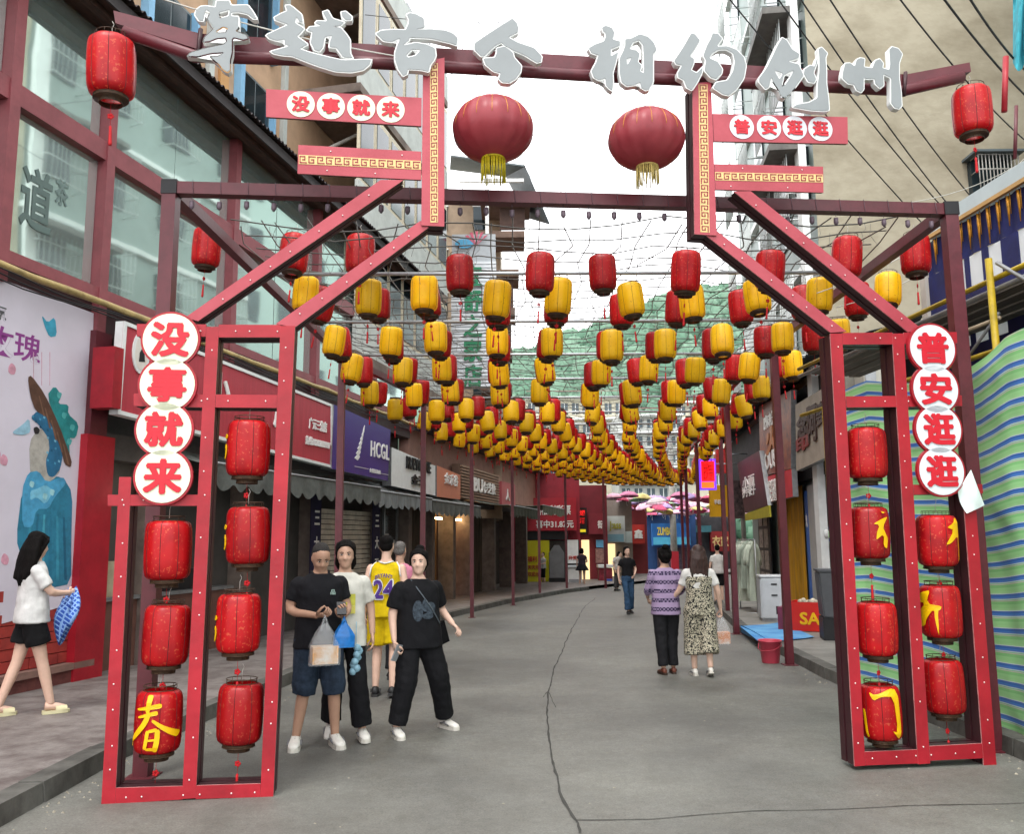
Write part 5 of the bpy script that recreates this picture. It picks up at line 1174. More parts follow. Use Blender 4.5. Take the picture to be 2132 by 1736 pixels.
OB = mat("brown_poster", "93563F", .5, .4, 5, col2="5A3A3A"); o = rsign("tall brown poster board with white slanted lettering above a red strip", [(1579, 846), (1646, 812), (1646, 975), (1583, 993)], -.3, OB)
rtext(o, "麻辣", (1590, 868, 1612, 882), -.305, PAINTW, .02); rtext(o, "HOUSE", (1585, 948, 1622, 968), -.305, PAINTW, .02); rtext(o, "火", (1596, 895, 1620, 935), -.305, mat("orange_print", "B5703C", .5, .2, 6), .05)
RB = mat("red_strip_board", "C4323C", .5, .1, 4); o = rsign("bright red notice board with rows of white characters", [(1583, 997), (1647, 976), (1650, 1034), (1584, 1050)], -.32, RB)
rtext(o, "米线酸辣粉", (1588, 1005, 1618, 1020), -.325, PAINTW, .02); rtext(o, "砂锅饭套餐", (1588, 1026, 1622, 1042), -.325, PAINTW, .02)
o = rsign("dark purple brown menu board tilted over a yellow strip", [(1534, 965), (1580, 938), (1598, 1052), (1550, 1068)], -.42, mat("plum_menu_board", "4A2E34", .5, .2, 4)); rtext(o, "小面", (1546, 995, 1570, 1010), -.425, PAINTW, .02); rtext(o, "抄手饺子", (1546, 1015, 1572, 1030), -.425, PAINTW, .02)
bx_ = fq(FR, [(1550, 1070), (1600, 1052), (1602, 1076), (1551, 1084)], -.42); mb = MB(); mb.prism(bx_, -.42, -.38); mb.build("yellow_strip", mat("dull_yellow_strip", "A8A028", .5, .1, 4), o)
# projecting signs, seen face on
def psign(label, px, Y, m, txt=(), name="projecting_sign", dep=.15):
    o = thing(name, label, "sign"); fbox("board", o, px, Y, dep, m)
    for t, p, tm in txt: ftext(t, o, p, Y, tm, .02)
    x0, x1, z0, z1 = yb(*px, Y); mb = MB(); mb.tube([(x1, Y + .07, z1 - .15), (x1 + .7, Y + .07, z1 - .15)], .02, 5); mb.build("bracket", STEEL, o); return o
psign("glowing red and blue edged LED screen sign on a bracket", (1458, 955, 1489, 1020), 26, glow("led_blue_edge", "6A3AE0", .8), [], "led_screen")
o = bpy.data.objects["led_screen"]; fbox("screen", o, (1461, 960, 1486, 1002), 25.93, .06, glow("led_red", "FF1414", 1.2)); ftext("抄手", o, (1464, 966, 1484, 998), 25.93, glow("led_dark_red", "A80808", .5)); fbox("lower_band", o, (1461, 1003, 1486, 1016), 25.93, .06, glow("led_orange", "E86A20", .8))
psign("mustard yellow projecting sign with a small white panel below the LED screen", (1479, 1010, 1523, 1076), 29, mat("mustard_sign", "CE9A12", .5, .06, 4), [("手机", (1486, 1040, 1500, 1050), PAINTW)])
psign("narrow dark projecting poster with food pictures", (1522, 1000, 1546, 1080), 27.5, mat("food_poster", "5C4A46", .5, .5, 9))
psign("small red and white projecting sign high above the mustard one", (1492, 935, 1512, 985), 27, mat("small_red_sign", "C2302E", .5, .3, 7))
# gold curtain doorway, tiled door panel, speaker things
o = thing_on(FR, "gold_curtain_door", "doorway hung with a golden amber curtain beside a blue strip", "doorway"); s0, z0 = FR.loc(1650, 1250, .1); s1 = FR.loc(1690, 1240, .1)[0]
mb = MB(); mb.grid(lambda a, b: (s0 + .05 + (s1 - s0) * a, .03 + .03 * math.sin(a * 30), .0 + 2.85 * b), 40, 2); mb.build("curtain", mat("amber_curtain", "C08C22", .5, .25, 1.5, stretch=(6, 1, .5)), o)
bx("blue_strip", o, (s1 + .12, s1 + .38, .02, .05, .02, 2.7), mat("blue_strip", "3564B0", .5, .1, 4)); bx("white_panel", o, (s1 + .42, s1 + 1.4, .02, .05, .02, 2.8), mat("white_shop_panel", "A7A6A4", .6, .08, 3)); lettering("欢", o, (s1 + .16, s1 + .33, 1.9, 2.2), .018, PAINTW, .02, .005)
o = thing_on(FR, "framed_door", "dark door with six pale picture panels between the shops", "door"); s0 = FR.loc(1597, 1200, .2)[0]
bx("leaf", o, (s0 - .1, s0 + 1.7, .02, .05, .0, 2.6), BLACK)
for r in range(4):
    for c in range(2): bx("picture", o, (s0 + .1 + c * .75, s0 + .7 + c * .75, .005, .018, .2 + r * .6, .72 + r * .6), mat("pale_picture", "A79D92", .6, .35, 8))
# clothes rail with pale green garments
p = gnd(1559, 1272, .12); rk = thing("clothes_rail", "chrome clothes rail on the pavement beside the clothing shop", "clothes rail", (p.x, p.y, gz(p.y) + .13))
mb = MB()
for y in (-.75, .75): mb.tube([(-.25, y, 0), (.25, y, 0)], .015, 6); mb.tube([(0, y, 0), (0, y, 1.65)], .014, 6)
mb.tube([(0, -.75, 1.65), (0, .75, 1.65)], .014, 6); mb.build("frame", STEEL, rk)
rs = random.Random(2)
for i, (y, h, col) in enumerate(((-.6, 1.35, "A9B2A2"), (-.42, 1.3, "B5BDAE"), (-.22, 1.1, "9DA89A"), (0, 1.4, "B1B8A8"), (.2, 1.2, "C2C6BC"), (.42, 1.3, "A4AD9E"), (.6, 1.15, "8E978A"))):
    mb = MB(); w = .19
    def gm(a, b):
        an = a * 2 * math.pi; t = b; wd = w * (1.12 - .2 * t if t < .88 else (.944 - (t - .88) / .12 * .62)); f_ = 1 + .10 * (1 - t) * math.sin(an * 6 + i)
        return (wd * f_ * math.cos(an), .05 * math.sin(an) * (1.3 - .5 * t) + .02 * math.sin(an * 4 + t * 3) * (1 - t), -h * (1 - t))
    mb.grid(gm, 36, 16)
    for sg in (-1, 1): mb.tube([(sg * .10, 0, -.09), (sg * .20, .01, -.22), (sg * .235, .02, -.42), (sg * .24, .02, -.56)], [.045, .05, .048, .04], 8)
    mb.tube([(-.14, 0, -.06), (0, 0, .0), (.14, 0, -.06)], .012, 5); mb.tube([(0, 0, 0), (0, 0, .04)], .006, 4)
    col_n = ["long pale green dress at the near end", "sage shirt dress second from the near end", "short grey green blouse", "longest pale sage coat in the middle", "near white linen top", "sage tunic past the middle", "grey green jacket at the far end"][i]
    tag(mb.build("hanging_garment", mat("linen_%d" % i, col, .9, .12, 6, .1), None, loc=(p.x, p.y + y, gz(p.y) + .13 + 1.62), rot=(0, 0, math.radians(rs.uniform(-20, 45)))), "%s of the clothes rail" % col_n, "garment", "garments on the clothes rail")
# white appliance, sale box, mat, bucket, grey bin
p = gnd(1610, 1292, .12); o = thing("white_appliance", "white top loading machine with a small black sticker on the right pavement", "appliance", (p.x, p.y, gz(p.y) + .13), math.radians(-8))
mb = MB(); mb.box(-.27, .27, -.27, .27, .04, .86); me = mb.mesh("body", mat("appliance_enamel", "B9BEC2", .35, .06, 4)); put("body", bevel_mesh(me, .025, 2), o)
mb = MB(); mb.box(-.275, .275, -.26, .275, .868, .91); put("lid", bevel_mesh(mb.mesh("lid", mat("appliance_lid", "C9CDCF", .3, .05, 4)), .01), o)
mb = MB(); mb.box(.02, .18, -.278, -.272, .14, .3); mb.build("sticker", BLACK, o); mb = MB(); mb.box(-.06, .06, -.282, -.272, .72, .75); mb.build("handle", BLACK, o); mb = MB(); mb.box(-.06, .06, -.282, -.272, .5, .53); mb.build("handle", BLACK, o)
mb = MB(); mb.box(-.25, .25, -.25, .25, 0, .038); mb.build("base", STEEL, o)
p = gnd(1700, 1314, .12); o = thing("sale_box", "bright red sale box full of pale shoes with yellow lettering", "box", (p.x, p.y, gz(p.y) + .14), math.radians(-28))
SR = mat("sale_red", "C41E12", .5, .06, 4); mb = MB(); w, h, q = .42, .5, .3
mb.box(-w, w, -q, -q + .02, 0, h); mb.box(-w, w, q - .02, q, 0, h); mb.box(-w, -w + .02, -q + .021, q - .021, 0, h); mb.box(w - .02, w, -q + .021, q - .021, 0, h); mb.box(-w + .021, w - .021, -q + .021, q - .021, .3, .32); mb.build("carton", SR, o)
lettering("SALE", o, (-.22, .40, .12, .32), -q - .001, GOLDY, .03, .006)
mb = MB(); mb.box(-w - .2, -w - .003, -q + .05, q, 0, .40); mb.build("side_carton", mat("plum_carton", "7A3048", .5, .2, 6), o)
for i in range(14):
    mb = MB(); mb.ball((0, 0, .04), (.11, .045, .05), 8); mb.ball((-.05, 0, .07), (.05, .04, .045), 8)
    tag(mb.build("shoe", mat("pale_shoe_%d" % (i % 3), ["C9BFA8", "A79F8E", "5C5650"][i % 3], .7, .15, 8), None, loc=(p.x + random.uniform(-.33, .33), p.y + random.uniform(-.2, .2), gz(p.y) + .5 + random.uniform(0, .1)), rot=(random.gauss(0, .3), random.gauss(0, .3), random.uniform(0, 6.28))), "loose %s shoe heaped in the red sale box" % ["cream", "beige", "dark"][i % 3], "shoe", "%s shoes in the sale box" % ["cream", "beige", "dark"][i % 3])
pts = [gnd(1540, 1305, .14), gnd(1583, 1340, .14), gnd(1695, 1327, .14), gnd(1630, 1297, .14)]
mb = MB(); q = [Vector(x) for x in pts]
def mt(a, b):
    x = q[0].lerp(q[3], a).lerp(q[1].lerp(q[2], a), b); return (x.x, x.y, gz(x.y) + .148 + .004 * math.sin(a * 9 + b * 4) + (-.0 if True else 0))
mb.grid(mt, 14, 10); mb.grid(lambda a, b: tuple(Vector(mt(a, 0)) + Vector((-.05 * b * 1, -.02 * b, -.12 * b))), 14, 2) if False else None
tag(mb.build("floor_mat", mat("blue_mat", "2F79B4", .6, .2, 2.2, .1, col2="5FA0C8")), "blue patterned floor mat hanging over the right kerb", "mat")
mb = MB(); kx = lambda y: interp(XR, y); y0, y1 = q[1].y, q[0].y
mb.grid(lambda a, b: (kx(y0 + (y1 - y0) * a) - .012 - .01 * math.sin(a * 8), y0 + (y1 - y0) * a, gz(y0) + .148 - .135 * b), 12, 2); mb.build("drop_edge", mat("blue_mat", "2F79B4", .6, .2, 2.2, .1, col2="5FA0C8"), bpy.data.objects["floor_mat"])
p = gnd(1604, 1380); o = thing("plastic_bucket", "pinkish red plastic bucket at the foot of the right kerb", "bucket", (p.x, p.y, gz(p.y)))
mb = MB(); mb.lathe([(.001, .012), (.115, .012), (.115, 0), (.12, .01), (.15, .29), (.165, .295), (.165, .315), (.15, .315), (.146, .30), (.112, .03), (.001, .03)], 28); mb.build("pail", mat("bucket_plastic", "C8485A", .35, .06, 5), o)
mb = MB(); mb.tube([(-.155, 0, .29), (-.175, -.03, .2), (-.14, -.08, .17), (0, -.165, .19), (.14, -.08, .24), (.16, 0, .29)], .006, 6); mb.build("handle", mat("bucket_handle", "B03848", .4, .06, 5), o)
p = gnd(1738, 1332, .12); o = thing("grey_bin", "dark grey wheeled bin with a black base behind the right tower", "bin", (p.x + .05, p.y, gz(p.y) + .13), math.radians(-12))
mb = MB(); mb.prism([(-.24, .36), (.24, .36), (.28, 1.08), (-.28, 1.08)], -.28, .28); put("body", bevel_mesh(mb.mesh("body", mat("bin_grey", "4A4C50", .5, .1, 5)), .02, 2), o)
mb = MB(); mb.box(-.25, .25, -.25, .25, 0, .355); mb.build("base", BLACK, o); mb = MB(); mb.box(-.29, .29, -.29, .3, 1.083, 1.12); mb.build("lid", mat("bin_grey", "4A4C50", .5, .1, 5), o)
# round menu plate, wall clutter
o = thing_on(FR, "wall_speaker", "small round white wall lamp beside the right tower", "wall lamp"); s0, z0 = FR.loc(1722, 1112, .0); mb = MB(); mb.ball((s0, -.02, z0), (.1, .05, .1), 12); mb.build("shade", WHITE, o)
# ---- scaffold, striped tarpaulin, blue draped marquee (near right)
TF = Frame((4.05, 7.0, 0), math.atan2(-.9955, .095))
def tarp_mat():
    m = bpy.data.materials.new("striped_tarpaulin"); m.use_nodes = True; n = m.node_tree.nodes; l = m.node_tree.links; b = n["Principled BSDF"]
    uv = n.new("ShaderNodeUVMap"); sp = n.new("ShaderNodeSeparateXYZ"); l.new(uv.outputs[0], sp.inputs[0])
    mu = n.new("ShaderNodeMath"); mu.operation = 'FRACT'; l.new(sp.outputs[1], mu.inputs[0])
    r = n.new("ShaderNodeValToRGB"); r.color_ramp.interpolation = 'CONSTANT'; e = r.color_ramp.elements
    cols = [(0, "A6E49C"), (.24, "92D88C"), (.42, "D8CCC4"), (.47, "84D4A2"), (.52, "DCE6E8"), (.57, "5088D2"), (.70, "4274C0"), (.84, "DCE6E8"), (.89, "ACE6A4")]
    e[0].position, e[0].color = 0, lin(cols[0][1]); e[1].position, e[1].color = cols[1][0], lin(cols[1][1])
    for p_, c_ in cols[2:]: x = e.new(p_); x.color = lin(c_)
    l.new(mu.outputs[0], r.inputs[0])
    t = n.new("ShaderNodeTexNoise"); t.inputs["Scale"].default_value = 3; tc = n.new("ShaderNodeTexCoord"); l.new(tc.outputs["Object"], t.inputs["Vector"])
    mx = n.new("ShaderNodeMix"); mx.data_type = 'RGBA'; mx.blend_type = 'MULTIPLY'; mx.inputs[0].default_value = .2; l.new(r.outputs[0], mx.inputs[6]); l.new(t.outputs[0], mx.inputs[7])
    l.new(mx.outputs[2], b.inputs["Base Color"]); b.inputs["Roughness"].default_value = .42
    tr = n.new("ShaderNodeBsdfTranslucent"); l.new(mx.outputs[2], tr.inputs[0]); ms = n.new("ShaderNodeMixShader"); ms.inputs[0].default_value = .14
    l.new(b.outputs[0], ms.inputs[1]); l.new(tr.outputs[0], ms.inputs[2]); l.new(ms.outputs[0], n["Material Output"].inputs[0]); return m
NU, NV = 150, 70; L0, L1 = -3.35, 4.0
def tarp(a, b):
    s = L0 + (L1 - L0) * a; top = 3.32 + .10 * math.sin(s * 1.7) - .05 * abs(math.sin(s * 2.6)); z = .13 + (top - .13) * b
    w = (1 - b) * .16 + .05 * math.sin(s * 2.1 + 1.2 * b) + .018 * math.sin(s * 4.3 - z * 1.6) + .09 * noise.noise(Vector((s * 1.3, z * 1.1, 4))) + .015 * noise.noise(Vector((s * 5, z * 5, 1)))
    return (s, -w + .12, z)
mb = MB(); mb.grid(tarp, NU, NV); me = mb.mesh("striped_tarpaulin", tarp_mat()); uvl = me.uv_layers.new(name="UVMap")
for lp in me.loops:
    k = lp.vertex_index; a, b = (k % (NU + 1)) / NU, (k // (NU + 1)) / NV; s = L0 + (L1 - L0) * a
    z = 3.2 * b; uvl.data[lp.index].uv = (s, (z + .06 * noise.noise(Vector((s * .6, z * .7, 9))) + .02 * math.sin(s * .9)) / .142)
tag(put("striped_tarpaulin", me, None, TF.O, (0, 0, TF.phi)), "green and blue striped tarpaulin hanging from the scaffold on the right", "tarpaulin")
mb = MB(); mb.grid(lambda a, b: (lambda q: (q[0], q[1] - .004, .13 - .07 * (1 - b) + .0))(tarp(a, 0)), NU, 2); mb.build("hem", mat("tarp_hem", "B8BEC4", .6, .06, 5), bpy.data.objects["striped_tarpaulin"])
sc_ = thing_on(TF, "scaffold", "yellow and grey tube scaffold with planks above the striped tarpaulin", "scaffold")
YS = mat("yellow_scaffold_tube", "B59A1E", .5, .2, 8, .1); GS = mat("grey_scaffold_tube", "8E9092", .45, .2, 8, 0, .4)
zu = (TF.loc(2131, 539, .2)[1] + TF.loc(1960, 638, .2)[1]) / 2; zl = (TF.loc(2131, 706, .2)[1] + TF.loc(2030, 745, .2)[1]) / 2; ss = TF.loc(2068, 640, .17)[0]
for s in (ss, ss + 2.0, ss - 3.3): mb = MB(); mb.tube([(s, .16, 0), (s, .16, (TF.loc(2068, 533, .16)[1] if s == ss else zu) if s >= ss else zl)], .03, 8); mb.build("standard", YS, sc_)
for z, m, dd in ((zl, YS, .22), (zu, YS, .22), (zu + .05, GS, .62), (zu - .10, GS, .22)): mb = MB(); mb.tube([(-4.4, dd, z), (4, dd, z)], .026, 8); mb.build("ledger", m, sc_)
for i in range(4):
    mb = MB(); mb.box(-4.2, 3.9, .30 + i * .17, .45 + i * .17, zu - .11 - .01 * i, zu - .065 - .01 * i); mb.build("plank", mat("scaffold_plank", "6E675E", .8, .25, 5, .2, stretch=(.4, 6, 6)), sc_)
mb = MB(); mb.tube([(ss + .05, .2, zu + .12), (ss + 1.2, .2, zu - .75)], .018, 6); mb.build("brace", GS, sc_)
mb = MB(); mb.tube([(ss - .05, .25, zu - .3), (ss - .75, .25, zl - .1)], .016, 6); mb.build("brace", GS, sc_)
for z in (zl + .28,): mb = MB(); mb.tube([(ss - 1.0, .24, z), (ss - .03, .24, z)], .018, 6); mb.build("transom", mat("pale_wood_bar", "B7A68C", .6, .1, 6), sc_)
mq = thing_on(TF, "marquee", "navy blue draped marquee with gold tassels, white window panels and a pale fascia", "marquee")
d = .95
NAVY = mat("navy_drape", "20265E", .6, .2, 4, .1); OPAL = bpy.data.materials.new("white_window_sheet"); OPAL.use_nodes = True; n = OPAL.node_tree.nodes; l = OPAL.node_tree.links
t_ = n.new("ShaderNodeBsdfTranslucent"); t_.inputs[0].default_value = (.92, .92, .94, 1); d_ = n.new("ShaderNodeBsdfDiffuse"); d_.inputs[0].default_value = (.88, .89, .9, 1); ms = n.new("ShaderNodeMixShader"); ms.inputs[0].default_value = .55; l.new(d_.outputs[0], ms.inputs[1]); l.new(t_.outputs[0], ms.inputs[2]); l.new(ms.outputs[0], n["Material Output"].inputs[0])
zf1 = (TF.loc(2131, 335, d)[1] + TF.loc(1990, 437, d)[1]) / 2; zf0 = (TF.loc(2131, 366, d)[1] + TF.loc(1990, 470, d)[1]) / 2; zt = zf0 - .05
sE = TF.loc(1932, 560, d)[0]
bx("fascia", mq, (sE, 5, d - .06, d + .1, zf0, zf1), mat("pale_fascia", "B9C6C8", .5, .05, 4))
bx("gold_edge", mq, (sE, 5, d - .07, d - .03, zt + .005, zf0 - .002), mat("gold_edge", "C29A62", .5, .1, 5))
def LZ(u, v): return TF.loc(u, v, d)
up = [((1990, 552), (2011, 616)), ((2019, 525), (2047, 601)), ((2058, 500), (2086, 569)), ((2119, 455), (2150, 520))]; lo_ = [((1996, 666), (2014, 732)), ((2027, 647), (2055, 719)), ((2071, 627), (2094, 689)), ((2117, 610), (2150, 665))]
uz1 = sum(LZ((a[0] + b[0]) / 2, a[1] - 2)[1] for a, b in up[:3]) / 3; uz0 = sum(LZ((a[0] + b[0]) / 2, b[1] - 2)[1] for a, b in up[:3]) / 3
lz1 = sum(LZ((a[0] + b[0]) / 2, a[1] - 2)[1] for a, b in lo_[:3]) / 3; lz0 = sum(LZ((a[0] + b[0]) / 2, b[1] - 2)[1] for a, b in lo_[:3]) / 3
mb = MB(); mb.grid(lambda a, b: (sE + (5 - sE) * a, d + .012 * math.sin(a * 7.3 * 28), uz1 + (zt - uz1) * b), 300, 2); mb.build("valance", NAVY, mq)
prev = sE
for (a, b), (c, e_) in zip(up, lo_):
    s0, s1 = LZ(a[0], (a[1] + b[1]) / 2)[0], LZ(b[0], (a[1] + b[1]) / 2)[0]
    bx("drape", mq, (prev, s0 - .002, d - .01, d + .01, 2.2, uz1 - .002), NAVY)
    bx("window_panel", mq, (s0, s1, d + .003, d + .010, uz0, uz1 - .003), OPAL); bx("drape_band", mq, (s0, s1, d - .008, d + .008, lz1 + .002, uz0 - .003), NAVY)
    bx("window_panel", mq, (s0, s1, d + .003, d + .010, lz0, lz1), OPAL); bx("drape_band", mq, (s0, s1, d - .008, d + .008, 2.2, lz0 - .003), NAVY); prev = s1 + .002
bx("drape", mq, (prev, 5, d - .01, d + .01, 2.2, uz1 - .002), NAVY)
GT3 = mat("gold_drape_tassel", "C98A1E", .4, .25, 20, 0, .3)
for i in range(26):
    s = sE + .05 + i * .155; k_ = random.uniform(.9, 1.15); mb = MB(); mb.tube([(s, d - .03, zt - .02), (s + .012, d - .035, zt - .10 * k_), (s, d - .03, zt - .34 * k_)], [.010, .018, .004], 5); mb.tube([(s + .03, d - .025, zt), (s + .028, d - .025, zt - .22 * k_)], .005, 4); mb.tube([(s - .028, d - .025, zt), (s - .02, d - .025, zt - .18)], .004, 4); mb.build("gold_tassel", GT3, mq)
bx("wall", mq, (sE, 5, d + .9, d + 1.0, -.1, 2.18), DARK); bx("base_panel", mq, (-3.2, 5, .62, .66, -.1, 2.15), mat("back_sheet", "6E7068", .8, .1, 3))
bx("end_post", mq, (sE - .11, sE - .002, d - .05, d + .06, 0, zt), mat("white_post", "B9B4AC", .6, .08, 4))
# air conditioner glimpsed through the tower opening
o = thing("air_conditioner", "pale air conditioner unit mounted on the wall behind the right tower top", "air conditioner"); Yq = 12.6; fbox("body", o, (1800, 750, 1836, 822), Yq, .35, mat("ac_case", "A9A79C", .5, .08, 5)); fbox("grille", o, (1803, 765, 1822, 815), Yq - .02, .018, STEEL); fbox("mounting_wall", o, (1762, 735, 1850, 840), Yq + .36, .1, mat("greasy_wall", "7A776E", .8, .15, 4))
# wires across the sky
CAB = mat("power_cable_sheath", "2C2B2D", .6, .1, 9)
def cable(label, p, q, r, sag=.2, m=CAB, grp=None):
    a, b = at_y(*p), at_y(*q); n = 14; mb = MB(); mb.tube([a.lerp(b, i / n) - Vector((0, 0, sag * 4 * (i / n) * (1 - i / n))) for i in range(n + 1)], r, 4, cap=False)
    tag(mb.build("power_cable", m), label, "cable", grp)
CG = "power cables fanning over the beige gable"
for i, (p, q) in enumerate((((1400, -150, 10), (2010, 560, 15)), ((1500, -170, 10), (1960, 430, 15)), ((1570, -150, 10), (1985, 440, 15)), ((1690, -60, 10), (2030, 420, 15)), ((1830, -60, 10), (2131, 290, 14)), ((1930, -50, 10), (2180, 240, 14)), ((1990, -50, 10), (2150, 160, 13)))):
    cable("thin black power cable, %s from the left of those crossing the beige gable" % ORD[i], p, q, .012 if i < 5 else .018, .15, CAB, CG)
for i, (p, q) in enumerate((((900, -20, 14), (1210, 560, 30)), ((965, -20, 14), (1260, 580, 30)), ((1010, -20, 14), (1245, 520, 30)), ((935, 150, 12), (1290, 255, 18)), ((760, 30, 12), (1400, -15, 20)), ((960, 90, 12), (1330, -5, 20)))):
    cable("thin dashed looking wire, %s of the wires in the open sky between the pillars" % ORD[i], p, q, .007 if i < 3 else .006, .1 if i < 3 else .4, CAB, "thin wires across the open sky")
cable("pale thin cord slung across the first two brush characters", (330, -5, 5.9), (900, 128, 6.2), .006, .05, WIRE_L)
for i, (p, q) in enumerate((((1700, 610, 9), (2131, 330, 12)), ((1690, 425, 9.5), (2131, 335, 12)), ((1740, 640, 9), (2131, 390, 11)))):
    cable("slack pale wire, %s of those drooping from the marquee to the pergola" % ORD[i], p, q, .005, .25, WIRE_L, "slack wires by the marquee")
mb = MB(); a = at_y(2093, 118, 8.5); b = at_y(2090, 232, 8.5); mb.tube([a, b], .03, 8); tag(mb.build("red_tube", RED), "short red tube hanging high above the marquee fascia", "tube")
mb = MB(); a = at_y(2115, 220, 9); b = at_y(2112, 330, 9); mb.tube([a, b], .02, 8); tag(mb.build("maroon_rod", MAROON), "thin maroon rod standing on the marquee fascia", "rod")
mb = MB(); mb.grid(lambda a, b: tuple(at_y(2108 + 40 * a, -60 + 190 * b + 18 * math.sin(a * 5), 12 + .3 * math.sin(a * 9 + b * 3))), 8, 12); tag(mb.build("blue_netting", mat("turquoise_netting", "3FA8B8", .8, .2, 6)), "turquoise building netting at the far right edge", "netting")
# ------------------------------------------------------------------ people
SKIN = {"a": mat("skin_warm", "C09A84", .5, .06, 12, spec=.3), "b": mat("skin_light", "D6B29E", .5, .05, 12, spec=.3), "c": mat("skin_tan", "B08A74", .5, .06, 12, spec=.3)}
HAIRM = mat("black_hair", "0E0B0A", .8, .3, 40, .3, spec=.12, stretch=(1, 1, .1)); HAIRG = mat("grey_hair", "6E6A66", .55, .3, 60, .3); HAIRB = mat("brown_hair", "3B241E", .42, .3, 40, .3, stretch=(1, 1, .1)); HAIRC = mat("cropped_grey_black_hair", "2A2624", .85, .3, 80, .3)
EYEW = mat("eye_white", "D8CFC6", .3, .02, 5); EYED = mat("eye_dark", "120D0B", .2, .05, 5); LIP = mat("lips", "96514A", .45, .05, 9)
def cloth(name, col, **k): return mat("cloth_" + name, col, k.pop("rough", .85), k.pop("var", .12), k.pop("scale", 7), k.pop("bump", .15), bscale=60, spec=.2, **k)
def fuse(mb, vox, sm=3, wr=0.0, seed=0):
    me = mb.mesh("tmp", []) if False else bpy.data.meshes.new("tmp")
    me.from_pydata(mb.v, [], mb.f); me.update()
    o = bpy.data.objects.new("tmp", me)
    r = o.modifiers.new("r", 'REMESH'); r.mode = 'VOXEL'; r.voxel_size = vox; r.use_smooth_shade = True
    s = o.modifiers.new("s", 'SMOOTH'); s.factor = .5; s.iterations = sm
    e, dg = evaluated(o); out = bpy.data.meshes.new_from_object(e)
    bpy.data.objects.remove(o); bpy.data.meshes.remove(me)
    if wr:
        nrm = [v.normal.copy() for v in out.vertices]
        for v, vn in zip(out.vertices, nrm):
            c = v.co.copy(); k = noise.noise(Vector((c.x * 9 + seed, c.y * 9, c.z * 16))) + .7 * noise.noise(Vector((c.x * 22 + c.z * 14 + seed, c.y * 20, c.z * 9)))
            v.co = c + vn * (wr * k)
    out.polygons.foreach_set("use_smooth", [True] * len(out.polygons)); out.materials.clear(); return out
def loft(mb, secs, n=20, mi=0):
    """horizontal elliptical rings (z, rx, ry, x, y)"""
    vs = []; fs = []
    for s in secs:
        z, rx, ry = s[:3]; cx = s[3] if len(s) > 3 else 0; cy = s[4] if len(s) > 4 else 0
        for k in range(n):
            w = 2 * math.pi * k / n; c, q = math.cos(w), math.sin(w); e = .85
            vs.append((cx + rx * math.copysign(abs(c) ** e, c), cy + ry * math.copysign(abs(q) ** e, q), z))
    for i in range(len(secs) - 1):
        for k in range(n):
            k2 = (k + 1) % n; fs.append((i * n + k, i * n + k2, (i + 1) * n + k2, (i + 1) * n + k))
    fs.append(tuple(range(n - 1, -1, -1))); fs.append(tuple((len(secs) - 1) * n + k for k in range(n)))
    return mb.add(vs, fs, mi, True)
def limb(mb, pts, rad, sub=4, endball=False):
    P = [Vector(p) for p in pts]; Q = []; R = []
    for i in range(len(P) - 1):
        for k in range(sub):
            t = k / sub; Q.append(P[i].lerp(P[i + 1], t)); R.append(rad[i] + (rad[i + 1] - rad[i]) * t)
    Q.append(P[-1]); R.append(rad[-1]); Q = [Q[0]] + [(Q[i - 1] + Q[i] * 2 + Q[i + 1]) / 4 for i in range(1, len(Q) - 1)] + [Q[-1]]
    mb.tube(Q, R, 12); mb.ball(Q[0], R[0] * .98, 10)
    if endball: mb.ball(Q[-1], R[-1] * .98, 10)
    return mb
def hand(mb, w, d, palm, curl=.5, s=1.0):
    """palm + four unequal fingers + thumb. w wrist, d direction, palm = palm normal"""
    w = Vector(w); d = Vector(d).normalized(); n = Vector(palm); n = (n - d * n.dot(d)).normalized(); x = d.cross(n)
    P = lambda a, b, c: w + (d * a + x * b + n * c) * s
    secs = []
    vs = []; fs = []; N = 10
    for a, hw, ht in ((-.02, .024, .019), (.0, .026, .018), (.03, .036, .016), (.06, .041, .014), (.085, .040, .011)):
        for k in range(N):
            t = 2 * math.pi * k / N; vs.append(P(a, hw * math.cos(t), ht * math.sin(t)))
    for i in range(4):
        for k in range(N): fs.append((i * N + k, i * N + (k + 1) % N, (i + 1) * N + (k + 1) % N, (i + 1) * N + k))
    fs.append(tuple(range(N - 1, -1, -1))); fs.append(tuple(4 * N + k for k in range(N))); mb.add(vs, fs, 0, True)
    for b, L, r in ((-.031, .066, .0078), (-.0105, .078, .0086), (.0105, .083, .0088), (.031, .074, .0084)):
        a0, c0, ang = .078, .0, .15; pts = [P(a0, b * .95, c0)]
        for f, k in ((.45, .45), (.30, .9), (.25, 1.25)):
            ang += curl * k; a0 += L * f * math.cos(ang); c0 += L * f * math.sin(ang); pts.append(P(a0, b * 1.08, c0))
        mb.tube(pts, [r * s, r * s, r * .93 * s, r * .75 * s], 8); mb.ball(pts[-1], r * .75 * s, 6)
    pts = [P(.015, .030, .002), P(.045, .050, .014), P(.068, .050, .030 + .012 * curl), P(.088, .042, .040 + .02 * curl)]
    mb.tube(pts, [.013 * s, .0115 * s, .010 * s, .0075 * s], 8); mb.ball(pts[-1], .0075 * s, 6)
HEAD = [(-.118, .026, .030, -.040), (-.105, .040, .046, -.036), (-.08, .054, .066, -.026), (-.05, .064, .080, -.014), (-.02, .070, .090, -.002), (.02, .074, .096, .004), (.055, .072, .094, .008), (.085, .060, .080, .010), (.105, .040, .054, .012), (.117, .016, .022, .012)]
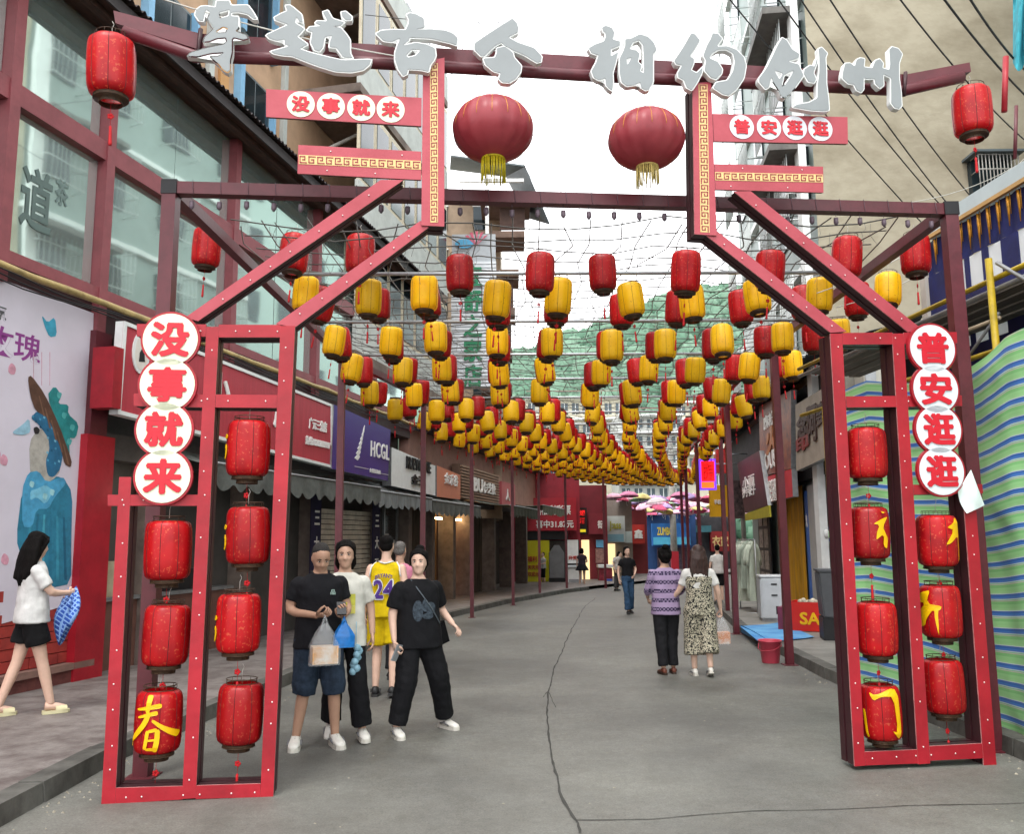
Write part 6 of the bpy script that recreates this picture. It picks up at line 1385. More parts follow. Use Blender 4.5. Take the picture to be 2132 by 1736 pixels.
def shoe(parent, ankle, yaw, mats, L=.265, name="shoe", z0=0.0, pitch=0.0):
    mb = MB(); N = 16
    def ring(y, hw, z, h):
        return [(hw * math.cos(2 * math.pi * k / N), y, z + h * max(-.0, .5 + .5 * math.sin(2 * math.pi * k / N)) if math.sin(2 * math.pi * k / N) > 0 else z) for k in range(N)]
    secs = [(.075, .025, .02, .055), (.06, .036, .018, .085), (.02, .040, .018, .10), (-.03, .042, .018, .085), (-.08, .046, .018, .065), (-.13, .048, .018, .052), (-.17, .040, .02, .040), (-.192, .02, .022, .022)]
    vs = []; fs = []
    for y, hw, z, h in secs:
        for k in range(N):
            t = 2 * math.pi * k / N; vs.append((hw * math.cos(t), y, z + h * (.5 + .5 * math.sin(t))))
    for i in range(len(secs) - 1):
        for k in range(N): fs.append((i * N + k, (i + 1) * N + k, (i + 1) * N + (k + 1) % N, i * N + (k + 1) % N))
    fs.append(tuple(range(N))); fs.append(tuple((len(secs) - 1) * N + k for k in range(N - 1, -1, -1))); mb.add(vs, fs, 0, True)
    sole = [(-.030, .085), (.030, .085), (.043, .03), (.044, -.05), (.051, -.12), (.042, -.18), (.015, -.203), (-.015, -.203), (-.042, -.18), (-.051, -.12), (-.044, -.05), (-.043, .03)]
    n = len(sole); mb.add([(x, y, 0) for x, y in sole] + [(x * .97, y * .985, .032) for x, y in sole], [list(range(n - 1, -1, -1)), [n + k for k in range(n)]] + [[k, (k + 1) % n, n + (k + 1) % n, n + k] for k in range(n)], 1)
    for y in (-.045, -.065, -.085, -.105): mb.tube([(-.034, y, .076 + (.045 + y) * .35), (0, y - .004, .092 + (.045 + y) * .4), (.034, y, .076 + (.045 + y) * .35)], .0055, 4, 2)
    for sx in (-1, 1): mb.tube([(sx * .047, .02, .05), (sx * .050, -.04, .065), (sx * .051, -.11, .045)], [.008, .012, .006], 5, 2)
    o = mb.build(name, mats, parent); s = L / .29; o.scale = (s, s, s); o.location = (ankle[0], ankle[1], z0); o.rotation_euler = (pitch, 0, yaw); return o
def person(label, loc, rz, H=1.65, J=None, head=(0, 0, 0), skin="a", vox=.012, wf=1.0, group=None):
    """returns the Empty, the joints and the head transform. Faces -y before turning by rz."""
    P = thing("person", label, "person", loc, rz, group); s = H / 1.70; P.scale = (s, s, s)
    j = dict(hip=(0, 0, .93), hl=(.088, 0, .90), hr=(-.088, 0, .90), kl=(.095, -.01, .50), kr=(-.095, -.01, .50), al=(.10, .03, .085), ar=(-.10, .03, .085), sl=(.163 * wf, .01, 1.362), sr=(-.163 * wf, .01, 1.362),
             el=(.225, .04, 1.12), er=(-.225, .04, 1.12), wl=(.24, -.03, .88), wr=(-.24, -.03, .88), dl=None, dr=None, pl=(-1, 0, 0), pr=(1, 0, 0), cl=.45, cr=.45, neck=(0, .0, 1.50), hc=(0, -.012, 1.602), lean=0.0)
    j.update(J or {})
    HM = Matrix.Translation(Vector(j["hc"])) @ Matrix.Rotation(head[0], 4, 'Z') @ Matrix.Rotation(head[1], 4, 'X') @ Matrix.Rotation(head[2], 4, 'Y')
    mb = MB(); L = j["lean"]; yo = lambda z: -L * (z - .9)
    loft(mb, [(z, rx * wf * .93, ry * wf * .9, 0, yo(z)) for z, rx, ry in ((.84, .13, .10), (.93, .155, .115), (1.05, .14, .10), (1.16, .15, .10), (1.28, .165, .11), (1.36, .165, .095), (1.41, .12, .08), (1.45, .068, .066), (1.475, .056, .058))])
    hc = Vector(j["hc"]); limb(mb, [(0, yo(1.43) + .01, 1.43), (hc.x * .6, hc.y * .6 + .02, 1.50), (hc.x, hc.y + .02, hc.z - .05)], [.058, .053, .052], 3)
    for a in "lr":
        S, E, Wr = (Vector(j[k + a]) for k in "sew"); limb(mb, [S, E, Wr], [.052 * wf, .040 * wf, .026])
        Hh, K, A = (Vector(j[k + a]) for k in "hka"); limb(mb, [Hh, Hh.lerp(K, .5), K, K.lerp(A, .35), A], [.082 * wf, .072 * wf, .054, .052, .036])
    o = len(mb.v); N = 20; vs = []; fs = []
    for z, rx, ry, cy in HEAD:
        for k in range(N):
            t = 2 * math.pi * k / N; vs.append(HM @ Vector((rx * math.cos(t), cy + ry * math.sin(t), z)))
    for i in range(len(HEAD) - 1):
        for k in range(N): fs.append((i * N + k, i * N + (k + 1) % N, (i + 1) * N + (k + 1) % N, (i + 1) * N + k))
    fs.append(tuple(range(N - 1, -1, -1))); fs.append(tuple((len(HEAD) - 1) * N + k for k in range(N))); mb.add(vs, fs, 0, True)
    mb.tube([HM @ Vector(q) for q in ((0, -.080, .012), (0, -.094, -.012), (0, -.103, -.03), (0, -.088, -.042))], [.009, .012, .016, .010], 8)
    for sx in (-1, 1): mb.ball(HM @ Vector((sx * .016, -.088, -.034)), .010, 6); mb.ball(HM @ Vector((sx * .074, .012, -.01)), (.010, .018, .028), 8); mb.ball(HM @ Vector((sx * .034, -.066, -.03)), .026, 8)
    mb.ball(HM @ Vector((0, -.074, -.098)), (.024, .018, .018), 8)
    body = fuse(mb, vox, 2)
    hb = MB()
    for a in "lr":
        E, Wr = Vector(j["e" + a]), Vector(j["w" + a]); d = Vector(j["d" + a]) if j["d" + a] else (Wr - E); pn = j["p" + a]
        hand(hb, Wr, d, pn, j["c" + a])
    if vox < .016:
        bm = bmesh.new(); bm.from_mesh(body); t = bpy.data.meshes.new("t"); t.from_pydata(hb.v, [], hb.f); bm.from_mesh(t); bpy.data.meshes.remove(t)
        for f in bm.faces: f.smooth = True
        bm.to_mesh(body); bm.free()
    else:
        bm = bmesh.new(); bm.from_mesh(body); t = bpy.data.meshes.new("t"); t.from_pydata(hb.v, [], hb.f); bm.from_mesh(t); bpy.data.meshes.remove(t); bm.to_mesh(body); bm.free()
    body.materials.append(SKIN[skin]); put("body", body, P)
    return P, j, HM
def face(P, HM, mouth=.02):
    for sx in (-1, 1):
        mb = MB(); mb.ball(HM @ Vector((sx * .031, -.083, .006)), (.0125, .006, .0055), 8, 0); mb.ball(HM @ Vector((sx * .031, -.087, .006)), (.0056, .004, .0052), 8, 1); mb.build("eye", [EYEW, EYED], P)
        mb = MB(); mb.tube([HM @ Vector(q) for q in ((sx * .016, -.0895, .024), (sx * .032, -.089, .029), (sx * .050, -.079, .023))], [.0035, .0038, .002], 5); mb.build("eyebrow", HAIRM, P)
        mb = MB(); mb.tube([HM @ Vector(q) for q in ((sx * .018, -.0885, .010), (sx * .031, -.0895, .0135), (sx * .045, -.082, .009))], .0018, 4); mb.build("eyelid", EYED, P)
    mb = MB(); mb.tube([HM @ Vector(q) for q in ((-mouth, -.078, -.066), (-.008, -.0875, -.063), (0, -.0885, -.065), (.008, -.0875, -.063), (mouth, -.078, -.066))], [.002, .0042, .004, .0042, .002], 6)
    mb.tube([HM @ Vector(q) for q in ((-mouth * .8, -.079, -.070), (0, -.087, -.0735), (mouth * .8, -.079, -.070))], [.002, .0048, .002], 6); mb.build("mouth", LIP, P)
def hair(P, HM, m, kind, vox=.009, wr=.004):
    vox = min(vox, .0075) if vox < .012 else vox
    mb = MB(); T = lambda *q: HM @ Vector(q)
    def cap(rx, ry, rz, c): 
        b = MB(); b.ball((0, 0, 0), (1, 1, 1), 18)
        mb.add([HM @ Vector((c[0] + x * rx, c[1] + y * ry, c[2] + z * rz)) for x, y, z in b.v], b.f)
    if kind == "crop":
        cap(.0755, .093, .070, (0, .022, .058)); cap(.0755, .055, .07, (0, .05, .01))
    else:
        cap(.079, .080, .086, (0, .034, .048)); cap(.083, .070, .108, (0, .045, -.008))
        for sx in (-1, 1): mb.ball(T(sx * .074, .012, .002), (.014, .03, .04), 8)
        rs_ = random.Random(5)
        for sx in (-1, 1):                                     # locks combed from the parting round to the nape
            for q in range(8):
                ys = -.070 + q * .017; zt = .088 + .034 * min(1, q / 3.5)
                mb.tube([T(sx * .004 + .010, ys, zt), T(sx * .040, ys + .002, zt - .006 - .003 * q / 8), T(sx * (.066 + .002 * min(q, 4)), ys * .62 + .005, .052 + .006 * q), T(sx * .083, .012 + q * .006, .010 + .008 * q), T(sx * .076, .060 + q * .003, -.030 + .006 * q), T(sx * .035, .098, -.04)], [.007 + rs_.random() * .004, .009, .010, .011, .012, .010], 7)
        if kind == "bun": mb.ball(T(0.005, .075, .125), (.05, .045, .04), 12); mb.ball(T(0, .10, .0), .05, 10); mb.ball(T(.0, .09, -.06), (.05, .035, .04), 10)
        if kind == "tied":
            for sx in (-1, 1): mb.tube([T(sx * .07, .05, -.03), T(sx * .072, .06, -.09), T(sx * .055, .075, -.14)], [.024, .026, .014], 8)
            mb.tube([T(0, .11, .0), T(.01, .12, -.08), T(.02, .10, -.15)], [.03, .032, .014], 8)
        if kind == "long":
            for k in range(9):
                t = -1 + k / 4; mb.tube([T(t * .07, .08 - .03 * t * t, .05), T(t * .085, .105 - .03 * t * t, -.06), T(t * .10, .10 - .02 * t * t, -.17), T(t * .085, .095, -.275 - .03 * (k % 3)), T(t * .06, .08, -.36 - .05 * (k % 2))], [.03, .036, .034, .028, .008], 8)
            for sx in (-1, 1): mb.tube([T(sx * .03, -.075, .085), T(sx * .076, -.04, .04), T(sx * .084, .02, -.06), T(sx * .09, .05, -.18)], [.014, .02, .026, .012], 8)
        if kind == "bob":
            for k in range(7):
                t = -1 + k / 3; mb.tube([T(t * .075, .06, .03), T(t * .085, .09 - .02 * t * t, -.06), T(t * .07, .08, -.13)], [.03, .032, .012], 8)
    me = fuse(mb, vox, 1, wr, 3); me.materials.append(m); return put("hair", me, P)
def top(P, j, m, sleeve=.55, hem=.86, fit=1.0, wf=1.0, loose=0.0, neck=1.445, name="shirt", vox=.011, wr=.006, armr=1.0, tank=False):
    mb = MB(); L = j["lean"]; yo = lambda z: -L * (z - .9); f = fit * wf
    S = [(hem, .178 + loose, .135 + loose * .8), (hem + .10, .176 + loose * .9, .134 + loose * .7), (1.07, .166 + loose * .7, .126 + loose * .5), (1.18, .168 + loose * .4, .124 + loose * .3), (1.29, .182, .128), (1.36, .182, .112), (1.40, .150, .096), (1.425, .115, .086), (neck, .082, .078)]
    S = [q for q in S if q[0] <= neck]
    loft(mb, [(z, rx * f, ry * f, 0, yo(z)) for z, rx, ry in S])
    if not tank:
        for a in "lr":
            Sh, E, Wr = (Vector(j[k + a]) for k in "sew")
            if sleeve <= 1: e = Sh.lerp(E, sleeve); limb(mb, [Sh + Vector((0, 0, -.005)), Sh.lerp(e, .5), e], [.064 * f, .060 * f * armr, .060 * f * armr], 3)
            else: e = E.lerp(Wr, sleeve - 1); limb(mb, [Sh, E, e], [.064 * f, .054 * f * armr, .046 * f * armr], 4)
    me = fuse(mb, vox, 3, wr, hash(name) % 50); me.materials.append(m); return put(name, me, P)
def bottoms(P, j, m, to=1.0, r=(.10, .082, .07), waist=1.0, wf=1.0, name="trousers", vox=.011, wr=.006):
    mb = MB(); loft(mb, [(.83, .15 * wf, .118 * wf), (.92, .172 * wf, .130 * wf), (waist, .158 * wf, .118 * wf)])
    for a in "lr":
        Hh, K, A = (Vector(j[k + a]) for k in "hka")
        if to <= .5: e = Hh.lerp(K, to * 2); limb(mb, [Hh, Hh.lerp(e, .5), e], [r[0] * wf, (r[0] + r[1]) / 2 * wf, r[1] * wf])
        else: e = K.lerp(A, (to - .5) * 2); limb(mb, [Hh, Hh.lerp(K, .5), K, K.lerp(e, .5), e], [r[0] * wf, (r[0] + r[1]) / 2 * wf, r[1] * wf, (r[1] + r[2]) / 2, r[2]])
    me = fuse(mb, vox, 3, wr, 7); me.materials.append(m); return put(name, me, P)
WSH = [mat("white_trainer", "D9D6CE", .5, .08, 14), mat("trainer_sole", "C9C5BB", .6, .1, 9), mat("trainer_lace", "6E6E70", .7, .1, 9)]; BSH = [mat("black_trainer", "1B1B1D", .5, .2, 14), mat("dark_sole", "2A2A2A", .6, .1, 9), mat("dark_lace", "3A3A3A", .7, .1, 9)]; RSH = [mat("brown_shoe", "6B3A2A", .5, .2, 14), mat("brown_sole", "3A2A22", .6, .1, 9), mat("brown_lace", "4A2A20", .7, .1, 9)]
def shoes(P, j, mats, yl=.12, yr=-.12, L=.265, heel=(0, 0)):
    shoe(P, (j["al"][0], j["al"][1], 0), yl, mats, L, z0=j["al"][2] - .085 + max(0, heel[0]) * .0, pitch=heel[0]); shoe(P, (j["ar"][0], j["ar"][1], 0), yr, mats, L, z0=j["ar"][2] - .085, pitch=heel[1])
def carrier(label, P, hand_pt, size, m, drop=.18, inner=None, name="carrier_bag"):
    """thin plastic bag hanging from a hand, with its contents"""
    w = P.matrix_basis @ Vector(hand_pt); o = thing(name, label, "bag", w, P.rotation_euler.z); a, b, h = size; mb = MB()
    def f(u, v):
        an = u * 2 * math.pi; t = v; r = (.14 + .86 * min(1, t / .55) ** .8) if t < .55 else 1.0; k = 1 + .10 * math.sin(an * 5 + t * 4) * (1 - t * .6)
        c, s_ = math.cos(an), math.sin(an); return (a * r * k * math.copysign(abs(c) ** .6, c), b * r * k * math.copysign(abs(s_) ** .6, s_), -drop * .25 - h * t)
    mb.grid(f, 40, 18); n = len(mb.v); mb.add([f(i / 16, 1.0) for i in range(16)], [tuple(range(15, -1, -1))]); mb.build("bag_body", m, o)
    for sx in (-1, 1):
        mb = MB(); mb.tube([(0, sx * .012, .015), (sx * a * .12, sx * .02, -drop * .15), (sx * a * .25, 0, -drop * .25 - h * .18)], [.006, .010, .016], 6); mb.build("handle", m, o)
    if inner:
        mb = MB(); mb.box(-a * .82, a * .82, -b * .8, b * .8, -drop * .25 - h * .97, -drop * .25 - h * .55); mb.build("food_box", inner, o)
    return o
FILM = bpy.data.materials.new("thin_plastic"); FILM.use_nodes = True; n = FILM.node_tree.nodes; l = FILM.node_tree.links
b_ = n["Principled BSDF"]; b_.inputs["Base Color"].default_value = lin("DDE0E2"); b_.inputs["Roughness"].default_value = .25
tp = n.new("ShaderNodeBsdfTransparent"); fr_n = n.new("ShaderNodeMixShader"); fr_n.inputs[0].default_value = .2; l.new(tp.outputs[0], fr_n.inputs[1]); l.new(b_.outputs[0], fr_n.inputs[2]); l.new(fr_n.outputs[0], n["Material Output"].inputs[0])
def at(u, v, h=0.0):
    p = gnd(u, v, h); return (p.x, p.y, (gz(p.y) + h) if h else gz(p.y))
R_ = math.radians
# 1 man with phone
p0 = at(657, 1556)
P, j, HM = person("man in black polo and denim knee shorts looking down at a phone", p0, R_(22), 1.68,
    dict(er=(-.255, .03, 1.13), wr=(-.045, -.235, 1.105), el=(.25, .0, 1.13), wl=(.17, -.25, 1.10), dl=(-.15, -.6, .35), dr=(.5, -.6, .1), pl=(-.6, .2, .8), pr=(.3, .3, .9), cl=.8, cr=.9, hc=(0, -.055, 1.575), kl=(.13, -.06, .5), al=(.16, .0, .085), kr=(-.11, -.02, .5), ar=(-.16, .05, .085), lean=.05), (0.05, .42, 0), "c", .0115, 1.07)
face(P, HM); hair(P, HM, HAIRC, "crop", .008, .003); top(P, j, cloth("black_polo", "17171B"), .62, .82, 1.03, 1.07, .012)
mb = MB()
for sx in (-1, 1): mb.tube([(sx * .075, -.005, 1.46), (sx * .062, -.07, 1.44), (sx * .02, -.125, 1.375)], [.014, .013, .008], 6)
mb.build("collar", cloth("black_polo", "17171B"), P); lettering("品", P, (.07, .11, 1.27, 1.31), -.15, mat("pale_badge", "8FA79E", .6, .1, 9), .03, .004)
bottoms(P, j, cloth("dark_denim", "2A3646", scale=14, var=.25), .56, (.112, .100, .098), .96, 1.05, "denim_shorts"); shoes(P, j, WSH, .1, -.25, .30)
mb = MB(); mb.box(-.037, .037, -.078, .078, -.005, .005); ph = mb.build("phone", mat("phone_black", "0E0E10", .15, .1, 5), None, loc=P.matrix_basis @ Vector((.13, -.335, 1.165)), rot=(R_(35), 0, R_(14)), label="black phone held up by the man in the black polo", cat="phone")
carrier("clear carrier bag with an orange food box held by the man in black polo", P, (-.0, -.31, 1.10), (.125, .08, .33), FILM, .2, mat("food_box_print", "D39A55", .5, .35, 11, col2="DCD6CC"))
carrier("small bright blue carrier bag behind the food bag of the man in black polo", P, (.16, -.30, 1.08), (.085, .06, .20), mat("blue_plastic", "1E78C8", .4, .2, 9), .12)
# 2 woman in white tee
p0 = at(712, 1540); P, j, HM = person("woman in white tee with pastel print and black trousers behind the phone user", p0, R_(12), 1.68,
    dict(er=(-.235, .02, 1.13), wr=(-.10, -.215, 1.10), dr=(.7, -.5, .1), pr=(.3, .5, .8), cr=.9, el=(.235, .05, 1.13), wl=(.25, .0, .89), kl=(.12, -.13, .51), al=(.17, -.06, .095), kr=(-.09, .06, .5), ar=(-.10, .22, .10)), (-.05, .08, 0), "a", .0115, .98)
face(P, HM); hair(P, HM, HAIRM, "tied", .009, .002); t_ = top(P, j, cloth("white_tee", "D2D0C6"), .78, .80, 1.02, .98, .022, armr=1.08)
front = lambda x, d, z: (x, -.142 - (.02 if z < 1.2 else 0.012) + x * x * 1.6 + (d + .2) * 1.0, z)
for i, (a, b, c, dd, col) in enumerate(((-.10, -.02, 1.16, 1.26, "9CC4C2"), (-.018, .09, 1.16, 1.26, "BDBB4E"), (-.02, .09, 1.09, 1.158, "D4CB6A"))):
    mb = MB(); mb.grid(lambda u, v: front(a + (b - a) * u, -.2, c + (dd - c) * v), 6, 4); mb.build("chest_print", cloth("print_%d" % i, col), P)
bottoms(P, j, cloth("black_trousers", "141417"), .95, (.10, .088, .092), 1.0, .98); shoes(P, j, WSH, .15, -.1, .28, (0, .25))
mb = MB(); mb.lathe([(.001, 0), (.028, 0), (.037, .11), (.037, .118), (.001, .118)], 16); mb.build("drink_cup", mat("yellow_drink", "C2B33C", .3, .15, 8), None, loc=P.matrix_basis @ Vector((-.02, -.30, 1.08)), label="yellow drink cup in the hand of the woman in white tee", cat="cup")
mb = MB()
for k in range(9): mb.ball((random.uniform(-.03, .03), random.uniform(-.03, .03), -.06 - .028 * k), (.035, .03, .035), 7)
mb.tube([(0, 0, .16), (0, 0, -.05)], .004, 5); tag(mb.build("glove_bundle", mat("pale_blue_rubber", "8FB9CC", .5, .15, 12), None, loc=P.matrix_basis @ Vector((.10, -.17, .86))), "pale blue bundle of gloves dangling at the waist of the woman in white tee", "gloves")
# 3 jersey man
p0 = at(801, 1449); P, j, HM = person("man seen from behind in a yellow number 24 basketball vest and yellow shorts", p0, R_(178), 1.76,
    dict(kl=(.10, -.06, .5), al=(.105, .0, .085), kr=(-.10, .03, .51), ar=(-.10, .12, .10)), (0, 0, 0), "b", .013, 1.02)
hair(P, HM, HAIRM, "crop", .01, .002); YV = cloth("yellow_vest", "D6B80F"); top(P, j, YV, 0, .84, 1.0, .98, .03, 1.43, "vest", .012, .006, tank=True)
bottoms(P, j, YV, .44, (.115, .118, .1), .98, 1.02, "shorts", .012); shoes(P, j, BSH, .1, -.1, .28, (0, .2))
back = lambda x, d, z: (-x, .118 + .03 + (.015 if z > 1.2 else .02) - x * x * 1.2 - d, z)
PUR = mat("purple_number", "4A2C7E", .7, .05, 9); lettering("24", P, (-.105, .105, 1.05, 1.235), 0, PUR, .03, .006, wrap=back)
mb = MB(); wh = lettering("24", P, (-.112, .112, 1.043, 1.242), .004, WHITE, .055, .004, wrap=back)
lettering("BRYANT", P, (-.095, .095, 1.27, 1.315), 0, PUR, .02, .005, wrap=lambda x, d, z: back(x, d, z - x * x * 3))
mb = MB()
for sx in (-1, 1): mb.tube([(sx * .115, .0, 1.43), (sx * .155, .07, 1.38), (sx * .165, .09, 1.30), (sx * .185, .03, 1.25)], .008, 6)
mb.tube([(-.08, .03, 1.44), (-.05, .085, 1.43), (0, .1, 1.42), (.05, .085, 1.43), (.08, .03, 1.44)], .008, 6); f = mb.build("white_piping", WHITE, P); f["kind"] = "stuff"
# 4 grey haired person
p0 = Vector(((833 - CX) / FPX * 11.3, 11.3, gz(11.3))); P, j, HM = person("grey haired person in a pink top mostly hidden behind the yellow vest", p0, R_(170), 1.70, None, (0, 0, 0), "a", .016)
hair(P, HM, HAIRG, "crop", .012, .003); top(P, j, cloth("pink_top", "C87F96"), .7, .85, 1, .95, .01, vox=.015); bottoms(P, j, cloth("dark_trousers", "232326"), .95, vox=.015); shoes(P, j, BSH)
# 5 woman in black
p0 = at(868, 1528); P, j, HM = person("woman in black tee with grey print and black trousers striding with a lowered phone", p0, R_(30), 1.60,
    dict(er=(-.255, .03, 1.12), wr=(-.27, -.07, .87), cr=.8, dr=(.1, -.2, -1), el=(.285, .10, 1.14), wl=(.33, -.10, 1.0), dl=(.25, -.8, -.45), pl=(-.5, .2, -.8), cl=.7,
         hl=(.09, 0, .9), kl=(.20, -.05, .51), al=(.34, .10, .085), hr=(-.09, 0, .9), kr=(-.15, -.08, .5), ar=(-.22, -.02, .085)), (-.55, .02, -.04), "b", .0115, 1.10)
face(P, HM); hair(P, HM, HAIRM, "bun", .009, .002); top(P, j, cloth("black_tee", "141417"), .80, .80, 1.03, 1.10, .035, armr=1.18)
for i, (x, z, w, h) in enumerate(((-.07, 1.15, .05, .10), (.0, 1.20, .03, .06), (.06, 1.17, .055, .06), (.03, 1.10, .06, .03))):
    mb = MB(); mb.grid(lambda u, v: (x + w * (math.cos(u * 6.28) * v), -.168 + (x + w * math.cos(u * 6.28) * v) ** 2 * 1.4, z + h * math.sin(u * 6.28) * v), 14, 4); mb.build("chest_print", cloth("grey_print", "4A545E", var=.4, scale=30), P)
mb = MB(); mb.tube([(-.10, -.05, 1.44), (-.05, -.15, 1.33), (.06, -.175, 1.18), (.17, -.13, 1.03), (.20, -.02, .97)], .006, 5); mb.build("bag_strap", cloth("strap_grey", "5E666C"), P)
bottoms(P, j, cloth("wide_black_trousers", "151518"), .96, (.118, .098, .092), 1.0, 1.08); shoes(P, j, WSH, .25, -.1, .28)
mb = MB(); mb.box(-.036, .036, -.005, .005, -.075, .075); mb.build("phone", mat("phone_silver", "8F9296", .2, .1, 5), None, loc=P.matrix_basis @ Vector((-.262, -.115, .775)), rot=(R_(20), R_(12), R_(60)), label="silver phone in the lowered hand of the woman in black", cat="phone")
mb = MB(); mb.box(-.09, .09, -.04, .04, -.10, .10); put("shoulder_bag", bevel_mesh(mb.mesh("shoulder_bag", cloth("black_bag", "101012")), .02, 2), None, P.matrix_basis @ Vector((.235, .04, .90)), (0, R_(-18), R_(40)), "small black shoulder bag at the hip of the woman in black", "bag")
# 6 far woman in jeans
p0 = at(1308, 1278); P, j, HM = person("woman in black top and blue jeans walking towards the gate up the street", p0, R_(8), 1.62,
    dict(el=(.24, .05, 1.13), wl=(.15, -.12, 1.0), er=(-.24, .05, 1.13), kl=(.09, -.02, .5), al=(.08, .1, .1), kr=(-.07, -.12, .52), ar=(-.05, -.14, .085)), (.1, .05, 0), "b", .018, .93)
face(P, HM); hair(P, HM, HAIRM, "tied", .014, .002); top(P, j, cloth("black_top", "17171A"), .6, .95, .95, .93, vox=.016); bottoms(P, j, cloth("blue_jeans", "34506E", scale=12, var=.25), .97, (.095, .078, .085), 1.02, .93, "jeans", .016); shoes(P, j, BSH, .1, -.1, .24)
# 7 woman in purple patterned blouse
def band_mat():
    m = bpy.data.materials.new("lilac_zigzag_knit"); m.use_nodes = True; n = m.node_tree.nodes; l = m.node_tree.links; b = n["Principled BSDF"]; tc = n.new("ShaderNodeTexCoord"); sp = n.new("ShaderNodeSeparateXYZ"); l.new(tc.outputs["Object"], sp.inputs[0])
    def M(op, a, b_=None, c=None):
        x = n.new("ShaderNodeMath"); x.operation = op
        for i, q in enumerate((a, b_, c)):
            if q is None: continue
            if isinstance(q, (int, float)): x.inputs[i].default_value = q
            else: l.new(q, x.inputs[i])
        return x.outputs[0]
    z, x, y = sp.outputs[2], sp.outputs[0], sp.outputs[1]
    band = M('LESS_THAN', M('FRACT', M('MULTIPLY', z, 8.2)), .45)
    chk = n.new("ShaderNodeTexChecker"); chk.inputs["Scale"].default_value = 38; l.new(tc.outputs["Object"], chk.inputs[0])
    k = M('MULTIPLY', band, M('ADD', M('MULTIPLY', chk.outputs["Fac"], .65), .35))
    mx = n.new("ShaderNodeMix"); mx.data_type = 'RGBA'; l.new(k, mx.inputs[0]); mx.inputs[6].default_value = lin("9A86A6"); mx.inputs[7].default_value = lin("1C1238"); l.new(mx.outputs[2], b.inputs["Base Color"]); b.inputs["Roughness"].default_value = .9; return m
p0 = at(1390, 1403); P, j, HM = person("woman seen from behind in a lilac zigzag banded blouse and black trousers", p0, R_(186), 1.60,
    dict(el=(.245, -.05, 1.12), wl=(.20, -.2, 1.02), er=(-.225, .03, 1.13), wr=(-.16, -.16, 1.02), kl=(.085, .02, .5), al=(.08, .08, .09), kr=(-.08, -.04, .5), ar=(-.085, -.01, .085)), (.12, 0, 0), "a", .014, 1.08)
hair(P, HM, HAIRM, "bun", .011, .003); top(P, j, band_mat(), 1.35, .80, 1.0, 1.0, .03, vox=.013, armr=1.0); bottoms(P, j, cloth("charcoal_trousers", "1E1E21"), .97, (.108, .085, .07), 1.0, 1.05, vox=.013); shoes(P, j, RSH, .15, -.1, .24)
# 8 woman in leopard jumpsuit
def leo_mat():
    m = bpy.data.materials.new("spotted_cotton"); m.use_nodes = True; n = m.node_tree.nodes; l = m.node_tree.links; tc = n.new("ShaderNodeTexCoord"); t = n.new("ShaderNodeTexNoise"); t.inputs["Scale"].default_value = 46; t.inputs["Detail"].default_value = 1; l.new(tc.outputs["Object"], t.inputs["Vector"])
    r = n.new("ShaderNodeValToRGB"); r.color_ramp.interpolation = 'CONSTANT'; e = r.color_ramp.elements; e[0].color = lin("1B1A18"); e[1].position = .47; e[1].color = lin("B9B29C"); q = e.new(.62); q.color = lin("3A342C"); l.new(t.outputs[0], r.inputs[0]); l.new(r.outputs[0], n["Principled BSDF"].inputs["Base Color"]); n["Principled BSDF"].inputs["Roughness"].default_value = .85; return m
p0 = at(1461, 1407); P, j, HM = person("woman with long brown hair seen from behind in a spotted jumpsuit over a white tee", p0, R_(180), 1.62,
    dict(el=(.25, -.04, 1.13), wl=(.33, -.12, 1.02), er=(-.25, .04, 1.12), wr=(-.29, -.02, .87), cr=1.0, kl=(.09, -.05, .5), al=(.09, -.02, .085), kr=(-.09, .04, .52), ar=(-.09, .14, .12)), (0, 0, 0), "b", .014, 1.0)
hair(P, HM, HAIRB, "long", .011, .004); top(P, j, cloth("white_undershirt", "D8D6D2"), .72, 1.15, .97, 1.0, vox=.013)
mb = MB(); loft(mb, [(.80, .19, .15), (.92, .195, .15), (1.05, .172, .132), (1.16, .176, .134), (1.27, .19, .136), (1.31, .182, .130)])
for a, b in (("hl", "kl"), ("hr", "kr")):
    A = Vector(j["a" + a[1]]); K = Vector(j[b]); limb(mb, [Vector(j[a]), Vector(j[a]).lerp(K, .5), K, K.lerp(A, .55)], [.125, .125, .128, .135])
me = fuse(mb, .012, 3, .008, 5); me.materials.append(leo_mat()); put("jumpsuit", me, P)
for sx in (-1, 1): mb = MB(); mb.tube([(sx * .10, .12, 1.30), (sx * .105, .10, 1.40), (sx * .10, .02, 1.445), (sx * .10, -.08, 1.40)], .008, 5); mb.build("strap", cloth("spotted_strap", "3A342C"), P)
shoes(P, j, WSH, .1, -.1, .245, (0, .35))
carrier("white carrier bag with an orange packet held by the woman in the jumpsuit", P, (-.295, -.03, .79), (.11, .09, .34), FILM, .1, mat("orange_packet", "C8783A", .5, .4, 8, col2="C9C4BC"))
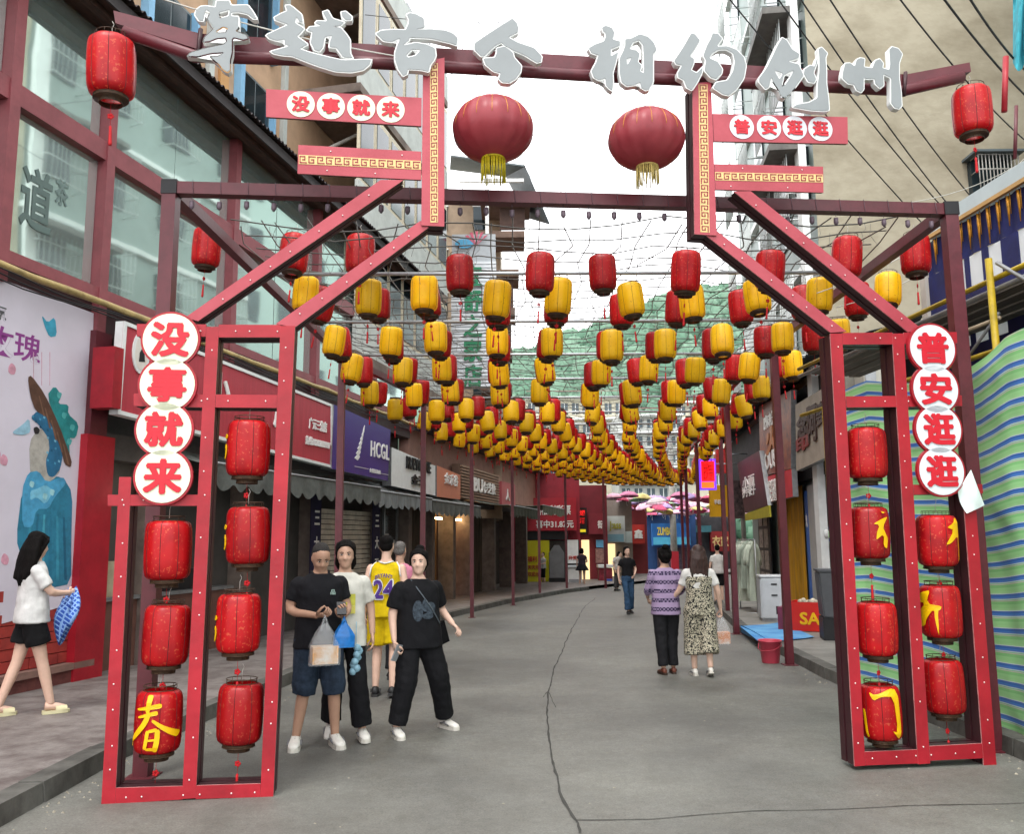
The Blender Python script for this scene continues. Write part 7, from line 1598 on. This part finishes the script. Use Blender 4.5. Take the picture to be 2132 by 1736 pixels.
# 9 girl at the left edge
p0 = at(52, 1490, .125); P, j, HM = person("long haired girl in white tee and cream slides by the banner", (p0[0], p0[1], gz(p0[1]) + .13), R_(128), 1.66,
    dict(el=(.215, -.10, 1.13), wl=(.10, -.28, 1.12), er=(-.21, -.12, 1.14), wr=(-.05, -.30, 1.13), cl=.9, cr=.9, kl=(.09, .08, .5), al=(.09, .22, .085), kr=(-.08, -.10, .5), ar=(-.08, -.20, .085)), (.5, .15, 0), "b", .0115, .97)
hair(P, HM, HAIRM, "long", .009, .003); top(P, j, cloth("light_tee", "CFCFCD"), .72, .86, 1.0, .97, .035, armr=1.12); bottoms(P, j, cloth("black_shorts", "111113"), .30, (.112, .118, .1), 1.0, .98, "shorts", .011, .007)
for a, yw in (("al", .05), ("ar", -.05)):
    A = j[a]; mb = MB(); sole = [(-.034, .07), (.034, .07), (.044, 0), (.046, -.09), (.036, -.15), (0, -.17), (-.036, -.15), (-.046, -.09), (-.044, 0)]; n = len(sole); mb.add([(x, y, 0) for x, y in sole] + [(x, y, .03) for x, y in sole], [list(range(n - 1, -1, -1)), [n + k for k in range(n)]] + [[k, (k + 1) % n, n + (k + 1) % n, n + k] for k in range(n)])
    mb.grid(lambda u, v: (.046 * math.cos(math.pi * u), -.04 - .10 * v, .03 + (.062 - .025 * v) * math.sin(math.pi * u)), 12, 5); o = mb.build("slide", mat("cream_slide", "CFC8A0", .6, .06, 8), P, loc=(A[0], A[1], 0), rot=(0, 0, yw))
    mb = MB(); mb.tube([(0, .05, .075), (0, .0, .07), (0, -.06, .058), (0, -.115, .045), (0, -.145, .042)], [.036, .036, .036, .03, .015], 10); f = mb.build("foot", SKIN["b"], P, loc=(A[0], A[1], 0), rot=(0, 0, yw))
w = P.matrix_basis @ Vector((.03, -.33, 1.02)); mb = MB()
def cl2(u, v): 
    an = u * 2 * math.pi; r = .13 * (math.sin(math.pi * min(.999, v * .93 + .06)) ** .6) * (1 + .22 * math.sin(an * 3 + v * 4) + .1 * math.sin(an * 7)); return (r * math.cos(an) * 1.25 + .05 * v, r * math.sin(an) * .7, .12 - .46 * v + .05 * math.sin(an * 2))
mb.grid(cl2, 40, 24)
PL = bpy.data.materials.new("blue_plaid"); PL.use_nodes = True; n = PL.node_tree.nodes; l = PL.node_tree.links; tc = n.new("ShaderNodeTexCoord"); ck = n.new("ShaderNodeTexBrick"); ck.offset = 0; ck.inputs["Scale"].default_value = 1; ck.inputs["Brick Width"].default_value = .035; ck.inputs["Row Height"].default_value = .035; ck.inputs["Mortar Size"].default_value = .006; ck.inputs["Color1"].default_value = lin("2450A8"); ck.inputs["Color2"].default_value = lin("1D3F8E"); ck.inputs["Mortar"].default_value = lin("7FA2D6")
mp = n.new("ShaderNodeMapping"); mp.inputs["Rotation"].default_value = (1.2, .4, .3); l.new(tc.outputs["Object"], mp.inputs[0]); l.new(mp.outputs[0], ck.inputs["Vector"]); l.new(ck.outputs["Color"], n["Principled BSDF"].inputs["Base Color"]); n["Principled BSDF"].inputs["Roughness"].default_value = .8
tag(mb.build("folded_jacket", PL, None, loc=w, rot=(.2, .25, R_(128))), "bundled blue plaid jacket in the arms of the girl at the left edge", "jacket")
# 10-13 small figures further up
def small(label, u, v, rz, H, skin, hm, hk, shirt, sl, leg, to, lr=(.095, .08, .075), sh=BSH, J=None, vox=.022):
    P, j, HM = person(label, at(u, v), rz, H, J, (0, 0, 0), skin, vox, .95); hair(P, HM, hm, hk, .017, .002); top(P, j, shirt, sl, .88, 1, .95, .01, vox=.02); bottoms(P, j, leg, to, lr, 1.0, .95, vox=.02); shoes(P, j, sh, L=.23); return P, j
small("child in white top and black shorts beside the yellow poster wall", 1131, 1219, R_(-60), 1.42, "b", HAIRM, "crop", cloth("white_small_top", "B9BAB8"), .6, cloth("black_small_shorts", "1A1A1C"), .6, J=dict(wl=(.1, -.25, 1.12), el=(.23, -.02, 1.14)))
P, j = small("woman in a short dark flared skirt near the white freezer", 1212, 1222, R_(160), 1.58, "b", HAIRM, "bob", cloth("dull_top", "3A3038"), .5, cloth("dark_under", "1A1A1C"), .2, J=dict(wr=(-.12, -.25, 1.1), er=(-.24, -.03, 1.13)))
mb = MB(); mb.lathe([(.16, 1.0), (.20, .93), (.27, .82), (.31, .74), (.30, .735)], 18); mb.build("skirt", cloth("flared_skirt", "17171A"), P)
small("person with black hair in a pale top bending behind the walking woman in jeans", 1284, 1230, R_(60), 1.52, "b", HAIRM, "bob", cloth("pale_far_top", "C4C0BC"), .7, cloth("grey_far_trousers", "4A484A"), .95, J=dict(hc=(0, -.16, 1.52), lean=.22))
small("person in a white tee and black shorts near the dull red sign", 1497, 1258, R_(175), 1.66, "b", HAIRM, "crop", cloth("far_white_tee", "D6D4D0"), .6, cloth("far_black_shorts", "161618"), .45)
small("shopkeeper in dark clothes half hidden behind the grey bin", 1752, 1318, R_(60), 1.66, "c", HAIRM, "crop", cloth("shop_dark_shirt", "26262A"), .7, cloth("shop_trousers", "1E1E22"), .95, J=dict(er=(-.25, -.05, 1.12), wr=(-.22, -.3, 1.10)))
bpy.data.scenes.remove(LAB)
